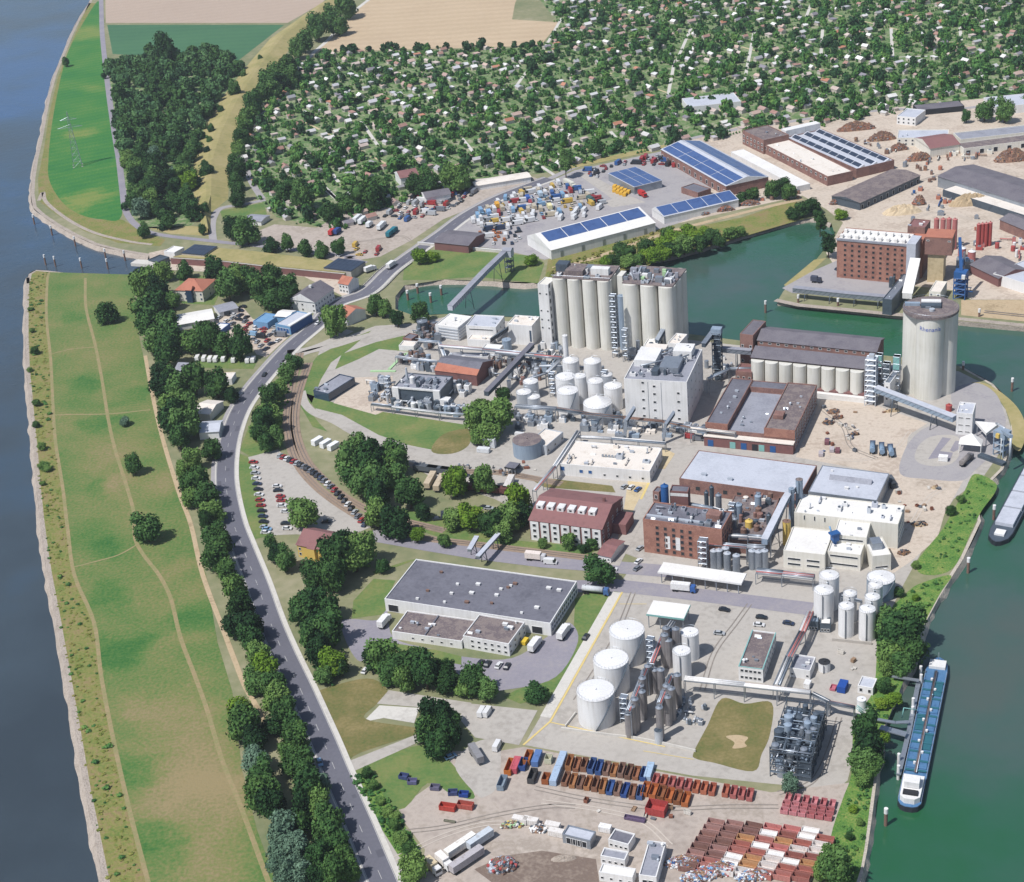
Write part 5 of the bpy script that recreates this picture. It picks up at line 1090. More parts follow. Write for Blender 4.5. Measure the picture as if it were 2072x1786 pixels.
b = bld('yard_hut', 'white hut with light grey roof in the middle of the scrap yard huts', 'building', 'P', '1448,752 1652,790 1690,722 1490,684', h=3.4, rm='roof_grey'); wins(b, 'f', 4, (1,), 1, 1)
b = bld('yard_hut', 'low white hut with white roof, front of the scrap yard huts', 'building', 'P', '1448,890 1726,935 1740,860 1462,812', h=3.6, rm='roof_white'); wins(b, 'f', 4, (1,), 1, 1)
b = bld('yard_hall', 'long pale hall with grey roof beside the scrap heaps', 'building', 'P', '1765,920 1925,925 1990,650 1860,620', h=4.5, rm='roof_grey', vents=5); wins(b, 'f', 2, (.5,), 2, 2.4, gm='dark', name='gate')
container(gs('P', '1495,550')[0], ROWB, 'eeeeee', 'white container beside the dark roofed hut', 4, 2.2, 2.2, False)
for x, y in ((790, 480), (880, 490), (1060, 530), (1090, 585)): container(gs('P', '%d,%d' % (x, y))[0], ROWB, 'e4e0dc', 'white container in the line beside the light roofed shed', 5, 2.2, 2.2, False, group='white containers in the scrap yard')
TA = ang('P', '230,760 380,660')
for x, y, c, lab, L in ((300, 715, 'f0eee8', 'long white trailer parked at the scrap yard entrance', 12), (460, 660, 'c8d0d8', 'pale grey trailer behind the long white one', 10), (350, 830, 'b8b4b8', 'grey flat trailer next to the scrap heap', 13)):
    truck(gs('P', '%d,%d' % (x, y))[0], TA, lab, c, L=L, nocab=True)
for x, y, c, lab in ((165, 840, 'f0ece8', 'white truck with cream box at the yard corner'), (70, 880, 'd8c8a8', 'cream truck beside the corner tree')): truck(gs('P', '%d,%d' % (x, y))[0], ang('P', '110,800 210,890'), lab, c, L=7)
RA = ang('G', '1280,1350 1380,1365')
for x, y, c, lab in ((1320, 1345, 'b84a40', 'red open skip lying on the sandy yard'), (1425, 1335, 'b05a50', 'faded red skip beside the red one')): container(gs('G', '%d,%d' % (x, y))[0], RA, c, lab, 5.5, 2.4, 2)
for x, y, c in ((1350, 1255, '44507c'), (1415, 1265, '2a4a98'), (1245, 1225, '6a6880'), (1060, 1160, '44507c'), (1110, 1190, '6a6a90')): container(gs('G', '%d,%d' % (x, y))[0], RA+random.uniform(-.4, .4), c, 'blue metal box lying on the edge of the sandy yard', 3.2, 2.2, 1.5, True, group='blue boxes on the sandy yard')
container(gs('G', '1330,1420')[0], RA, '7a7a6a', 'grey drawbar frame lying on the sandy yard', 4, .8, .6)
truck(gs('G', '1490,1045')[0], ang('G', '1455,985 1525,1095'), 'grey covered trailer parked on the gravel pad', '8c8c90', L=9, nocab=True)
cars('G', '1612,970,white', ang('G', '1600,990 1625,940'), 'parked at the corner of the skip row', van=True); cars('G', '1335,1030,light_blue', ang('G', '1300,1040 1370,1010'), 'parked under the tree by the gravel pad')
cars('G', '560,1065,light_blue 590,1190,light_blue', ang('G', '530,960 620,1150'), 'driving on the main road in tree shade')
# ---- jetty, barges, dolphins
mat('deck_blue', ['48709a', '5680a8', '3f668e'], (6, .8), rough=.6)
mat('teal_dark', ['2c6472', '35707e'], (3, .5), rough=.6)
mat('hull_dark', ['2c3038', '383c44'], (6, 1), rough=.5)
def barge(label, p0, p1, w, deck, tail):
    """p0 bow, p1 stern in world metres at water level"""
    d = p1-p0; L = d.length; c = (p0+p1)/2; o = thing('barge', label, 'barge', (c.x, c.y, WZ), math.atan2(-d.y, -d.x)); x = L/2; y = w/2
    out = [(-x, -y*.3), (-x+.7, -y*.7), (-x+2.4, -y*.95), (-x+5, -y), (x-9, -y), (x-4, -y*.85), (x-1, -y*.4), (x, 0), (x-1, y*.4), (x-4, y*.85), (x-9, y), (-x+5, y), (-x+2.4, y*.95), (-x+.7, y*.7), (-x, y*.3)]
    MB().prism(out, -.3, 2.0, 0).build('hull', 'hull_dark', o); MB().prism([(a*.995, b_*.95) for a, b_ in out], 2.0, 2.12, 0).build('deck', deck, o)
    return o, L, w
p0, p1 = g(px('I', 1572, 435), 0), g(px('I', 1388, 1325), 0)
o, L, W = barge('blue tanker barge with white wheelhouse moored at the jetty', p0, p1, 8.0, 'deck_blue', 0); x = L/2
MB().prism([(-x+1.6, -W*.2), (-x+3.2, -W*.4), (-x+14, -W*.42), (-x+14, W*.42), (-x+3.2, W*.4), (-x+1.6, W*.2)], 2.13, 4.2).build('deckhouse', 'plaster_white', o); MB().box(-x+7, -x+11, -W*.3, W*.3, 4.41, 6.6).build('wheelhouse', 'plaster_white', o)
MB().box(-x+10.9, -x+11.05, -W*.27, W*.27, 5.2, 6.2).build('windscreen', 'glass', o); MB().box(-x+3.4, -x+5.6, -W*.3, W*.3, 4.21, 4.9).build('winch', 'dark', o)
MB().box(x-8, x-3.5, -W*.36, W*.36, 2.13, 3.2).build('forecastle', 'plaster_white', o); MB().tube((x-3, 0, 2.1), (x-3, 0, 6), .12, 6).build('mast', 'steel', o)
for k in range(5):
    for s in (-1, 1): xx = -x+20+k*(L-34)/5; MB().box(xx, xx+(L-34)/5-2.2, s*W*.24-W*.16, s*W*.24+W*.16, 2.13, 2.5).build('hatch', 'deck_blue' if (k+s) % 3 else 'teal_dark', o)
for k in range(11): xx = -x+18+k*(L-30)/11; MB().box(xx, xx+.9, -W*.43, W*.43, 2.5+.02, 2.75).build('crossbeam', 'teal_dark', o)
for s, m_ in ((-.35, 'steel'), (0, 'rust'), (.4, 'steel_dark')): MB().tube((-x+17, s, 2.95), (x-10, s, 2.95), .17, 6).build('deck_pipe', m_, o)
for k in range(9): xx = -x+22+k*6; MB().cyl(xx, .9*(-1)**k, 2.5, 3.3, .45, n=10).build('dome_valve', 'tank_white', o)
for s in (-1, 1): mb = MB(); [mb.tube((xx, s*W*.46, 2.1), (xx, s*W*.46, 3.1), .05, 4) for xx in np.arange(-x+3, x-10, 3)]; mb.tube((-x+3, s*W*.46, 3.1), (x-10, s*W*.46, 3.1), .05, 4); mb.build('railing', 'steel_light', o)
p0, p1 = g(px('F', 1905, 1575)), g(px('F', 2210, 1000))
o, L, W = barge('dark cargo barge with grey hatch covers moored at the harbour tip', p0, p1, 9.5, 'steel_dark', 0); x = L/2
for k in range(5): xx = -x+6+k*(L-18)/5; MB().prism([(xx, -W*.38), (xx+(L-18)/5-1.2, -W*.38), (xx+(L-18)/5-1.2, W*.38), (xx, W*.38)], 2.13, 3.6).build('hatch_cover', 'roof_lightgrey', o)
MB().box(x-9, x-5, -2, 2, 2.13, 3).build('forecastle', 'plaster_white', o)
p = g(px('I', 1390, 840), 1.5); jl = gs('I', '1450,560 1395,850 1330,1120', 1.5); c = jl[0]; o = thing('jetty', 'grey steel mooring jetty beside the tanker barge', 'jetty', (c.x, c.y, 0))
for a, b_ in zip(jl[:-1], jl[1:]): MB().bar(tuple(a-c), tuple(b_-c), 1.6, .35).build('walkway', 'steel', o)
for s in ('1290,560 1450,585', '1165,808 1310,835 1390,830', '1220,862 1375,905'):
    P = gs('I', s, 1.5)
    for a, b_ in zip(P[:-1], P[1:]): MB().bar(tuple(a-c)[:2]+(1.55,), tuple(b_-c)[:2]+(1.55,), 2.6 if s[0:4] == '1220' else 1.4, .35).build('gangway', 'steel', o)
for s in ('1460,540', '1462,590', '1415,730', '1412,780', '1330,1060', '1328,1130'):
    q = gs('I', s)[0]-c; MB().cyl(q.x, q.y, WZ-1, 3.2, .55, n=10).build('pile', 'plaster_white', o)
q = gs('I', '1350,800', 2)[0]-c; MB().tube((q.x, q.y, 1.8), (q.x+.5, q.y, 6), .2, 6).tube((q.x+.5, q.y, 6), (q.x+5, q.y-.5, 5), .15, 6).build('loading_arm', 'paint_turquoise', o)
def dolphin(t, x, y, h, label, group, z=WZ, r=.5):
    p = g(px(t, x, y), WZ); o = thing('mooring_post', label, 'mooring post', (p.x, p.y, WZ), 0, group)
    MB().cyl(0, 0, -1, h*.72, r, n=10).build('pile', 'rust', o); MB().cyl(0, 0, h*.72, h, r*1.15, n=10).build('cap', 'plaster_white', o)
for x, y in ((205, 1330), (310, 1395), (448, 1460), (272, 1570), (330, 1580), (485, 1590), (640, 1595), (742, 1545), (628, 1535)): dolphin('A', x, y, 7, 'mooring post with white cap in the river inlet', 'mooring posts in the inlet', r=.55)
for t, x, y in (('I', 1253, 1440), ('F', 1740, 1765), ('F', 1892, 1450), ('F', 542, 225), ('F', 1710, 590), ('F', 2000, 690), ('F', 735, 190), ('F', 970, 210), ('F', 1240, 235), ('F', 1805, 275)): dolphin(t, x, y, 7, 'mooring post with white cap in the harbour canal', 'mooring posts in the harbour', r=.6)
for x, y in ((492, 150), (550, 110), (628, 165), (690, 120)): dolphin('E', x, y, 6, 'mooring post with white cap in the basin by the bridge', 'mooring posts by the bridge', r=.7)
# ================================================================== WORKS ISLAND
# red roofed office
b = gab('works_office', 'red roofed office building with white dormer band and white bays', 'building', 'E', '1240,1452 1642,1512 1756,1312 1312,1266', 9.5, 4.2, wall='brick_red', rm='tile_red', over=.4)
x, y, hh_ = b.w/2, b.d/2, b.h
for i in range(7):
    u = -x+b.w*(i+.5)/7; MB().box(u-b.w/14*.8, u+b.w/14*.8, -y-.35, -y-.02, 0, hh_-.4).build('bay', 'plaster_white', b.o)
    for z in (1.2, 4.0, 6.6):
        c = link('window', window_mesh(1.7, 1.6)[0], b.o); link('pane', window_mesh(1.7, 1.6)[1], c); c.location = (u, -y-.36, z)
for i in range(6):
    u = -x*.85+x*1.45*i/5; yy = -y*.42; z0_ = hh_+4.2*(1-.42)-.5
    d_ = MB().box(u-1.5, u+1.5, yy-1.6, yy+2.2, z0_, z0_+1.9).build('dormer', 'plaster_white', b.o); c = link('window', window_mesh(1.3, 1.1)[1], d_); c.location = (u, yy-1.62, z0_+.45)
wins(b, 'r', 5, (1.2, 4.0, 6.6), 1.6, 1.6); MB().box(x-5, x-4, y*.2, y*.2+1, hh_+2, hh_+5).build('chimney', 'brick_red', b.o)
MB().box(x+.02, x+6, -1, y*.7, 0, 5).build('side_wing', 'tile_red', b.o)
b = gab('entrance_lodge', 'small red roofed lodge at the works street in front of the office', 'building', 'E', '1620,1660 1700,1670 1760,1580 1690,1560', 3, 1.4, 'plaster_white', 'tile_red'); wins(b, 'f', 2, (.9,), 1, 1)
# brick process building
b = bld('brick_plant', 'tall orange brick process building with dark flat roof', 'building', 'L', '95,568 1030,692 1085,480 215,362', edge='112,950 95,568', wall='brick_orange', rm='bitumen', vents=10, vm='steel_light')
BH = b.h; wins(b, 'f', 5, [1.0+k*(BH-2.5)/5 for k in range(5)], 1.5, 1.7, -.32, .1, fm='brick'); wins(b, 'f', 2, (3.2, 6.2), 2.0, 3.0, -.19, -.06, gm='plaster_white', name='shutter'); wins(b, 'r', 5, [1.0+k*(BH-2.5)/5 for k in range(5)], 1.5, 1.7, fm='brick')
MB().box(-b.w/2+.5, b.w*.3, -b.d*.3, -b.d*.22, BH-.44, BH+.2).build('roof_duct', 'steel_light', b.o); MB().box(b.w*.25, b.w*.42, -b.d*.1, b.d*.2, BH-.44, BH+2.4).build('roof_box', 'brick', b.o)
b = bld('brick_tower', 'brick stair tower with white band behind the brick process building', 'building', 'L', '395,245 600,255 640,185 430,170', h=BH+3.5, wall='brick_red', rm='bitumen'); box_part(b.o, 'band', 'plaster_white', -b.w/2-.04, b.w/2+.04, -b.d/2-.06, -b.d/2, BH+1.2, BH+2.6)
b = bld('brick_tower', 'small brick tower with grey roof beside the blue filter tank', 'building', 'L', '215,250 290,260 310,200 240,185', h=BH+2.5, wall='brick', rm='bitumen'); wins(b, 'f', 1, (BH-1,), 1.2, 2)
tank('filter_tank', 'upright bright blue filter tank on the brick process building', 'L', 338, 185, 46, BH+6, 'paint_blue', 'paint_blue', dome=.8, rail=False, ladder=False)
# low process court with rusty vessels
b = bld('process_court', 'low brick process hall with rusty roof full of vessels', 'building', 'L', '1080,800 1480,850 1640,330 1000,280', h=6, wall='brick', rm='bitumen_brown', vents=16, vm='rust')
for i, (x, y, r, h, m) in enumerate(((1185, 400, 48, 12, 'tank_blue'), (1415, 300, 40, 12, 'tank_blue'), (960, 290, 36, 14, 'steel'), (880, 200, 26, 15, 'steel_dark'), (1420, 440, 36, 9, 'rust'), (1310, 590, 45, 8.5, 'paint_yellow'), (1150, 560, 34, 10, 'steel'), (1540, 520, 30, 10, 'steel_dark'), (820, 260, 26, 15, 'steel_dark'), (1250, 680, 36, 8, 'rust'), (1400, 640, 34, 8, 'rust'))):
    tank('process_vessel', {'tank_blue': 'pale blue vessel', 'steel': 'grey steel vessel', 'steel_dark': 'dark steel vessel', 'rust': 'rusty vessel', 'paint_yellow': 'yellow brown vessel'}[m]+' standing in the brick process court', 'L', x, y, r, h, m, dome=.7, group='vessels of the process court', rail=False, ladder=False)
for x, y in ((905, 930), (965, 925), (1060, 960), (1165, 985), (1345, 930), (1420, 940), (1490, 930), (1040, 900)): tank('column_tank', 'slender silver tank in the row in front of the brick process building', 'L', x, y, 44, 8.5, 'steel', 'steel_light', dome=.5, group='silver tanks in front of the brick building', rail=False, ladder=False)
o = thing('stair_tower', 'open steel stair tower at the corner of the brick process building', 'tower', gs('L', '790,1120')[0], b.a); lattice_tower(o, 3.5, 3.5, 13, 'steel', 5, .12)
gallery('sloping blue grey conveyor between process court and white complex', 'L', '1490,860 1720,400 1860,180', [9, 13, 15], 2.4, 2.4, 'tank_blue', 'roof_lightgrey')
tank('silo', 'tall blue grey silo at the head of the sloping conveyor', 'L', 1890, 110, 42, 20, 'tank_blue', 'bitumen_brown', cat='silo', rail=False); tank('silo', 'second blue grey silo beside the sloping conveyor', 'L', 1800, 215, 34, 18, 'tank_blue', 'tank_blue', cat='silo', rail=False)
tank('silo', 'yellow brown slim silo beside the white complex', 'L', 1745, 590, 48, 11, 'paint_yellow', 'rust', cat='silo', rail=False)
rack('wide pipe bridge along the foot of the white complex', 'L', '1400,1170 1700,1200 2060,1240', 5, 4, 8); rack('pipe bridge across the process court', 'L', '830,850 1290,890 1500,900', 8, 2.5, 5)
# grey halls
b = bld('storage_hall', 'long light grey roofed brick storage hall', 'hall', 'F', '45,1208 745,1302 850,1130 132,1036', h=7, wall='brick', rm='roof_lightgrey', vents=2, par=.2); wins(b, 'f', 9, (2,), 2.2, 2.2, fm='brick')
b = bld('storage_hall', 'blue grey roofed hall with dark roof lantern', 'hall', 'F', '800,1285 1215,1338 1262,1176 872,1126', h=7, wall='steel', rm='roof_lightgrey', vents=3, par=.2); MB().gable(-b.w*.3, b.w*.32, b.d*.02, b.d*.16, b.h-.2, b.h+1.6).build('roof_lantern', 'roof_grey', b.o)
# white complex
q = pp('e', '1900,560 1915,225'); WC = hgt(*q)
b = bld('white_complex', 'tall cream white production block with clean flat roof', 'building', 'e', '345,315 1712,470 1918,226 440,55', h=WC, wall='plaster_cream', rm='roof_white', vents=5); wins(b, 'r', 7, (2, 5, 8, WC-2.4), 2, 1.3, gm='glass_blue'); wins(b, 'f', 3, (WC-3,), .6, 2.2, -.4, -.2)
b = bld('white_complex', 'lower cream block with dark ribbon windows below the white complex', 'building', 'e', '182,835 800,905 835,560 318,506', h=WC*.7, wall='plaster_cream', rm='roof_white', vents=3); wins(b, 'f', 2, (WC*.7-4.2, 1.5), b.w*.32, 1.2, -.24, .22)
b = bld('white_complex', 'upper white terrace block with blue filter in the white complex', 'building', 'e', '935,625 1330,665 1400,430 900,388', h=WC*.93, wall='plaster_cream', rm='roof_white', vents=4); wins(b, 'f', 1, (WC*.93-2.4,), b.w*.8, 1.1)
b = bld('white_complex', 'front terrace block with two rows of ribbon windows', 'building', 'e', '818,850 1262,905 1310,690 850,640', h=WC*.66, wall='plaster_cream', rm='roof_white', vents=4); wins(b, 'f', 1, (WC*.66-2.3, WC*.66-6), b.w*.86, 1.1)
b = bld('white_complex', 'east terrace block with grey air handling unit', 'building', 'e', '1290,955 1525,885 1695,655 1420,640', h=WC*.66, wall='plaster_cream', rm='roof_white', vents=0); wins(b, 'f', 1, (WC*.66-6,), b.w*.7, 1.1); wins(b, 'r', 5, (1.5, 4.2), 1.8, 1.2, gm='glass_blue')
MB().box(-2.5, 1.5, -2, 3, WC*.66-.4, WC*.66+2.6).build('air_handler', 'steel', b.o)
p = g(px('e', 895, 730), WC*.66); o = thing('blue_filter', 'bright blue dust filter on the white complex terrace', 'filter', (p.x, p.y, WC*.66-.4), b.a+.3)
MB().box(-1.3, 1.3, -1.3, 1.3, 1.5, 4.5).build('filter_body', 'paint_blue', o); MB().prism([(-.6, -.6), (.6, -.6), (.6, .6), (-.6, .6)], 0, 1.5).build('hopper', 'paint_blue', o); MB().box(-2.2, 1.8, -1.5, 1.5, 4.5, 5.2).build('hood', 'paint_blue', o); MB().tube((-1, 1, 5), (-1, 2.5, 7), .4, 8).build('duct', 'paint_lightblue', o)
# white roofed store with blue doors
b = bld('white_store', 'flat white roofed store with blue doors in the front wall', 'building', 'b', '120,345 1482,475 1652,112 370,20', h=6, rm='roof_warm', vents=10); wins(b, 'f', 2, (2,), 1.9, 1.9, -.26, -.16, gm='paint_blue', name='blue_door'); wins(b, 'f', 4, (1.5,), 1.3, 1.2, 0, .42); wins(b, 'r', 5, (1.5,), 1.4, 1.6)
wins(b, 'f', 1, (2.4,), 2.2, 2.4, -.47, -.47, gm='paint_blue', name='blue_door')
mb = MB(); [mb.box(u, u+.9, -1.2, -.6, b.h-.44, b.h+.7) for u in np.arange(-4, 4, 1.5)]; mb.build('roof_fans', 'steel', b.o)
# blue grey round tank with neighbours
tank('storage_tank', 'wide blue grey tank with warm grey lid on the court', 'E', 1195, 975, 87, 7.5, 'tank_blue', 'bitumen_brown', ladder=False, rail=False)
b = bld('court_store', 'small store with cream white roof behind the blue grey tank', 'building', 'E', '1225,1000 1330,1015 1390,930 1280,900', h=5, wall='steel_light', rm='roof_warm'); wins(b, 'r', 3, (1.5,), 1.4, 1.4)
for x, y, lab in ((975, 1020, 'white container stack beside the tree clump'), (940, 1050, 'low white container in front of the white stack')): container(gs('E', '%d,%d' % (x, y))[0], ang('E', '930,990 1040,1000'), 'dce0e4', lab, 6, 2.6, 4.6 if x > 960 else 2.2, False)
b = canopy('dark small roofed stand on posts beside the court road', 'E', '1065,1140 1130,1150 1150,1115 1090,1105', 3.5, 'dark', 'bitumen')
# ---- tall white mill building
q = pp('K', '1766,932 1755,490'); MH = hgt(*q)
b = bld('mill_building', 'tall white mill building with scattered small square windows', 'building', 'K', '1115,455 1757,490 1962,150 1322,118', h=MH, wall='plaster_white', rm='roof_grey', vents=6, vm='steel')
for u, zs in ((-.2, (.12, .3, .5, .7, .9)), (-.02, (.08, .27, .46, .65, .83)), (.36, (.1, .3, .5, .7))):
    wins(b, 'f', 1, [MH*z for z in zs], 1.5, 1.3, u, u)
wins(b, 'r', 5, [MH*z for z in (.2, .4, .6, .8)], 1.2, 1.2)
for u in (-.12, .09): box_part(b.o, 'wall_joint', 'steel', u*b.w-.12, u*b.w+.12, -b.d/2-.06, -b.d/2, 1, MH-1)
for x0_, x1_, y0_, y1_, h_, m in ((-.45, -.1, -.1, .3, 3, 'plaster_white'), (0, .3, -.25, .1, 2.5, 'steel'), (.1, .4, .2, .45, 3.5, 'plaster_white'), (-.4, -.05, .3, .48, 2, 'roof_warm'), (-.1, .0, -.35, -.2, 2, 'steel_dark')):
    MB().box(x0_*b.w, x1_*b.w, y0_*b.d, y1_*b.d, MH-.44, MH+h_).build('roof_house', m, b.o)
for k in range(5): MB().tube((random.uniform(-.4, .4)*b.w, random.uniform(-.3, .4)*b.d, MH), (random.uniform(-.4, .4)*b.w, random.uniform(-.3, .4)*b.d, MH+3.4), .4, 8).build('roof_duct', 'steel', b.o)
# ---- white process tanks
for i, (x, y, r, h, dm, lab) in enumerate(((545, 575, 112, 12, .8, 'large white tank with bright lid below the silo batteries'), (855, 700, 150, 9, 4.0, 'broad white dome roofed tank beside the tall mill'), (520, 430, 105, 14, .6, 'white tank behind the bright lidded one'), (665, 425, 72, 14, .6, 'slim white tank in the middle of the process tanks'), (830, 475, 82, 13, .8, 'white tank with grey bands behind the dome roofed tank'), (575, 262, 88, 14, 2, 'round topped white tank nearest the silo foot'), (800, 270, 92, 14, 2, 'second round topped white tank at the silo foot'), (1012, 525, 96, 12, 1.6, 'white tank against the tall mill wall'), (160, 480, 80, 9, 1, 'grey white tank at the edge of the process court'), (90, 590, 80, 8, 1, 'low grey white tank beside the tree clump'), (950, 410, 60, 12, .8, 'small white tank behind the one at the mill wall'), (190, 640, 70, 6, 1, 'pale small tank in front of the grey white pair'))):
    tank('process_tank', lab, 'K', x, y, r, h, 'tank_white' if i < 8 else 'steel_light', 'tank_white', dome=dm, ladder=i < 2)
tank('chimney', 'slim tall white chimney at the foot of the silos', 'h', 470, 895, 32, 22, 'tank_white', 'tank_white', cat='chimney', rail=False, ladder=False)
rack('long brown grey pipe bridge in front of the process tanks', 'K', '0,748 430,775 700,815 1130,865', 6, 3.2, 7, mats_=('steel', 'rust', 'steel_dark', 'steel_light')); rack('pipe bridge along the foot of the tall mill', 'K', '1130,865 1540,905 2000,1000', 6, 3, 6, mats_=('rust', 'steel', 'steel_dark'))
rack('pipe bridge in front of the silo batteries', 'K', '-200,190 200,222 480,245', 9, 2.4, 5); rack('high pipe bridge across the upper works', 'J', '800,478 1300,520 1990,590', 8, 2.6, 6)
for s, z in (('1140,1080 1150,920 1240,780', [0.5, 8, 13]), ('1540,1120 1560,960 1650,830', [0.5, 8, 13])): gallery('steep dark steel gantry in front of the tall mill', 'K', s, z, 1.4, 1.6, 'steel_dark', 'steel', group='steel gantries in front of the mill', legs=False, name='gantry')
for k in range(34):
    x, y = random.uniform(20, 1100), random.uniform(820, 1000); p = g(px('K', x, y)); o = thing('process_unit', 'small grey process unit under the pipe bridge', 'plant', (p.x, p.y, 0), b.a, 'process units under the pipe bridge')
    s = random.uniform(1, 2); MB().box(-s, s, -s*.8, s*.8, 0, s*1.6).build('housing', random.choice(('steel', 'tank_blue', 'plaster_white', 'steel_dark')), o); MB().cyl(0, 0, s*1.6, s*2.6, s*.5, n=10).build('vessel', random.choice(('steel_light', 'steel')), o)
for k in range(26):
    x, y = random.uniform(850, 1950), random.uniform(960, 1060); p = g(px('K', x, y)); o = thing('process_unit', 'low equipment housing between mill and white roofed store', 'plant', (p.x, p.y, 0), b.a, 'equipment between mill and store')
    s = random.uniform(.8, 1.8); MB().box(-s*1.4, s*1.4, -s*.7, s*.7, 0, s).build('housing', random.choice(('steel', 'plaster_white', 'roof_warm', 'tank_blue')), o); MB().tube((0, 0, s), (0, 0, s*2), .2, 6).build('pipe', 'steel', o)
# ---- silo batteries
q = pp('h', '935,1060 930,250'); SHh = hgt(*q)
def battery(label, t, tops, r, h, rows, gap=.98):
    c0, c1 = g(px(t, *tops[0]), h), g(px(t, *tops[-1]), h); d = c1-c0; a = math.atan2(d.y, d.x); n = len(tops); cc = (c0+c1)/2; o = thing('silo_battery', label, 'silo', (cc.x, cc.y, 0), a); sp = d.length/(n-1)
    for j in range(rows):
        for i in range(n): u = (i-(n-1)/2)*sp; v = j*sp*gap; MB().cyl(u, v, 0, h, r, n=28).build('silo_cell', 'concrete_silo', o)
    W_ = sp*(n-1)+2*r; MB().box(-W_/2+.6, W_/2-.6, -r*.55, (rows-1)*sp*gap+r*.6, h+.02, h+.6).build('roof_deck', 'bitumen_brown', o); return o, W_, sp, a
o, W_, sp, SA = battery('western battery of tall cream concrete silos with machinery on top', 'h', ((405, 205), (575, 212), (762, 222), (935, 235)), 3.75, SHh, 3)
for x0_, x1_, y0_, y1_, z_, m in ((-W_*.3, 0, 2, 9, 3, 'bitumen_brown'), (W_*.12, W_*.42, 4, 8, 4, 'plaster_white'), (-W_*.5, -W_*.3, 6, 12, 4.5, 'steel_dark'), (W_*.0, W_*.1, 8, 12, 3, 'steel')): MB().box(x0_, x1_, y0_, y1_, SHh+.6, SHh+z_).build('roof_house', m, o)
mb = MB(); [mb.tube((-W_/2+i*1.6, -1.9, SHh+.6), (-W_/2+i*1.6, -1.9, SHh+1.7), .05, 4) for i in range(int(W_/1.6))]; mb.tube((-W_/2, -1.9, SHh+1.7), (W_/2, -1.9, SHh+1.7), .05, 4); mb.build('railing', 'steel', o)
o, W2, sp2, _ = battery('eastern battery of tall cream concrete silos with green grey roof plant', 'h', ((1250, 268), (1460, 285), (1678, 300)), 4.45, SHh*.97, 3)
rr_ = random.Random(9)
for k in range(22):
    u, v = rr_.uniform(-.45, .45)*W2, rr_.uniform(0, 15); s = rr_.uniform(.8, 2); MB().box(u-s, u+s, v-s*.7, v+s*.7, SHh*.97+.6, SHh*.97+.6+rr_.uniform(1, 3.5)).build('roof_machine', rr_.choice(('steel', 'steel_dark', 'roof_grey', 'paint_green', 'tank_white')), o)
for k in range(5): u = rr_.uniform(-.4, .4)*W2; MB().tube((u, rr_.uniform(0, 12), SHh*.97), (u+rr_.uniform(-3, 3), rr_.uniform(0, 12), SHh*.97+5), .35, 7).build('roof_pipe', 'steel_light', o)
MB().box(-W2/2-3.2, -W2/2-.3, 1, 8, 0, SHh*1.04).build('lift_shaft', 'concrete_silo', o)
tank('silo', 'separate blue grey silo between the two batteries', 'h', 1135, 425, 44, SHh*.78, 'tank_blue', 'tank_blue', cat='silo', rail=False, ladder=False)
b = bld('stair_block', 'narrow white stair block beside the western silo battery', 'building', 'h', '160,290 300,300 330,215 225,200', h=SHh*.95, wall='plaster_white', rm='plaster_cream'); wins(b, 'f', 2, [SHh*z for z in (.3, .42, .55, .8)], 1.1, 1.1); wins(b, 'r', 2, [SHh*k/9 for k in range(1, 9)], 1.6, 2.6, gm='dark')
o = thing('stair_tower', 'open steel stair tower between silos and batteries', 'tower', gs('h', '1080,1150')[0], SA); lattice_tower(o, 3, 3, SHh*.9, 'steel', 12, .12)
gallery('dark sloping conveyor rising to the eastern silo battery', 'h', '1560,1000 1700,760 1790,690', [8, 16, 19], 2.2, 2.2, 'steel_dark', 'steel'); b = bld('conveyor_house', 'white conveyor head house at the silo foot', 'building', 'h', '1410,1010 1560,1020 1620,900 1480,890', h=9, rm='roof_white'); b = bld('conveyor_house', 'small white roofed house on the works roofs behind the mill', 'building', 'h', '1720,990 1850,1000 1890,880 1760,860', h=13, rm='roof_warm', vents=3)
o = thing('elevator_tower', 'dark blue grey steel elevator tower between mill and brick granary', 'tower', gs('F', '260,620')[0], SA); lattice_tower(o, 4, 4, 26, 'steel_dark', 8, .2); MB().box(-1.4, 1.4, -1.4, 1.4, 0, 27.5).build('casing', 'steel_dark', o); MB().box(-2.5, 2.5, -2, 2, 25, 28).build('head', 'tank_blue', o)
gallery('steel bridge from the elevator tower to the mill roof', 'F', '250,330 175,430', [24, 22], 2, 2, 'steel_dark', 'steel', legs=False); gallery('low conveyor bridge from the mill to the brick granary', 'F', '280,455 460,470', [14, 14], 2.4, 2.2, 'steel', 'roof_grey')
# ---- brick granary with eight cream cells
b = base('granary', 'brick granary with dark roofs and a row of eight cream cells', 'granary', 'F', '472,488 1128,556 1268,405 525,332', h=17)
GH = 15.5; w2, d2 = b.w/2, b.d/2; MB().box(-w2, w2, -d2*.75, d2, 0, GH).build('wall', 'brick', b.o)
MB().gable(-w2-.2, w2+.2, -d2*.75-1.5, -d2*.1, GH+.02, GH+2.6, 0, 1, 0, .75).build('lower_roof', ['tile_dark', 'brick'], b.o); MB().box(-w2, w2, -d2*.08, d2*.98, GH+.02, GH+4).build('clerestory', 'brick', b.o); MB().gable(-w2, w2, -d2*.08, d2*.98, GH+4.02, GH+6.6, 0, 1, .5).build('upper_roof', ['tile_dark', 'brick'], b.o)
for i in range(8): u = -w2+b.w*(i+.5)/8.4; MB().cyl(u, -d2*.75-1.2, 3, GH-1, b.w/8.4*.47, n=24).build('silo_cell', 'concrete_silo', b.o)
MB().box(-w2, w2, -d2*.75-4.2, -d2*.75-.02, 0, 3.5).build('plinth', 'brick_red', b.o); MB().box(-w2*.1, w2, -d2*.75-6.5, -d2*.75-4.25, 0, 2.6).build('ramp_roof', 'roof_white', b.o)
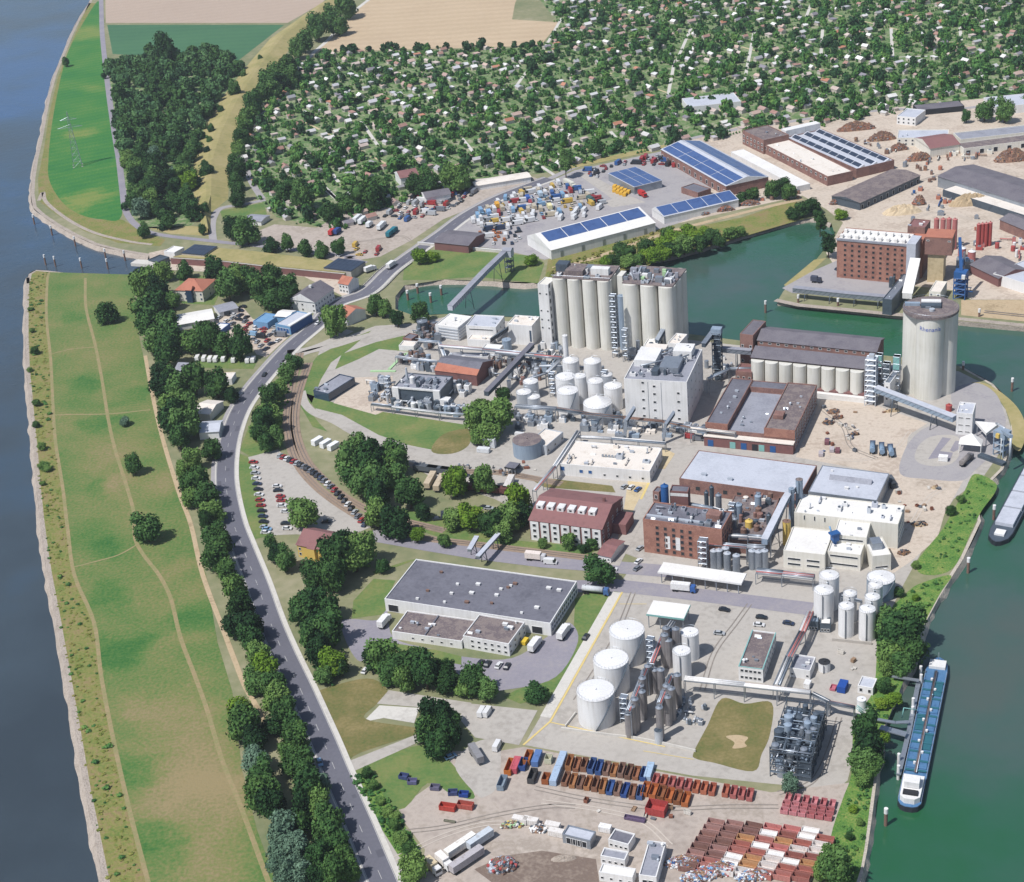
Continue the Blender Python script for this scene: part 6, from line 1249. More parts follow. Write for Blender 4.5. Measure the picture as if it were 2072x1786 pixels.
for i in range(14): c = link('window', window_mesh(1.6, 1.2)[0], b.o); link('pane', window_mesh(1.6, 1.2)[1], c); c.location = (-w2+2+(b.w-4)*i/13, -d2*.08-.02, GH+2.2)
b = bld('granary_tower', 'brick end tower with dark roof at the west end of the granary', 'building', 'F', '402,350 482,362 530,272 455,264', h=23, wall='brick', rm='tile_dark', par=.2); wins(b, 'f', 2, (8, 12, 16), 1.3, 1.5)
b = bld('brick_lodge', 'small brick house between granary and courtyard building', 'building', 'F', '370,570 470,580 480,530 390,522', h=9, wall='brick', rm='brick_red'); wins(b, 'f', 3, (2, 5), 1.2, 1.4)
o = thing('elevator_tower', 'light blue lattice elevator tower at the east end of the granary', 'tower', gs('F', '1165,765')[0], b.a); lattice_tower(o, 5, 5, 24, 'steel_light', 9, .16); MB().box(-1.2, 1.2, -1.2, 1.2, 0, 26).build('casing', 'steel_light', o); MB().tube((0, 0, 25), (6, 4, 18), .5, 8).build('spout', 'steel_light', o)
for x, y, h_ in ((1215, 470, 19), (1260, 520, 16), (1320, 480, 22)): p = g(px('F', x, y), h_); o = thing('elevator_unit', 'grey green machine tower between granary and great silo', 'tower', (p.x, p.y, 0), b.a, 'machine towers at the great silo'); lattice_tower(o, 3, 3, h_, 'steel', 6, .12); MB().box(-1.5, 1.5, -1.5, 1.5, h_*.7, h_).build('machine', random.choice(('steel', 'paint_turquoise', 'steel_dark')), o)
b = bld('silo_lobby', 'narrow white block at the foot of the great silo', 'building', 'F', '1265,640 1300,645 1310,570 1275,565', h=12, rm='steel'); wins(b, 'f', 1, (3, 6, 9), 1, 1.2)
# ---- the great silo
GS = 42.0; p = g(px('i', 562, 262), GS); o = thing('great_silo', 'huge cream concrete silo of clustered cells with dark round roof and blue lettering', 'silo', (p.x, p.y, 0), math.atan2(p.y, p.x)-math.pi/2)
for a_ in range(4): MB().cyl(6.1*math.cos(a_*math.pi/2), 6.1*math.sin(a_*math.pi/2), 0, GS, 6.5, n=40, cap=False).build('silo_cell', 'concrete_silo', o)
MB().cyl(0, 0, GS-.3, GS+.9, 12.9, n=48).build('roof_deck', 'bitumen_brown', o); MB().cyl(0, 0, 0, GS-1, 7.5, n=24, cap=False).build('core', 'concrete_silo', o)
MB().box(-4.5, 4.5, 2.5, 5.5, GS+.9, GS+2.6).build('roof_house', 'plaster_white', o); MB().box(-4.6, 4.6, -1.5, 2.2, GS+.9, GS+2.2).build('roof_house', 'steel_dark', o); MB().box(-12, -5, 1, 3, GS+.9, GS+2.2).build('roof_conveyor', 'tank_blue', o); MB().cyl(.5, -4.5, GS+.9, GS+2, 1.3, n=14).build('hatch', 'steel_light', o); MB().box(-2.5, 0, -2.5, -1.6, GS+.9, GS+2).build('roof_machine', 'steel', o)
mb = MB()
for k in range(40): a0, a1 = 2*math.pi*k/40, 2*math.pi*(k+1)/40; mb.tube((12.6*math.cos(a0), 12.6*math.sin(a0), GS+2), (12.6*math.cos(a1), 12.6*math.sin(a1), GS+2), .05, 4); mb.tube((12.6*math.cos(a0), 12.6*math.sin(a0), GS+.9), (12.6*math.cos(a0), 12.6*math.sin(a0), GS+2), .05, 4)
mb.build('railing', 'steel', o)
fc = bpy.data.curves.new('lettering', 'FONT'); fc.body = 'Rhenania'; fc.size = 2.9; fc.align_x = 'CENTER'; fc.extrude = .02
to = bpy.data.objects.new('lettering_source', fc); COL.objects.link(to); dg = bpy.context.evaluated_depsgraph_get(); tm = bpy.data.meshes.new_from_object(to.evaluated_get(dg)); bpy.data.objects.remove(to)
for v in tm.vertices: a_ = v.co.x/6.55; v.co = (6.55*math.sin(a_), -6.1-6.55*math.cos(a_)-v.co.z, v.co.y)
mat('letter_blue', ['4c64b4', '5870bc'], (2, .4), rough=.6); tm.materials.clear(); l_ = link('lettering', tm, o, ['letter_blue']); l_.location = (0, 0, GS-6.2)
tank('red_tank', 'small red tank at the foot of the great silo', 'S', 795, 250, 52, 3, 'paint_red', 'paint_red', rail=False, ladder=False, dome=.5)
gallery('long blue grey conveyor bridge from the lattice tower to the loading tower', 'F', '1195,690 1420,775 1660,868', [9, 8, 7], 3, 2.4, 'tank_blue', 'roof_lightgrey')
# ---- courtyard brick building
q = pp('c', '1525,1240 1492,900'); UH = hgt(*q)*.86
b = base('courtyard_building', 'brick building with two dark roofed wings around a lower grey middle roof', 'building', 'c', '182,802 1492,902 1792,232 522,102', h=UH); w2, d2 = b.w/2, b.d/2
shell(b, 'brick', 'bitumen', .5, -w2, -w2*.5, -d2, d2, UH, 0, 'west_wing_wall', 'west_wing_roof'); shell(b, 'brick', 'bitumen_brown', .5, w2*.32, w2, -d2, d2, UH, 0, 'east_wing_wall', 'east_wing_roof'); shell(b, 'brick', 'roof_grey', .2, -w2*.5+.02, w2*.32-.02, -d2, d2*.7, UH*.72, 0, 'middle_wall', 'middle_roof'); shell(b, 'brick', 'bitumen', .3, -w2*.5+.02, w2*.32-.02, d2*.7+.02, d2, UH*.95, 0, 'rear_wall', 'rear_roof')
for x0_, x1_ in ((-w2-.1, -w2*.5), (w2*.32, w2+.1)): MB().box(x0_, x1_, -d2-.25, -d2-.02, UH*.62, UH+.5).build('gable_wall', 'brick_orange', b.o)
MB().box(-w2-.2, w2+.2, -d2-4, -d2-.27, UH*.5, UH*.53).build('gallery_roof', 'roof_warm', b.o); MB().box(-w2, w2, -d2-3.6, -d2-.3, 0, UH*.5-.02).build('loading_front', 'brick_red', b.o)
for i, u in enumerate((-.85, -.35, -.1, .15, .3, .55)): MB().box(u*w2-1.3, u*w2+1.3, -d2-3.75, -d2-3.62, .2, 3.4).build('dock_door', ('paint_blue', 'paint_turquoise', 'paint_blue', 'dark', 'paint_turquoise', 'paint_blue')[i], b.o)
wins(b, 'r', 14, (1, UH*.42, UH*.7), 1.6, 2.2, gm='glass_blue'); clutter(b, 5, 'steel_light', .5, -.46, -.3); clutter(b, 6, 'steel_light', .5, .2, .44); MB().box(w2*.4, w2*.62, -d2*.55, -d2*.35, UH-.4, UH+1.5).build('roof_house', 'brick', b.o); clutter(b, 5, 'steel', .2, -.2, .1, -.4, .3, h=UH*.72)
rack('brown pipe bridge in front of the courtyard building', 'c', '-60,870 170,900 600,950', 7, 2, 4, mats_=('rust', 'steel', 'roof_warm'))
# ---- loading tower at the harbour tip
b = bld('loading_tower', 'white loading tower with dark slots at the turning circle', 'tower', 'S', '905,370 1160,395 1255,215 985,195', edge='905,720 895,370', rm='roof_lightgrey', vents=4); wins(b, 'f', 2, [b.h*z for z in (.12, .42, .75)], 2.2, .7, -.22, .22, gm='dark'); LT = b
p = g(px('S', 1150, 860), 4); o = thing('truck_canopy', 'white peaked truck loading canopy beside the loading tower', 'canopy', (p.x, p.y, 0), b.a)
mb = MB(); A_ = [(-5, -3.2, 4.4), (5, -3.2, 4.4), (5, 3.2, 4.4), (-5, 3.2, 4.4)]; ap = (0, 1.5, 8)
for i in range(4): mb.face([A_[i], A_[(i+1) % 4], ap])
mb.face(A_[::-1]); mb.build('roof', 'roof_white', o); [MB().box(sx*4.7-.15, sx*4.7+.15, sy*2.9-.15, sy*2.9+.15, 0, 4.4).build('post', 'plaster_white', o) for sx in (-1, 1) for sy in (-1, 1)]
p = g(px('S', 1390, 610), 7); o = thing('hopper_roof', 'white kite shaped hopper roof beside the loading tower', 'canopy', (p.x, p.y, 0), b.a)
MB().prism([(-5, 4.5), (1, -6.5), (5.5, 4.5)], 6.2, 7.4).build('roof', 'roof_white', o); [MB().box(u-.2, u+.2, v-.2, v+.2, 0, 6.2).build('post', 'steel', o) for u, v in ((-4, 4), (1, -5), (4.6, 4))]
p = g(px('S', 1640, 1050)); o = thing('unloading_crane', 'blue grey ship unloading crane at the harbour edge', 'crane', (p.x, p.y, 0), b.a-.5); lattice_tower(o, 5, 5, 9, 'tank_blue', 3, .22)
MB().box(-3, 3, -2.5, 2.5, 9, 12).build('machine_house', 'tank_blue', o); MB().bar((0, 0, 11), (9, -7, 14), 1.6, 1.4).build('boom', 'tank_blue', o); MB().tube((9, -7, 14), (9, -7, 3), .5, 8).build('suction_pipe', 'steel_light', o); MB().tube((0, 2, 12), (-8, 7, 10), .5, 8).build('duct', 'steel_light', o); MB().box(-1, .6, -3.6, -2.5, 9.4, 11.4).build('cabin', 'paint_yellow', o)
MB().box(-6, 7, -9, -6, .1, 1.4).build('quay_platform', 'steel_dark', o); MB().tube((3, -5, 11), (3, -5, 0), .18, 6).build('ladder', 'plaster_white', o)
truck(gs('S', '1075,1190')[0], ang('S', '960,1290 1190,1080'), 'tank truck with long grey silo body on the turning circle', '8a8482', '6a6a70', L=10, kind='tank'); container(gs('S', '700,1150')[0], b.a, 'f0f0f0', 'white box on the painted concrete pad', 4, 2.6, 2.4, False)
FA = ang('F', '1170,1085 1175,985')
for i, (x, y) in enumerate(((1175, 1040), (1230, 1050), (1283, 1060))): truck(gs('F', '%d,%d' % (x, y))[0], FA+.05*i, 'blue grey tank truck parked on the gravel yard', '8098b0', '44506a', L=9, kind='tank', group='tank trucks on the gravel yard')
for x, y in ((870, 1070), (905, 1000), (935, 1045), (968, 1050)): container(gs('F', '%d,%d' % (x, y))[0], FA, random.choice(('8a5a58', 'b8b0b4', '7a5058')), 'old machine box beside the courtyard building', 3.5, 2, 1.6, False, group='old boxes beside the courtyard building')
for i, (x, y, rx, ry) in enumerate(((945, 815, 40, 30), (915, 880, 35, 25), (965, 850, 25, 18), (1070, 950, 22, 10), (1290, 810, 55, 15), (1545, 1265, 22, 14), (1450, 1480, 45, 30), (1360, 1650, 35, 25))): heap('debris_heap', ['heap of dark scrap nearest the granary ramp', 'heap of dark scrap beside the courtyard building', 'small heap of scrap beside the larger ones', 'thin heap of planks on the gravel yard', 'long low weed heap below the conveyor bridge', 'small soil heap beside the turning circle', 'brown soil heap beside the white complex', 'dark scrap heap at the corner of the white complex'][i], 'F', x, y, rx, ry, 1.4, 'scrap' if i not in (4, 5, 6) else 'soil', 70+i, n=50 if i not in (4, 5) else 10, cols=('rust', 'steel_dark', 'timber', 'dark'))
for k in range(14): container(gs('F', '%d,%d' % (random.uniform(1000, 1110), random.uniform(870, 960)))[0], random.uniform(0, 3), random.choice(('dcd8d4', '8a7868', '5a5a60')), 'small pallet lying on the gravel yard', 1.4, 1.0, .5, True, group='pallets on the gravel yard', cat='pallet')
truck(gs('F', '1285,1250')[0], ang('F', '1270,1220 1305,1270'), 'dark lorry parked at the end of the grey hall', '5a6068', '3a4048', L=6.5)
# ---- upper works
b = bld('louvre_house', 'white cube building with louvred sides in the upper works', 'building', 'J', '782,240 1042,262 1140,135 882,88', h=8, rm='roof_white', vents=5)
for k in range(4): MB().box(-b.w/2+2, b.w/2-.3, -b.d/2-.35, -b.d/2-.02, 1+k*1.7, 1.7+k*1.7).build('louvre', 'steel_light', b.o); MB().box(b.w/2+.02, b.w/2+.35, -b.d/2+.3, b.d/2-.3, 1+k*1.7, 1.7+k*1.7).build('louvre', 'steel_light', b.o)
b = bld('white_works', 'white works building with pale blue roof beside the louvred cube', 'building', 'J', '1148,245 1442,255 1552,132 1160,108', h=9, rm='roof_lightgrey', vents=4); wins(b, 'f', 1, (6.6,), b.w*.8, .9); wins(b, 'r', 3, (2, 5), 1.6, 1.4)
b = bld('low_works', 'low building with cream roof in front of the white works', 'building', 'J', '1140,400 1390,412 1440,325 1172,305', h=4, rm='roof_warm', vents=6)
b = bld('pale_block', 'plain white block with dark vertical slot next to the silo stair', 'building', 'J', '1600,228 1852,240 1962,140 1650,112', edge='1612,455 1600,228', rm='roof_warm', vents=8); wins(b, 'f', 1, (2,), 1.4, b.h*.6, .42, .42, gm='glass_blue')
b = bld('pale_block', 'narrow white block beside the pipe bridge in the upper works', 'building', 'J', '1300,500 1500,520 1520,460 1320,445', h=5, rm='roof_white'); tank('process_tank', 'blue grey tank beside the narrow white block', 'J', 1570, 400, 55, 6, 'tank_blue', rail=False, ladder=False)
gallery('dark inclined conveyor between white works and pale block', 'J', '1390,430 1590,300', [2, 9], 2.2, 2, 'dark', 'steel_dark', legs=False); gallery('dark grey diagonal conveyor through the upper works', 'J', '1340,1050 1600,780 1870,490', [6, 7, 8], 2.4, 2.2, 'steel_dark', 'bitumen')
b = gab('boiler_hall', 'brick hall with grey roof and red tiled front slope', 'hall', 'J', '790,745 1245,835 1390,620 895,592', 6, 4, 'brick_red', 'bitumen', over=.3, rp=.4)
mb = MB(); mb.face([(-b.w/2-.3, -b.d/2-.3, b.h+.08), (b.w/2+.3, -b.d/2-.3, b.h+.08), (b.w/2+.3, -b.d/2+b.d*.18, b.h+1.9), (-b.w/2-.3, -b.d/2+b.d*.24, b.h+2.48)]); mb.build('tile_slope', 'tile_orange', b.o); wins(b, 'b', 6, (2,), 2, 1.5)
b = bld('low_works', 'long low grey roofed shed with skylights behind the boiler hall', 'building', 'J', '890,590 1360,600 1380,555 930,545', h=5, rm='roof_grey', vents=7)
b = bld('process_house', 'silver grey process building with white corner towers', 'building', 'J', '262,945 802,992 962,822 432,782', edge='275,1130 262,945', wall='steel_dark', rm='roof_grey', vents=10, vm='steel'); PH = b.h
for u in (-.46, .42): MB().box(u*b.w-1.6, u*b.w+1.8, -b.d/2-1.2, -b.d/2-.02, 0, PH+.3).build('corner_tower', 'plaster_white', b.o)
MB().box(b.w*.5, b.w*.5+4.5, -b.d/2-2, -b.d/2+2, 0, 5).build('white_cube', 'plaster_white', b.o); MB().box(-b.w/2, b.w/2, -b.d/2-.6, -b.d/2-.02, PH-.5, PH+.4).build('cornice', 'plaster_white', b.o)
MB().cyl(-b.w*.36, b.d*.05, PH-.4, PH+6.5, .8, .5, n=14).build('stack', 'steel_light', b.o); MB().cyl(-b.w*.2, -b.d*.1, PH-.4, PH+3, 1.4, n=14, dome=.8).build('roof_tank', 'tank_white', b.o); [MB().box(u, u+2, -2, 2, PH-.4, PH+1.6).build('roof_fan', 'steel', b.o) for u in (-2, 2, 6)]
rng = random.Random(3)
def clutter_field(t, area, n, label, group, seed, mats_=('steel', 'steel_dark', 'tank_blue', 'plaster_white', 'steel_light'), size=(.8, 2.0), hmax=5):
    r_ = random.Random(seed); poly = pp(t, area); X = [p[0] for p in poly]; Y = [p[1] for p in poly]; k = 0
    while k < n:
        p = (r_.uniform(min(X), max(X)), r_.uniform(min(Y), max(Y)))
        if not inside(p, poly): continue
        k += 1; q = g(p); s = r_.uniform(*size); h = r_.uniform(1.5, hmax); c = r_.random(); kd = ('equipment_cabinet', 'cabinet') if c < .4 else ('small_vessel', 'vessel') if c < .75 else ('pipe_run', 'pipe'); lab_ = label.replace('process unit', kd[1]).replace('unit', kd[1]).replace('pump '+kd[1], kd[1]); o = thing(kd[0], lab_, kd[1], (q.x, q.y, 0), SA+r_.choice((0, math.pi/2)), group+', '+kd[1]+'s')
        if c < .4: MB().box(-s, s, -s*.7, s*.7, 0, h).build('housing', r_.choice(mats_), o); MB().box(-s*.5, s*.5, -s*.4, s*.4, h, h+.6).build('cover', 'steel', o)
        elif c < .75: MB().cyl(0, 0, .4, h, s*.7, n=12, dome=.3).build('vessel', r_.choice(mats_), o); MB().cyl(0, 0, 0, .4, s*.8, n=12).build('plinth', 'concrete', o)
        else: MB().tube((-s*2.2, 0, h*.6), (s*2.2, 0, h*.6), .35, 8).build('pipe', r_.choice(mats_), o); [MB().box(u*s-.1, u*s+.1, -.3, .3, 0, h*.6).build('support', 'steel_dark', o) for u in (-1.8, 0, 1.8)]
clutter_field('J', '0,870 230,900 260,1200 1100,1290 1090,1180 260,1140 20,1120', 90, 'small grey process unit around the silver process building', 'units around the process building', 1)
clutter_field('J', '540,300 800,250 800,420 560,660 300,690 560,560', 60, 'dark process unit between the basins and the louvred cube', 'units beside the louvred cube', 2, ('steel_dark', 'rust', 'steel', 'bitumen_brown'))
clutter_field('J', '430,620 780,690 780,780 440,770', 26, 'grey process unit behind the silver process building', 'units behind the process building', 3); clutter_field('J', '1400,600 1980,620 1980,900 1650,1000 1350,830', 46, 'small unit between boiler hall and process tanks', 'units beside the boiler hall', 4, ('rust', 'steel', 'brick', 'plaster_white', 'steel_light'))
clutter_field('J', '960,900 1150,930 1150,1060 840,1040', 24, 'grey unit beside the silver process building and tree clump', 'units beside the tree clump', 5); clutter_field('h', '150,1000 420,900 440,1250 150,1250', 30, 'grey unit at the foot of the western silos', 'units at the silo foot', 6); clutter_field('h', '1200,1130 1900,1060 1900,1190 1200,1260', 32, 'grey unit between silos and mill roofs', 'units between silos and mill', 7, hmax=9)
clutter_field('L', '1080,480 1600,420 1500,800 1100,780', 46, 'rusty process unit in the brick process court', 'units in the process court', 8, ('rust', 'steel', 'brick', 'roof_warm', 'steel_dark'), hmax=9); clutter_field('Q', '930,700 1080,680 1050,860 900,830', 14, 'grey pump unit beside the second column row', 'units beside the column rows', 9, size=(.5, 1.1), hmax=2.4)
for s in ('0,722 290,722', '215,700 395,522 500,522'): 
    P = gs('J', s, 2.4); c = P[0]; o = thing('flume', 'light green covered flume between the upper basins', 'pipe', (c.x, c.y, 0), 0, 'green flumes')
    for p, q in zip(P[:-1], P[1:]): MB().bar(tuple(p-c), tuple(q-c), 1.6, .5).build('channel', 'paint_green', o); MB().bar(tuple((p-c)*1-Vector((0, 0, 2.4))), tuple((q-c)-Vector((0, 0, 2.4))), .4, 2.38).build('pier', 'concrete', o)
b = bld('basin_house', 'grey glass walled basin house with pale green edge', 'building', 'd', '1885,690 1970,712 2072,600 1980,580', h=4.5, wall='glass_blue', rm='roof_grey', vents=4, vm='steel')
b = bld('low_works', 'low dark roofed store beside the sandy mound in the upper works', 'building', 'J', '390,380 500,400 530,340 440,320', h=4, wall='brick', rm='bitumen'); b = bld('low_works', 'small cream roofed hut beside the upper lawn', 'building', 'J', '350,470 520,480 530,420 360,410', h=3, rm='roof_warm'); tank('process_tank', 'dark ribbed tank beside the canal road', 'J', 600, 190, 62, 7, 'steel_dark', 'steel', dome=1)
gallery('long pale conveyor bridge crossing the canal to the works', 'E', '742,212 950,-5 1080,-130', [8.2, 12, 11], 3, 2.6, 'roof_lightgrey', 'roof_grey', step=60)
# ---- railway wagons, gantries, street vehicles
for x, y, c in ((625, 1240, 'c8b8a0'), (680, 1255, 'c8b8a0'), (890, 1285, '6a4440'), (960, 1292, '6a4440'), (1030, 1298, '6a4440'), (1090, 1262, 'd8d4d0'), (600, 1170, '5a6068'), (680, 1180, '5a6068'), (760, 1190, '5a6068')):
    a_ = ang('E', '850,1275 1070,1305') if c == '6a4440' or c == '5a6068' else ang('E', '600,1290 650,1200'); p = gs('E', '%d,%d' % (x, y))[0]
    n_ = {'c8b8a0': 'beige roofed', '6a4440': 'rust brown', 'd8d4d0': 'white topped', '5a6068': 'dark grey'}[c]; o = thing('freight_wagon', '%s freight wagon on the siding by the grove' % n_, 'wagon', (p.x, p.y, .3), a_, n_+' freight wagons')
    q = MB().box(-6, 6, -1.4, 1.4, 1.0, 3.4).build('body', 'matt_paint', o); q.color = lin(c, .85); MB().box(-6, 6, -1.2, 1.2, .6, .98).build('chassis', 'dark', o); [MB().tube((sx, sy*.75-.06, .4), (sx, sy*.75+.06, .4), .4, 10).build('wheel', 'rubber', o) for sx in (-4.5, -3, 3, 4.5) for sy in (-1, 1)]
for s in ('855,1640 900,1560', '905,1680 1040,1530'): gallery('grey footbridge gantry over the railway beside the works street', 'E', s, [5, 5], 1.6, 1.0, 'steel', 'roof_lightgrey', step=8, group='gantries over the railway', name='gantry', cat='gantry')
SA2 = ang('E', '1180,1690 1330,1705'); truck(gs('E', '1250,1690')[0], SA2, 'white tanker lorry with red stripe on the works street', 'e8dcd4', 'c8c8cc', L=9, kind='box'); cars('E', '1335,1702,white', SA2, 'following the tanker lorry on the works street', van=True); cars('E', '945,1375,black 970,1380,silver', SA2, 'parked beside the garden of the red roofed office')
rack('pipe bridge rising from the court past the white roofed store', 'E', '1500,930 1360,1140 1240,1280', 6, 2, 5)
# car park
CPA = ang('d', '1475,1110 1535,1110')
for i, c in enumerate('red white silver white dark_blue black white red red black dark_blue black silver white'.split()): cars('d', '%d,%d,%s' % (1500+i*5.6, 1108+i*32, c), CPA, 'in the western row of the car park')
cb = ang('d', '1670,1070 1720,1020')
for i in range(26):
    u = i/25; cars('D', '%.1f,%.1f' % (566+u*172, 922+u*139-22*math.sin(u*3.14)), ang('D', '600,985 622,962'), 'in the long curved row of the car park', 'black dark black dark_blue grey dark silver white red')
for x, y, c in ((1640, 1250, 'white'), (1645, 1275, 'black'), (1660, 1310, 'red'), (1665, 1335, 'red'), (1668, 1365, 'white'), (1690, 1400, 'white'), (1690, 1470, 'black'), (1700, 1500, 'white'), (1930, 1460, 'dark')): cars('d', '%d,%d,%s' % (x, y, c), CPA, 'in the middle row of the car park')
cars('d', '1580,1505,light_blue', CPA, 'at the south end of the car park')
# ================================================================== NORTH: halls, mill quay, vehicle yards
def solar_roof(o, pts, nx, ny, m='solar', gap=.5, lift=.12):
    """grid of solar panel fields on a sloping quad (local points BL BR TR TL)"""
    bl, br, tr, tl = [Vector(p) for p in pts]; nrm = (br-bl).cross(tl-bl).normalized()*lift
    L = (br-bl).length; Dp = (tl-bl).length; gx, gy = gap/L, gap/Dp
    for i in range(nx):
        for j in range(ny):
            u0, u1, v0, v1 = i/nx+gx/2, (i+1)/nx-gx/2, j/ny+gy/2, (j+1)/ny-gy/2
            q = lambda u, v: bl.lerp(br, u).lerp(tl.lerp(tr, u), v)+nrm
            mb = MB(); P4 = [q(u0, v0), q(u1, v0), q(u1, v1), q(u0, v1)]; mb.face(P4)
            for k in range(4): a, b_ = P4[k], P4[(k+1) % 4]; mb.face([a-nrm*.6, b_-nrm*.6, b_, a])
            mb.build('solar_panel', m, o)
# white shed with a strip of solar panels
b = base('solar_shed', 'long white shed with a strip of blue solar panels on its roof', 'hall', 'B', '1318,1490 1915,1330 1842,1232 1215,1392', h=6); w2, d2 = b.w/2, b.d/2
MB().box(-w2, w2, -d2, d2, 0, 6).build('wall', 'plaster_white', b.o); MB().gable(-w2, w2, -d2, d2, 6.02, 11, 0, 1, .3, .62).build('roof', ['roof_white', 'plaster_white'], b.o)
rp_ = lambda u, v: (u, -d2+v*d2*1.24, 6.02+v*4.98); solar_roof(b.o, [rp_(-w2+3, .42), rp_(w2-1, .42), rp_(w2-1, .97), rp_(-w2+3, .97)], 5, 1)
for i in range(5): MB().box(-w2*.8+i*w2*.4-1, -w2*.8+i*w2*.4+1, -d2-.12, -d2-.02, 0, 4).build('gate', 'steel', b.o)
# big twin slope solar hall
b = base('solar_hall', 'big hall with deep blue solar panels on both roof slopes', 'hall', 'f', '-30,310 960,890 1560,700 520,165', h=7); w2, d2 = b.w/2, b.d/2
MB().box(-w2, w2, -d2, d2, 0, 7).build('wall', 'brick', b.o); MB().gable(-w2, w2, -d2, d2, 7.02, 10.5, 0, 1, .4).build('roof', ['roof_lightgrey', 'plaster_white'], b.o)
rp_ = lambda u, v: (u, -d2+v*d2*2, 7.02+(v if v < .5 else 1-v)*7); solar_roof(b.o, [rp_(-w2+.5, .02), rp_(w2-.5, .02), rp_(w2-.5, .42), rp_(-w2+.5, .42)], 4, 2, gap=.5); solar_roof(b.o, [rp_(-w2+.5, .58), rp_(w2-.5, .58), rp_(w2-.5, .96), rp_(-w2+.5, .96)], 4, 2, gap=.3); wins(b, 'f', 12, (1,), 2.4, 3, gm='dark', name='gate')
b = base('solar_shed', 'small square shed with blue solar roof in the vehicle yard', 'shed', 'B', '1715,1042 1852,1130 1972,1052 1800,980', h=5); w2, d2 = b.w/2, b.d/2; MB().box(-w2, w2, -d2, d2, 0, 5).build('wall', 'steel', b.o); MB().box(-w2-.3, w2+.3, -d2-.3, d2+.3, 5.02, 5.3).build('roof', 'roof_lightgrey', b.o); solar_roof(b.o, [(-w2, -d2, 5.3), (w2, -d2, 5.3), (w2, d2, 5.3), (-w2, d2, 5.3)], 2, 3)
b = base('solar_shed', 'low white shed with blue solar roof beside the basin', 'shed', 'C', '-60,1290 355,1185 330,1140 -130,1235', h=5); w2, d2 = b.w/2, b.d/2; MB().box(-w2, w2, -d2, d2, 0, 5).build('wall', 'plaster_white', b.o); MB().gable(-w2, w2, -d2, d2, 5.02, 8, 0, 1, .3, .7).build('roof', ['roof_lightgrey', 'plaster_white'], b.o); rp_ = lambda u, v: (u, -d2+v*d2*1.4, 5.02+v*2.98); solar_roof(b.o, [rp_(-w2, .05), rp_(w2, .05), rp_(w2, .97), rp_(-w2, .97)], 5, 1)
b = bld('brick_store', 'low brick store with white front between the solar roofs', 'building', 'C', '60,1115 160,1150 200,1110 100,1080', h=4, wall='brick', rm='bitumen')
# white roofed factory
b = bld('flat_factory', 'large hall with white flat roof and red brick side', 'hall', 'C', '535,858 922,1050 1045,1010 672,820', h=6.5, wall='brick', rm='roof_warm', vents=6); wins(b, 'f', 14, (3.4,), 2.2, 1.8)
b = bld('flat_factory', 'brick block with brown flat roof behind the white roofed hall', 'building', 'C', '412,775 535,835 675,795 545,738', h=10, wall='brick', rm='bitumen_brown', vents=4); wins(b, 'f', 6, (2, 5.5), 2, 1.8)
b = base('glass_factory', 'factory with dark glazed roof strips and white gable front', 'hall', 'C', '690,822 1050,992 1335,957 850,758', h=6.5); w2, d2 = b.w/2, b.d/2; shell(b, 'brick', 'roof_lightgrey')
for j in range(3):
    y0_ = -d2+d2*2*(j+.3)/3; MB().gable(-w2+1, w2-1, y0_, y0_+d2*.3, 6.1, 7.8, 0, 1, 0, .85).build('roof_monitor', ['roof_lightgrey', 'plaster_white'], b.o)
    for i in range(9):
        u = -w2+2+(b.w-4)*i/9; s_ = 1.7/(d2*.3*.85); mb = MB(); mb.face([(u, y0_+.35, 6.1+.35*s_+.06), (u+(b.w-4)/9-.6, y0_+.35, 6.1+.35*s_+.06), (u+(b.w-4)/9-.6, y0_+d2*.22, 6.1+d2*.22*s_+.06), (u, y0_+d2*.22, 6.1+d2*.22*s_+.06)]); mb.build('skylight', 'solar_dark', b.o)
MB().box(-w2-6, -w2-.02, -d2, d2*.9, 0, 11).build('head_block', 'plaster_white', b.o)
b = bld('apron_shed', 'long low white roofed shed along the brick factory', 'shed', 'C', '345,905 740,1112 795,1082 400,880', h=4, rm='roof_white', par=.1)
b = gab('long_shed', 'long shed with grey brown roof beside the sand yard', 'shed', 'C', '1110,1212 1422,1042 1325,1002 925,1152', 5, 1.6, 'steel_dark', 'bitumen_brown'); wins(b, 'f', 10, (.3,), 2.4, 3, gm='dark', name='bay')
b = gab('works_shed', 'very long dark grey roofed shed at the sand yard', 'shed', 'C', '1610,1060 2250,1260 2250,1120 1725,962', 7, 2.5, 'steel', 'tile_dark'); b = bld('works_shed', 'beige roofed lean to along the very long shed', 'shed', 'C', '1625,1135 2250,1330 2250,1275 1640,1085', h=4.5, wall='steel_dark', rm='roof_warm', par=.1)
b = gab('works_house', 'building with purple brown tiled roof behind the sand yard', 'building', 'C', '1500,885 1690,855 1600,795 1445,815', 6, 3, 'plaster_cream', 'tile_red'); b = bld('works_house', 'white roofed flat building behind the purple brown roof', 'building', 'C', '1330,820 1640,815 1610,770 1320,768', h=6, wall='plaster_cream', rm='roof_lightgrey', vents=4); wins(b, 'f', 8, (1, 3.5), 1.5, 1.4)
b = bld('works_shed', 'dark long shed at the edge of the allotments', 'shed', 'C', '1440,660 1705,625 1700,600 1420,618', h=4, wall='dark', rm='tile_dark', par=.1); b = bld('works_shed', 'grey roofed shed row beyond the sand yard', 'shed', 'C', '1690,835 2150,770 2150,740 1660,780', h=5, wall='plaster_cream', rm='roof_grey'); b = bld('works_shed', 'grey flat shed with dark gates beyond the sand yard', 'shed', 'C', '1700,885 2150,825 2150,790 1690,845', h=5, wall='plaster_cream', rm='bitumen_brown'); wins(b, 'f', 6, (.3,), 3, 3.2, gm='dark', name='gate')
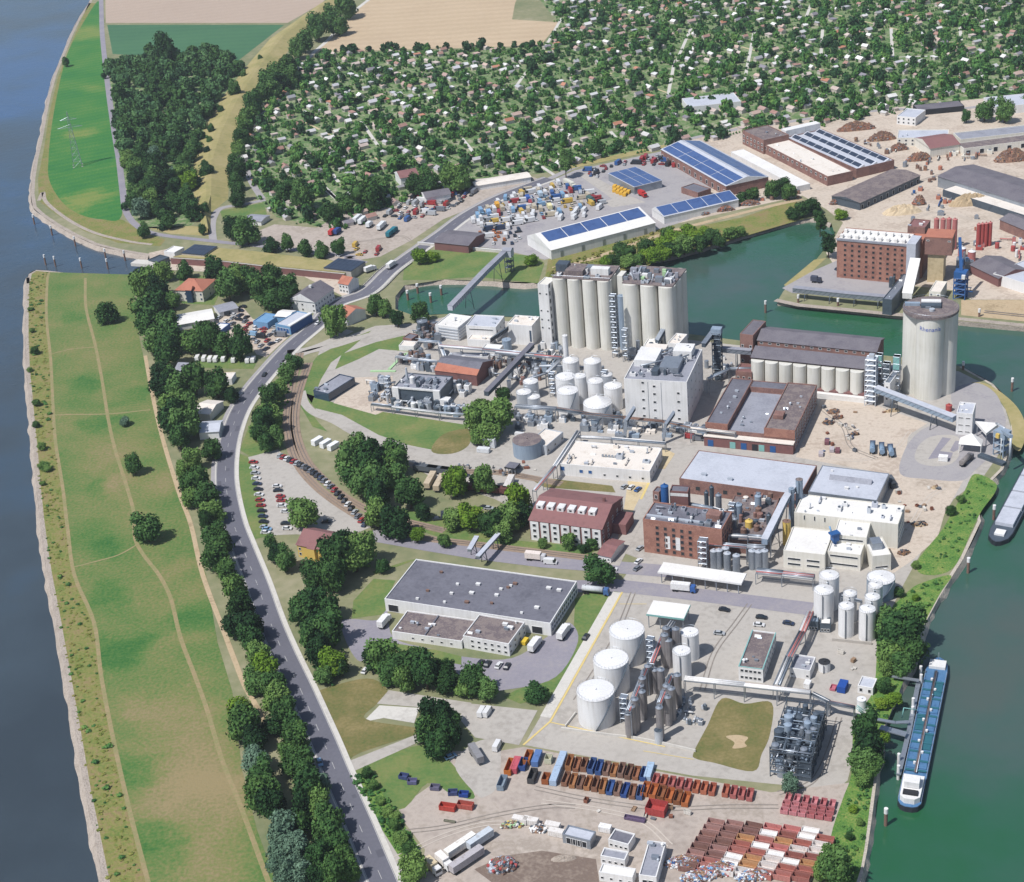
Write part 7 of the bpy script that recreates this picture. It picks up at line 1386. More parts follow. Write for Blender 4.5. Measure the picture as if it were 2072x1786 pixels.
b = bld('works_shed', 'pale grey roofed hall behind the pair of dark trees', 'hall', 'C', '1880,640 2250,600 2250,540 1850,575', h=6, rm='roof_lightgrey'); b = bld('works_house', 'white house with dark windows at the edge of the allotments', 'building', 'C', '1340,690 1450,700 1470,650 1360,640', h=6, rm='roof_lightgrey'); wins(b, 'f', 4, (1, 3.6), 1.4, 1.4)
b = gab('works_house', 'dark purple roofed house on the right of the sand yard', 'building', 'C', '1965,1310 2150,1400 2190,1330 2000,1265', 6, 2.5, 'brick', 'tile_dark')
b = gab('works_house', 'brown roofed house in front of the red silos', 'building', 'C', '1750,1600 1990,1650 2040,1600 1940,1490', 5, 3, 'brick_red', 'tile_dark'); b = bld('long_shed', 'pale grey roofed hall beside the brown roofed house', 'hall', 'C', '2050,1660 2300,1760 2300,1560 1970,1480', h=6, rm='roof_lightgrey')
for i, (x, y, rx, ry, h, m) in enumerate(((1080, 770, 120, 28, 3, 'scrap'), (1230, 830, 90, 28, 3, 'scrap'), (1330, 890, 60, 20, 2.5, 'scrap'), (2000, 950, 110, 45, 4, 'scrap'), (1450, 950, 80, 25, 3, 'scrap'), (1450, 1210, 40, 30, 3, 'scrap'), (1750, 1210, 130, 40, 3.5, 'soil'), (1350, 1260, 120, 50, 2.5, 'sand'), (300, 1250, 60, 14, 1.8, 'scrap'), (150, 1275, 60, 14, 1.8, 'scrap'), (450, 1215, 60, 14, 1.8, 'scrap'), (960, 1210, 40, 14, 2, 'scrap'))):
    heap('scrap_heap' if m == 'scrap' else 'sand_heap', ['long orange scrap heap behind the glazed factory', 'grey and orange scrap heap beside the glazed factory', 'small scrap heap at the factory corner', 'tall dark red scrap heap beside the grey sheds', 'rusty heap in front of the purple brown roof', 'rusty machine heap in the middle of the sand yard', 'wide beige gravel heap in front of the long shed', 'broad pale sand heap beside the brick mill', 'rusty heap on the bank nearest the long shed', 'rusty heap on the bank by the solar shed', 'rusty heap on the bank between the others', 'orange heap at the end of the long shed'][i], 'C', x, y, rx, ry, h*1.8, m, 90+i, n=200 if m == 'scrap' else 0, cols=('rust', 'scrap', 'tile_orange', 'steel'))
# ---- brick mill on the quay
q = pp('N', '385,690 385,330'); BM = hgt(*q)
b = base('brick_mill', 'red brick mill with nine columns of windows and white humped roof', 'mill', 'N', '380,320 1022,372 1030,265 390,205', h=BM); shell(b, 'brick_orange', 'roof_white', .3); w2, d2 = b.w/2, b.d/2
wins(b, 'f', 9, [BM*(.06+.127*k) for k in range(7)], 1.5, 1.5, -.38, .44, fm='brick'); wins(b, 'l', 4, [BM*(.06+.127*k) for k in range(7)], 1.5, 1.5, fm='brick')
MB().box(-w2-.3, w2+.3, -d2-.4, -d2+.6, BM-.9, BM+.25).build('cornice', 'roof_grey', b.o)
for i in range(9):
    for j in range(2): MB().box(-w2+1+i*b.w/9, -w2+1.9+i*b.w/9+.8, -d2+2+j*d2*.9, -d2+4.6+j*d2*.9, BM-.28, BM+1.5).build('roof_hump', 'roof_white', b.o)
MB().box(w2+.05, w2+5, -d2-.5, d2*.4, 0, BM+1).build('lift_shaft', 'roof_lightgrey', b.o); BMA = b.a
gallery('white covered conveyor sloping down from the brick mill to the quay', 'N', '1065,545 990,870', [16, 4], 5, 3, 'plaster_white', 'roof_white', legs=False)
def tower_on_legs(label, t, roof, h, z, m, rm):
    b = base('mill_tower', label, 'tower', t, roof, h); MB().box(-b.w/2, b.w/2, -b.d/2, b.d/2, z, h).build('wall', m, b.o); MB().box(-b.w/2-.1, b.w/2+.1, -b.d/2-.1, b.d/2+.1, h, h+.3).build('roof', rm, b.o); MB().box(-b.w*.38, b.w*.2, -b.d*.4, b.d*.4, 0, z-.02).build('shaft', 'concrete_warm', b.o); wins(b, 'f', 2, (h-2.2,), 1.6, .8); return b
tower_on_legs('brick red clad tower head standing on a concrete shaft', 'N', '1165,300 1420,315 1430,235 1180,225', BM*1.15, BM*.72, 'brick', 'tile_orange'); b = bld('mill_tower', 'brick red tower block behind the brick mill', 'tower', 'N', '1018,200 1180,212 1185,140 1025,125', h=BM*1.1, wall='brick', rm='tile_red', vents=3); b = bld('mill_tower', 'lower brick red block joining the mill and its towers', 'tower', 'N', '1020,330 1160,340 1165,245 1030,235', h=BM*.95, wall='brick_orange', rm='tile_orange')
for x, y in ((1265, 130), (1325, 132), (1380, 128), (1435, 135)): tank('silo', 'pink red slim silo in the row of four behind the tower head', 'N', x, y, 24, 18, 'paint_pink', 'paint_pink', dome=.6, group='row of four pink silos', cat='silo', rail=False, ladder=False)
for x, y in ((1655, 180), (1690, 175), (1725, 172), (1762, 165)): tank('silo', 'dark red slim silo in the free standing row of four', 'N', x, y, 19, 14, 'paint_red', 'paint_pink', dome=.6, group='row of four dark red silos', cat='silo', rail=False, ladder=False)
p = gs('N', '1480,860')[0]; o = thing('quay_crane', 'tall blue quay crane beside the brick mill', 'crane', (p.x, p.y, 0), BMA); lattice_tower(o, 6, 6, 12, 'paint_blue', 4, .25); MB().box(-3.2, 3.2, -3, 3, 12, 15.5).build('machine_house', 'paint_blue', o); MB().box(1.2, 3, -4.4, -3, 12.5, 14.6).build('cabin', 'plaster_white', o); MB().bar((0, 0, 14), (-3, 7, 30), 1.6, 1.6).build('jib', 'paint_blue', o); MB().tube((0, 2, 15.5), (-3, 7, 30), .15, 5).build('stay', 'steel', o)
for x, y, lab in ((1500, 400, 'red and white tank beside the dark red silos'), (1590, 430, 'pink tank beside the dark red silos')): tank('process_tank', lab, 'N', x, y, 36, 6, 'paint_pink', 'tank_white', dome=1, rail=False, ladder=False)
b = bld('mill_house', 'small cream house at the foot of the concrete shaft', 'building', 'N', '1200,800 1310,810 1350,710 1250,700', h=7, wall='plaster_cream', rm='roof_warm'); wins(b, 'f', 2, (2, 4.6), 1.2, 1.2)
gallery('long grey covered quay conveyor along the mill quay', 'N', '-60,800 400,850 840,890', [4, 4, 4], 3.4, 2.4, 'steel', 'roof_grey', step=10); b = bld('quay_machine', 'dark grey machine house on the mill quay', 'building', 'N', '850,880 930,890 960,640 870,630', h=9, wall='steel_dark', rm='steel', vents=3)
cars('N', '350,590,dark_blue', BMA+1.2, 'parked beside the brick mill', simple=True); truck(gs('N', '150,720')[0], BMA, 'small dark crane truck on the mill quay', '4a5060', '3a4050', L=6)
MB_ = thing('quay_rails', 'rails and posts lying along the mill quay', 'rails', gs('N', '1700,1000')[0], BMA); MB().box(0, 40, -.3, .3, .1, .35).build('rail', 'rail_steel', MB_); MB().box(0, 40, 2, 2.6, .1, .35).build('rail', 'rail_steel', MB_)
# ---- lock, bridge and houses
P = [Vector((q.x, q.y, 0)) for q in gs('A', '1010,1527 1300,1545 1600,1580 2040,1622', 4.2)]; c = P[0]; o = thing('lock_wall', 'long dark red brick wall along the lock', 'wall', (c.x, c.y, 0))
for p, q in zip(P[:-1], P[1:]): MB().bar(tuple(p-c), tuple(q-c), .8, 4.0).build('wall', 'brick_red', o); MB().bar(tuple(p-c)[:2]+(4.02,), tuple(q-c)[:2]+(4.02,), 1.1, .2).build('coping', 'concrete', o)
for lab, s in (('dark solar roofed house at the river end of the lock', '1085,1500 1212,1516 1282,1460 1142,1452'), ('dark solar roofed house at the road end of the lock', '1935,1590 2090,1612 2150,1550 1985,1532')):
    b = base('lock_house', lab, 'building', 'A', s, h=5.0); MB().box(-b.w/2, b.w/2, -b.d/2, b.d/2, 0, 5).build('wall', 'concrete', b.o); MB().box(-b.w/2-.2, b.w/2+.2, -b.d/2-.2, b.d/2+.2, 5.02, 5.3).build('roof', 'solar_dark', b.o); solar_roof(b.o, [(-b.w/2, -b.d/2, 5.3), (b.w/2, -b.d/2, 5.3), (b.w/2, b.d/2, 5.3), (-b.w/2, b.d/2, 5.3)], 6, 2, 'solar_dark', .3, .08)
b = bld('lock_hut', 'white hut at the river gate of the lock', 'building', 'A', '985,1490 1050,1500 1070,1462 1010,1455', h=4, rm='roof_white'); b = bld('lock_gate', 'dark steel gate block closing the lock at the river', 'gate', 'A', '905,1545 960,1560 975,1515 920,1500', h=3, wall='steel_dark', rm='steel_dark'); b = bld('lock_pier', 'white concrete pier beside the lock gate', 'pier', 'A', '780,1560 920,1570 925,1545 800,1535', h=2, wall='concrete_light', rm='concrete_light', par=.05)
b = gab('gate_house', 'white house with red roof beside the bridge approach', 'house', 'O', '1890,200 1990,215 2010,140 1915,120', 6, 3, 'plaster_white', 'tile_orange'); wins(b, 'f', 3, (1, 3.6), 1.2, 1.3)
b = gab('villa', 'villa with orange hipped roof and bay windows below the lock wall', 'house', 'O', '225,265 500,275 510,150 235,140', 7, 4, 'plaster_cream', 'tile_orange', hip=True); wins(b, 'f', 4, (1, 4), 1.3, 1.5, gm='glass_blue'); wins(b, 'r', 3, (1, 4), 1.3, 1.5)
MB().box(-1.2, 2.5, -b.d/2-2, -b.d/2-.02, 0, 8).build('bay', 'glass_blue', b.o); MB().gable(-1.6, 2.9, -b.d/2-2.3, -b.d/2+3, 8.02, 10, 0).build('bay_roof', 'tile_orange', b.o)
b = gab('metal_shed', 'long white metal shed with shiny roof behind the dark trees', 'shed', 'O', '165,625 550,560 535,455 155,525', 3.5, 1.4, 'plaster_white', 'roof_white'); b = gab('house', 'large white house with grey roof beside the main road', 'house', 'O', '1530,450 1715,300 1620,170 1410,300', 7, 4.5, 'plaster_white', 'tile_dark', ridge='x'); wins(b, 'f', 7, (1, 4), 1.2, 1.4, gm='glass_blue'); wins(b, 'l', 3, (1, 4), 1.2, 1.4); MB().box(-1, .5, -1, .5, 8.5, 12.6).build('chimney', 'plaster_white', b.o)
b = bld('workshop', 'bright blue workshop with white roof beside the main road', 'workshop', 'O', '1230,620 1390,650 1530,500 1380,470', h=5, wall='paint_lightblue', rm='roof_lightgrey'); MB().box(b.w/2-2, b.w/2+.3, -b.d/2, b.d/2, 5.02, 5.6).build('roof_strip', 'plaster_white', b.o); wins(b, 'f', 4, (.4,), 2.2, 3, gm='paint_blue', name='gate'); MB().box(b.w/2+.02, b.w/2+.15, -b.d/2+.2, b.d/2-.2, .3, 4.8).build('side_cladding', 'paint_blue', b.o)
b = gab('workshop', 'low white roofed workshop behind the bright blue one', 'workshop', 'O', '1225,530 1310,545 1420,475 1240,470', 4.5, 1, 'paint_lightblue', 'roof_white'); b = bld('workshop', 'small light blue shed in the car yard', 'workshop', 'O', '1010,590 1165,610 1185,510 1040,490', h=4, wall='paint_lightblue', rm='paint_lightblue', vents=1)
b = gab('house', 'small white house with orange roof east of the main road', 'house', 'O', '1905,545 2000,560 2060,450 1960,390', 5.5, 3, 'plaster_white', 'tile_orange'); wins(b, 'f', 3, (1, 3.4), 1.1, 1.2)
b = gab('store_row', 'row of grey garages behind the car yard', 'garage', 'O', '600,500 790,450 760,380 570,425', 3, .8, 'plaster_white', 'roof_grey'); b = bld('carport', 'white roofed carport with blue side in the car yard', 'carport', 'O', '540,690 650,690 690,610 590,590', h=3, wall='paint_blue', rm='roof_white')
b = gab('house', 'grey white cottage hidden between dark trees west of the road', 'house', 'O', '190,1095 310,1105 320,1020 215,1010', 4, 2.4, 'plaster_white', 'roof_grey'); b = gab('house', 'cream cottage with pale roof beside the main road', 'house', 'd', '1190,820 1285,830 1275,745 1190,740', 4, 2, 'plaster_cream', 'roof_warm'); b = gab('house', 'cottage with light blue grey roof beside the main road bend', 'house', 'd', '1185,935 1300,925 1310,865 1195,870', 4, 1.8, 'plaster_white', 'roof_lightgrey'); b = bld('house', 'flat white bungalow behind the trees on the road bend', 'house', 'd', '1205,620 1380,615 1385,580 1210,580', h=3.5, rm='roof_warm')
b = gab('yellow_house', 'yellow house with steep dark red roof at the car park', 'house', 'd', '1780,1600 1960,1640 2020,1530 1840,1500', 6, 4, 'paint_yellow', 'tile_red'); wins(b, 'f', 3, (1, 3.5), 1.2, 1.4); b2 = MB().gable(-2, 2, -b.d/2-1.5, 1, 6.02, 9.5).build('dormer', 'tile_red', b.o); MB().box(-1.8, 1.8, -b.d/2-1.4, -b.d/2-.02, 0, 6).build('bay', 'paint_yellow', b.o)
for x, y in ((1880, 1000), (1930, 1015), (1975, 1030)): container(gs('d', '%d,%d' % (x, y))[0], ang('d', '1830,990 1990,1040')+1.57, 'eef0f2', 'white site cabin in the row beside the railway curve', 6, 2.6, 2.8, False, group='site cabins beside the railway', cat='cabin')
for x, y in ((1170, 505), (1210, 508), (1245, 512), (1278, 512), (1325, 510), (1385, 515), (1468, 518), (1500, 515)): 
    p = gs('d', '%d,%d' % (x, y))[0]; o = thing('caravan', 'white caravan on the grass west of the main road', 'caravan', (p.x, p.y, .05), ang('d', '1240,540 1270,480'), 'white caravans in a row'); extr([(-2.6, .5), (2.2, .5), (2.6, 1.2), (2.3, 2.4), (-2.4, 2.5), (-2.6, 1.2)], 2.1).build('body', 'plaster_white', o); [MB().tube((0, s*.95-.08, .35), (0, s*.95+.08, .35), .33, 8).build('wheel', 'rubber', o) for s in (-1, 1)]; MB().box(-.9, .9, -1.08, -1.06, 1.4, 2.0).build('window', 'glass', o)
patch('caravan_lawn', 'd', '1150,480 1530,490 1500,560 1140,550', .05, 'lawn'); patch('car_yard', 'O', '580,560 860,440 960,560 1200,640 1380,700 1100,960 1000,930 920,800 640,740 400,660 230,640', .05, 'sand_yard'); patch('gravel', 'd', '1180,580 1390,575 1370,640 1190,650', .05, 'concrete_warm'); patch('lawn', 'O', '20,130 200,150 220,400 560,420 650,230 480,200 500,120 250,100', .05, 'lawn')
p = gs('A', '462,985')[0]; tp = px('A', 400, 665); ph = hgt(px('A', 462, 985), tp); o = thing('power_pylon', 'tall grey lattice power pylon on the north meadow', 'pylon', (p.x, p.y, 0), .2); ph = min(ph, 45)
mb = MB()
for k in range(9):
    z0_, z1_ = ph*k/9, ph*(k+1)/9; s0, s1 = 3.2*(1-k/9.6), 3.2*(1-(k+1)/9.6); c0 = [(-s0, -s0), (s0, -s0), (s0, s0), (-s0, s0)]; c1 = [(-s1, -s1), (s1, -s1), (s1, s1), (-s1, s1)]
    for i in range(4): mb.tube((*c0[i], z0_), (*c1[i], z1_), .13, 4); mb.tube((*c0[i], z0_), (*c1[(i+1) % 4], z1_), .08, 4); mb.tube((*c1[i], z1_), (*c1[(i+1) % 4], z1_), .08, 4)
mb.build('mast', 'steel', o)
for z in (ph*.72, ph*.86): mb = MB(); L = 9 if z < ph*.8 else 6; mb.tube((-L, 0, z), (L, 0, z), .15, 4); mb.tube((-L, 0, z), (0, 0, z+2), .1, 4); mb.tube((L, 0, z), (0, 0, z+2), .1, 4); mb.build('crossarm', 'steel', o)
for sx in (-1, 1):
    for sy in (-1, 1): MB().box(sx*3.2-.6, sx*3.2+.6, sy*3.2-.6, sy*3.2+.6, 0, .4).build('footing', 'concrete', o)
# road bridge: deck edge beams, piers, railing
i0 = min(range(len(ml)), key=lambda i: (ml[i]-g(px('B', 450, 1555))).length); i1 = min(range(len(ml)), key=lambda i: (ml[i]-g(px('E', 190, 110))).length); i0, i1 = min(i0, i1), max(i0, i1)
c = ml[i0]; o = thing('road_bridge', 'concrete road bridge over the canal with dark abutments', 'bridge', (c.x, c.y, 0)); seg_ = ml[i0:i1+1]
for d_ in (7.2, -7.0):
    l_ = offset(seg_, d_)
    for a, b_ in zip(l_[:-1], l_[1:]): MB().bar(tuple(a-c)[:2]+(-1.6,), tuple(b_-c)[:2]+(-1.6,), .4, 2.2).build('edge_beam', 'concrete', o)
    mb = MB()
    for a, b_ in zip(l_[:-1], l_[1:]): mb.tube(tuple(a-c)[:2]+(1.5,), tuple(b_-c)[:2]+(1.5,), .07, 4); mb.tube(tuple(a-c)[:2]+(.5,), tuple(a-c)[:2]+(1.5,), .06, 4)
    mb.build('railing', 'steel', o)
l_ = offset(seg_, 5)
for k in range(0, len(l_), 4): q = l_[k]-c; MB().box(q.x-.7, q.x+.7, q.y-.7, q.y+.7, -4, .05).build('pier', 'concrete', o)
truck(gs('B', '395,1585')[0], ang('B', '350,1620 430,1560'), 'white lorry crossing the canal bridge', L=9, z=.15); truck(gs('B', '270,1610')[0], ang('B', '230,1620 310,1590'), 'white lorry waiting beside the lock', L=8)
cars('d', '1565,590,black', ang('d', '1600,560 1500,680'), 'driving on the main road bend'); cars('d', '1880,285,white', ang('d', '1870,310 1730,420'), 'driving on the straight main road', z=.15)
p = gs('B', '550,1450')[0]; q = gs('B', '1060,1500')[0]; o = thing('quay_fence', 'long white topped wall above the canal verge', 'wall', (p.x, p.y, 0)); MB().bar((0, 0, 0), tuple(q-p), .6, 1.6).build('wall', 'concrete_light', o); MB().bar((0, 0, 1.62), tuple((q-p)+Vector((0, 0, 1.62))), .8, .2).build('coping', 'plaster_white', o)
b = gab('dark_house', 'dark roofed house beside the road above the canal verge', 'house', 'B', '690,1440 890,1460 900,1380 700,1360', 5, 2, 'brick_red', 'tile_dark'); b = gab('stable', 'grey roofed hut on the verge of the lock road', 'hut', 'A', '1460,1310 1560,1310 1580,1280 1470,1265', 3, 1, 'plaster_white', 'roof_grey')
b = gab('farm_house', 'large house with red brown roof at the edge of the allotments', 'house', 'B', '430,1060 540,1040 530,1000 430,1020', 6, 3, 'plaster_white', 'tile_red'); b = gab('long_stall', 'long white roofed stall row beside the curving road', 'stall', 'B', '880,1105 1210,1050 1200,1020 880,1070', 3.5, 1, 'plaster_white', 'roof_warm'); b = gab('dark_house', 'brown roofed office in the western vehicle yard', 'house', 'B', '590,1175 740,1150 720,1115 580,1140', 5, 2, 'plaster_white', 'tile_dark')
b = bld('works_house', 'pale hall with orange gable at the edge of the allotments', 'building', 'C', '70,640 380,600 370,550 60,580', h=5, rm='roof_lightgrey')
# vehicle yards
VA = ang('B', '150,1370 240,1290'); RY = random.Random(5)
def yard(t, area, n, cols, where, a, vans=.45, seed=0, grid=13):
    r_ = random.Random(seed); poly = [(p.x, p.y) for p in gs(t, area)]; X = [p[0] for p in poly]; Y = [p[1] for p in poly]; used = []; tries = 0
    while len(used) < n and tries < 4000:
        tries += 1; q = (r_.uniform(min(X), max(X)), r_.uniform(min(Y), max(Y)))
        if not inside(q, poly) or any((q[0]-u[0])**2+(q[1]-u[1])**2 < 4.6**2 for u in used): continue
        used.append(q); c = r_.choice(cols.split()).replace('_', ' '); vo_ = car(Vector((q[0], q[1], 0)), a+r_.choice((0, 0, 0, 1.57))+r_.gauss(0, .1), c, where, r_.random() < vans, True); sc_ = r_.uniform(1.0, 1.45) if vo_.name.startswith('delivery') else 1.05; vo_.scale = (sc_, min(sc_, 1.2), min(sc_, 1.25))
yard('B', '560,1140 700,1110 880,1120 900,1150 700,1260 480,1310 350,1290 460,1200', 78, 'white white silver blue grey red black', 'in the western vehicle yard', VA, .4, 1)
yard('B', '-60,1500 150,1430 330,1460 330,1510 60,1520', 10, 'white yellow red black', 'at the south end of the western yard', VA, .4, 4)
yard('B', '860,1330 920,1250 1150,1140 1380,1090 1560,1150 1660,1210 1480,1240 1200,1330 1000,1370', 120, 'white white white light_blue blue yellow red silver beige', 'in the crowded eastern vehicle yard', VA+.5, .7, 2)
yard('B', '900,1370 1160,1350 1150,1440 1000,1460', 24, 'dark_blue black white orange', 'near the white solar shed', VA+.4, .2, 3)
yard('B', '1520,1010 1800,960 2072,900 2120,1000 1980,980 1720,980 1600,1060', 40, 'white red red silver black blue', 'by the roads around the solar roofs', VA, .4, 6)
yard('B', '1350,1270 1560,1240 1680,1235 1640,1260 1400,1320', 8, 'white white', 'behind the white solar shed', VA, .9, 7)
for x, y, c in ((45, 1390, 'c04040'), (75, 1385, '34508c')): truck(gs('B', '%d,%d' % (x, y))[0], VA, '%s truck parked in the western vehicle yard' % ('red' if c[0] == 'c' else 'blue'), c, c, L=8)
for i, (x, y) in enumerate(((195, 1310), (225, 1320), (265, 1345), (345, 1345), (330, 1360))): truck(gs('B', '%d,%d' % (x, y))[0], VA, 'white coach body parked in the western vehicle yard', 'e4e8ea', L=11 if i < 2 else 7, group='white coaches in the western yard')
for x, y in ((385, 1400), (410, 1380)): truck(gs('B', '%d,%d' % (x, y))[0], VA, 'turquoise truck beside the road in the western yard', '2c7888', '2c7888', L=8, group='turquoise trucks')
for x, y, c, n_ in ((1450, 1105, 'd8d8cc', 'long pale'), (970, 1275, '8ab0d8', 'light blue'), (1200, 1190, '3a60a8', 'blue'), (1275, 1165, 'b8ccdc', 'pale blue'), (1020, 1230, 'e0a840', 'yellow'), (1330, 1240, 'e8e0b0', 'cream'), (1880, 1165, 'c03838', 'red'), (1600, 1195, '8a3038', 'dark red'), (1575, 1200, '48686a', 'green grey')): truck(gs('B', '%d,%d' % (x, y))[0], ang('B', '1390,1080 1520,1150') if x > 1400 else VA+.5, '%s truck in the eastern vehicle yard' % n_, c, c, L=14 if 'long' in n_ else 8)
for i in range(9): container(gs('B', '%d,%d' % (1715+(i % 5)*20, 1115+(i//5)*22+(i % 5)*8))[0], VA, 'e0b040', 'yellow site container in the cluster by the small solar shed', 4, 2.2, 2, False, group='yellow containers by the small solar shed')
yard('O', '600,560 860,440 900,560 1000,640 1150,620 1200,660 1350,720 1120,900 940,780 780,690', 40, 'white black grey red dark_blue silver light_blue', 'in the car yard west of the main road', ang('O', '1080,660 1150,610'), .12, 8)
yard('E', '640,1440 700,1420 690,1460 650,1470', 2, 'dark', 'under the garden trees', 0, 0, 9)
clutter_field('C', '380,1170 760,1130 820,1180 700,1210 400,1230', 12, 'rusty unit on the basin bank yard', 'machines on the basin bank', 11, ('rust', 'scrap', 'tile_orange'), hmax=3); clutter_field('C', '1500,1000 1600,1000 1560,1100 1480,1090', 4, 'orange digger unit in the sand yard', 'machines in the sand yard', 12, ('tile_orange', 'rust'), hmax=3)

clutter_field('C', '1000,820 1350,900 1300,960 1360,1000 1500,960 1650,900 1880,900 1860,960 1600,960 1450,1030 1300,930', 40, 'rusty unit among the scrap heaps', 'machines among the scrap heaps', 13, ('rust', 'scrap', 'tile_orange', 'steel', 'plaster_cream'), hmax=3.5)
clutter_field('C', '1350,1150 1600,1100 1750,1260 1950,1300 1900,1400 1600,1320 1400,1330', 16, 'low unit standing on the sand yard by the brick mill', 'machines on the sand yard', 14, ('rust', 'tile_orange', 'steel', 'paint_blue'), hmax=2.5)
clutter_field('C', '1700,1460 2072,1400 2072,1560 1950,1480 1760,1560', 16, 'red and grey plant unit beside the red silos', 'plant units beside the red silos', 15, ('paint_red', 'steel', 'paint_pink', 'plaster_white'), hmax=5)
clutter_field('N', '1400,420 1560,480 1600,880 1440,880', 18, 'blue steel unit around the quay crane', 'blue units around the quay crane', 16, ('paint_blue', 'steel', 'steel_light', 'paint_lightblue'), hmax=7)
clutter_field('N', '850,600 960,600 950,900 820,880', 12, 'grey steel unit beside the quay conveyor', 'units beside the quay conveyor', 17, ('steel', 'steel_dark'), hmax=7)
clutter_field('E', '560,1080 1150,1170 1140,1220 560,1150', 12, 'small grey trackside unit by the sidings', 'trackside boxes by the sidings', 18, ('steel', 'rust', 'concrete'), size=(.5, 1.2), hmax=2)

# ---- more pipework, stair towers and roof plant across the works
def roof_plant(t, area, z, n, label, group, seed, mats_=('steel', 'steel_light', 'tank_white', 'steel_dark', 'roof_grey')):
    """machines standing on a roof at height z"""
    r_ = random.Random(seed); poly = pp(t, area); X = [p[0] for p in poly]; Y = [p[1] for p in poly]; k = 0
    while k < n:
        p = (r_.uniform(min(X), max(X)), r_.uniform(min(Y), max(Y)))
        if not inside(p, poly): continue
        k += 1; q = g(p, z); c = r_.random(); s = r_.uniform(.6, 1.6); h = r_.uniform(.8, 2.4); m_ = r_.choice(mats_)
        o = thing('roof_machine', label, 'machine', (q.x, q.y, z-.44), SA+r_.choice((0, math.pi/2)), group)
        if c < .5: MB().box(-s, s, -s*.7, s*.7, 0, h).build('housing', m_, o); MB().cyl(0, 0, h, h+.35, s*.45, n=10).build('fan', 'steel_dark', o)
        elif c < .8: MB().tube((-s*2, 0, h*.5+.3), (s*2, 0, h*.5+.3), .3, 8).build('duct', m_, o); MB().box(-s*1.6, -s*1.4, -.2, .2, 0, h*.5+.3).build('support', 'steel_dark', o); MB().box(s*1.4, s*1.6, -.2, .2, 0, h*.5+.3).build('support', 'steel_dark', o)
        else: MB().cyl(0, 0, 0, h*1.4, s*.4, n=10, dome=.2).build('stack', m_, o); MB().box(-s*.6, s*.6, -s*.6, s*.6, 0, .25).build('base_plate', 'steel_dark', o)
roof_plant('K', '1250,330 1600,150 1900,170 1740,430 1200,430', MH, 26, 'machine on the flat roof of the tall white mill', 'machines on the mill roof', 1)
roof_plant('L', '230,400 1000,500 960,640 140,560', BH, 16, 'machine on the dark roof of the brick process building', 'machines on the brick building roof', 2)
roof_plant('J', '450,800 930,840 800,960 300,920', PH, 16, 'machine on the roof of the silver process building', 'machines on the process building roof', 3)
roof_plant('h', '380,190 980,230 960,150 520,90', SHh+.9, 18, 'machine on top of the western silo battery', 'machines on the western silos', 4)
roof_plant('h', '1230,270 1720,300 1760,190 1300,140', SHh*.97+.9, 20, 'machine on top of the eastern silo battery', 'machines on the eastern silos', 5)
roof_plant('e', '480,100 1850,250 1700,430 420,280', WC, 10, 'white machine on the roof of the cream white block', 'machines on the cream white block', 6, ('plaster_white', 'steel_light', 'roof_lightgrey'))
roof_plant('b', '420,60 1600,140 1480,420 200,310', 6, 12, 'pale machine on the flat white roofed store', 'machines on the white roofed store', 7, ('plaster_white', 'steel_light', 'roof_warm'))
for lab, t, s, z, w in (('pipe bridge behind the process tanks towards the silos', 'K', '250,330 480,330 900,350', 7, 2), ('pipe bridge from the chimney to the grey white tanks', 'K', '470,260 330,400 120,470', 8, 1.8), ('pipe bridge beside the silver process building', 'J', '20,1150 260,1180 800,1250 1100,1270', 3.5, 2), ('pipe bridge above the basins of the upper works', 'J', '300,600 560,640 780,660', 5, 2),
        ('pipe bridge between louvred cube and boiler hall', 'J', '560,420 800,440 860,600', 6, 2), ('pipe bridge below the pale block', 'J', '1500,560 1700,620 1980,660', 5, 2), ('pipe bridge between store and brick court', 'L', '620,400 900,450 1050,500', 12, 1.8), ('pipe bridge from brick court to white complex', 'L', '1080,760 1300,770 1560,790', 9, 2.2), ('pipe bridge below the granary tower', 'F', '200,620 330,560 460,560', 8, 1.6), ('low pipe bridge in front of the white roofed store', 'K', '620,1060 1000,1080 1560,1130', 4, 2)):
    rack(lab, t, s, z, w, 5, mats_=('steel_light', 'steel', 'tank_white', 'steel_dark', 'tank_blue'))
for lab, t, xy, h_ in (('steel stair tower beside the process tanks', 'K', '400,640', 13), ('steel stair tower behind the dome roofed tank', 'K', '940,640', 14), ('steel stair tower at the silver process building', 'J', '220,1060', 11), ('steel stair tower in the brick process court', 'L', '1120,700', 13), ('steel stair tower between silos and mill', 'h', '1200,1200', 18), ('steel stair tower at the column tanks', 'j', '1080,760', 13), ('second steel stair tower at the column tanks', 'j', '730,1480', 11)):
    o = thing('stair_tower', lab, 'tower', gs(t, xy)[0], SA); lattice_tower(o, 2.6, 2.6, h_, 'steel', 5, .1)

# ---- everyday traffic and odds and ends on the works ground
cars('E', '1700,1740,white 1560,1690,silver', SA2, 'driving on the works street'); truck(gs('Q', '420,70')[0], SA2, 'silver tank truck driving on the works street', 'c8ccd0', '4a6ca0', L=11, kind='tank'); truck(gs('L', '560,1400')[0], SA2, 'blue and white lorry beside the white loading canopy', 'e8e8e8', '3a64a8', L=10)
cars('L', '40,1050,white 30,1130,grey 60,900,silver', SA2+1.2, 'parked beside the brick process building'); cars('b', '1200,700,white 1300,730,blue 1100,690,silver', SA2+1.3, 'parked between white store and red roofed office'); cars('K', '60,1050,white 1900,1080,grey 1820,1060,red', SA2, 'parked in the lane in front of the mill', van=True)
cars('Q', '620,250,white 1150,300,silver 1180,160,black', SA2, 'standing on the concrete of the tank farm'); cars('F', '1290,1420,white 1310,1470,grey', FA, 'parked beside the white complex', van=True)
r_ = random.Random(77)
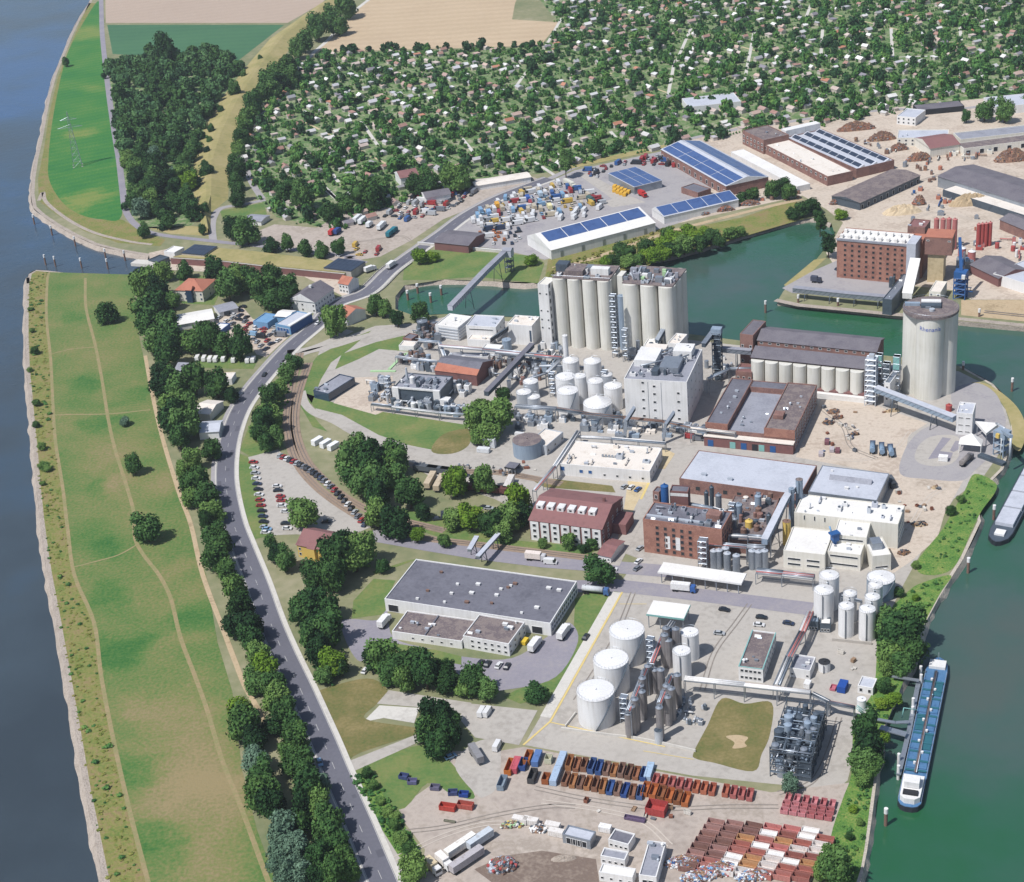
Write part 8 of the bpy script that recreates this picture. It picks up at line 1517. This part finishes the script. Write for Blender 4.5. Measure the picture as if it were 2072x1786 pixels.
for t, area, n_, lab, grp in (('Q', '1720,400 2000,400 1960,560 1760,620', 5, 'small crate near the pump house', 'crates near the pump house'), ('F', '1300,1250 1600,1250 1500,1450 1350,1500', 14, 'small crate on the sandy yard below the turning circle', 'crates on the sandy yard'), ('E', '1000,1060 1180,1110 1300,1180 1150,1150', 8, 'crate on the court beside the blue grey tank', 'crates on the tank court'), ('Q', '300,1290 1000,1330 900,1480 500,1400', 8, 'small crate on the brown yard between skips and huts', 'crates on the brown yard'), ('F', '880,780 1120,800 1100,1060 880,1060', 16, 'old crate on the gravel yard beside the courtyard building', 'old crates on the gravel yard')):
    poly = pp(t, area); X = [p[0] for p in poly]; Y = [p[1] for p in poly]; k = 0
    while k < n_:
        p = (r_.uniform(min(X), max(X)), r_.uniform(min(Y), max(Y)))
        if inside(p, poly): k += 1; container(g(p), r_.uniform(0, 3), r_.choice(('9a8068', 'c8c4bc', '6a7078', '8a5a48', '5a6a88', 'd8d4cc')), lab, r_.choice((1.2, 1.8, 2.4)), r_.choice((1.0, 1.3)), r_.choice((.5, 1.0, 1.5)), r_.random() < .4, group=grp, cat='crate')

clutter_field('K', '280,300 1080,330 1090,420 960,640 700,620 380,640 260,520', 44, 'small steel unit between the white process tanks', 'units between the process tanks', 31, hmax=6)
clutter_field('K', '1100,880 2000,1000 1980,1050 1100,950', 26, 'grey unit along the foot of the tall white mill', 'units at the foot of the mill', 32, hmax=3.5)
clutter_field('F', '180,480 380,500 340,600 200,680', 14, 'steel unit beside the dark elevator tower', 'units beside the elevator tower', 33, hmax=5)
clutter_field('F', '1180,560 1330,560 1330,700 1190,690', 14, 'steel unit between granary and great silo', 'units beside the great silo', 34, hmax=6)
p = g(px('E', 1085, -120), 11); o = thing('conveyor_tower', 'grey end tower of the canal conveyor on the north bank', 'tower', (p.x, p.y, 0), SA); lattice_tower(o, 4, 4, 10, 'steel_dark', 3, .18); MB().box(-2.6, 2.6, -2.6, 2.6, 10, 14.2).build('head_house', 'roof_lightgrey', o); MB().gable(-2.8, 2.8, -2.8, 2.8, 14.22, 15.4).build('roof', 'roof_grey', o)

# ---- wear of the ground: repair patches and wheel tracks
rw = random.Random(55); mat('asphalt_patch', ['5c5c66', '64646e'], (6, .8), rough=.9); mat('track_dark', ['98908a', '8c847c', 'a49c94'], (9, 1.2), rough=.95); mat('track_pale', ['d0c6ba', 'c6bcb0'], (9, 1.2), rough=.95)
for k in range(16):
    i = rw.randrange(20, len(ml)-6); a, b_ = ml[i], ml[min(len(ml)-1, i+rw.choice((1, 1, 2)))]; d0 = rw.choice((-4.0, -2.0, .3, 1.6)); strip('road_patch', [a, b_], d0, d0+rw.uniform(1.2, 2.4), .112+.0006*k, 'asphalt_patch')
for t, s, m_ in (('Q', '60,1220 400,1290 800,1340 1200,1330 1500,1330', 'track_dark'), ('Q', '100,1300 450,1350 700,1420 860,1560', 'track_pale'), ('G', '1050,1480 1300,1450 1600,1380 1900,1330 2072,1330', 'track_dark'), ('G', '1000,1640 1300,1500 1560,1430 1800,1440', 'track_pale'), ('Q', '1500,1250 1700,1180 1800,1000 1860,800', 'track_dark'), ('Q', '640,60 560,260 480,420 300,700', 'track_dark'), ('Q', '1050,640 1120,420 1250,240 1330,130', 'track_dark'), ('F', '900,1080 1100,1100 1300,1040 1400,930', 'track_pale'), ('F', '1280,1600 1400,1480 1500,1330 1600,1260', 'track_pale'), ('F', '880,800 1000,900 1050,1020 1200,1090', 'track_dark'), ('C', '1000,1250 1300,1130 1500,1060 1700,1000', 'track_dark'), ('C', '1400,1300 1600,1260 1900,1350 2072,1400', 'track_pale'), ('B', '150,1440 300,1420 450,1400 520,1440', 'track_dark')):
    l_ = smooth(gs(t, s), 8)
    for d_ in (-1.05, .7): strip('wheel_track', l_, d_, d_+.42, .128, m_)
# ================================================================== HAZE
hz = MB().box(-9500, 9500, -700, 16500, -8, 372).mesh('haze'); hm = bpy.data.materials.new('haze'); hm.use_nodes = True; hn = hm.node_tree; hn.nodes.clear()
ho = hn.nodes.new('ShaderNodeOutputMaterial'); hv = hn.nodes.new('ShaderNodeVolumePrincipled'); hv.inputs['Color'].default_value = (.86, .92, 1, 1); hv.inputs['Density'].default_value = .00006; hv.inputs['Anisotropy'].default_value = .2
hn.links.new(hv.outputs[0], ho.inputs['Volume']); hz.materials.append(hm); tag(link('haze', hz), kind='stuff')
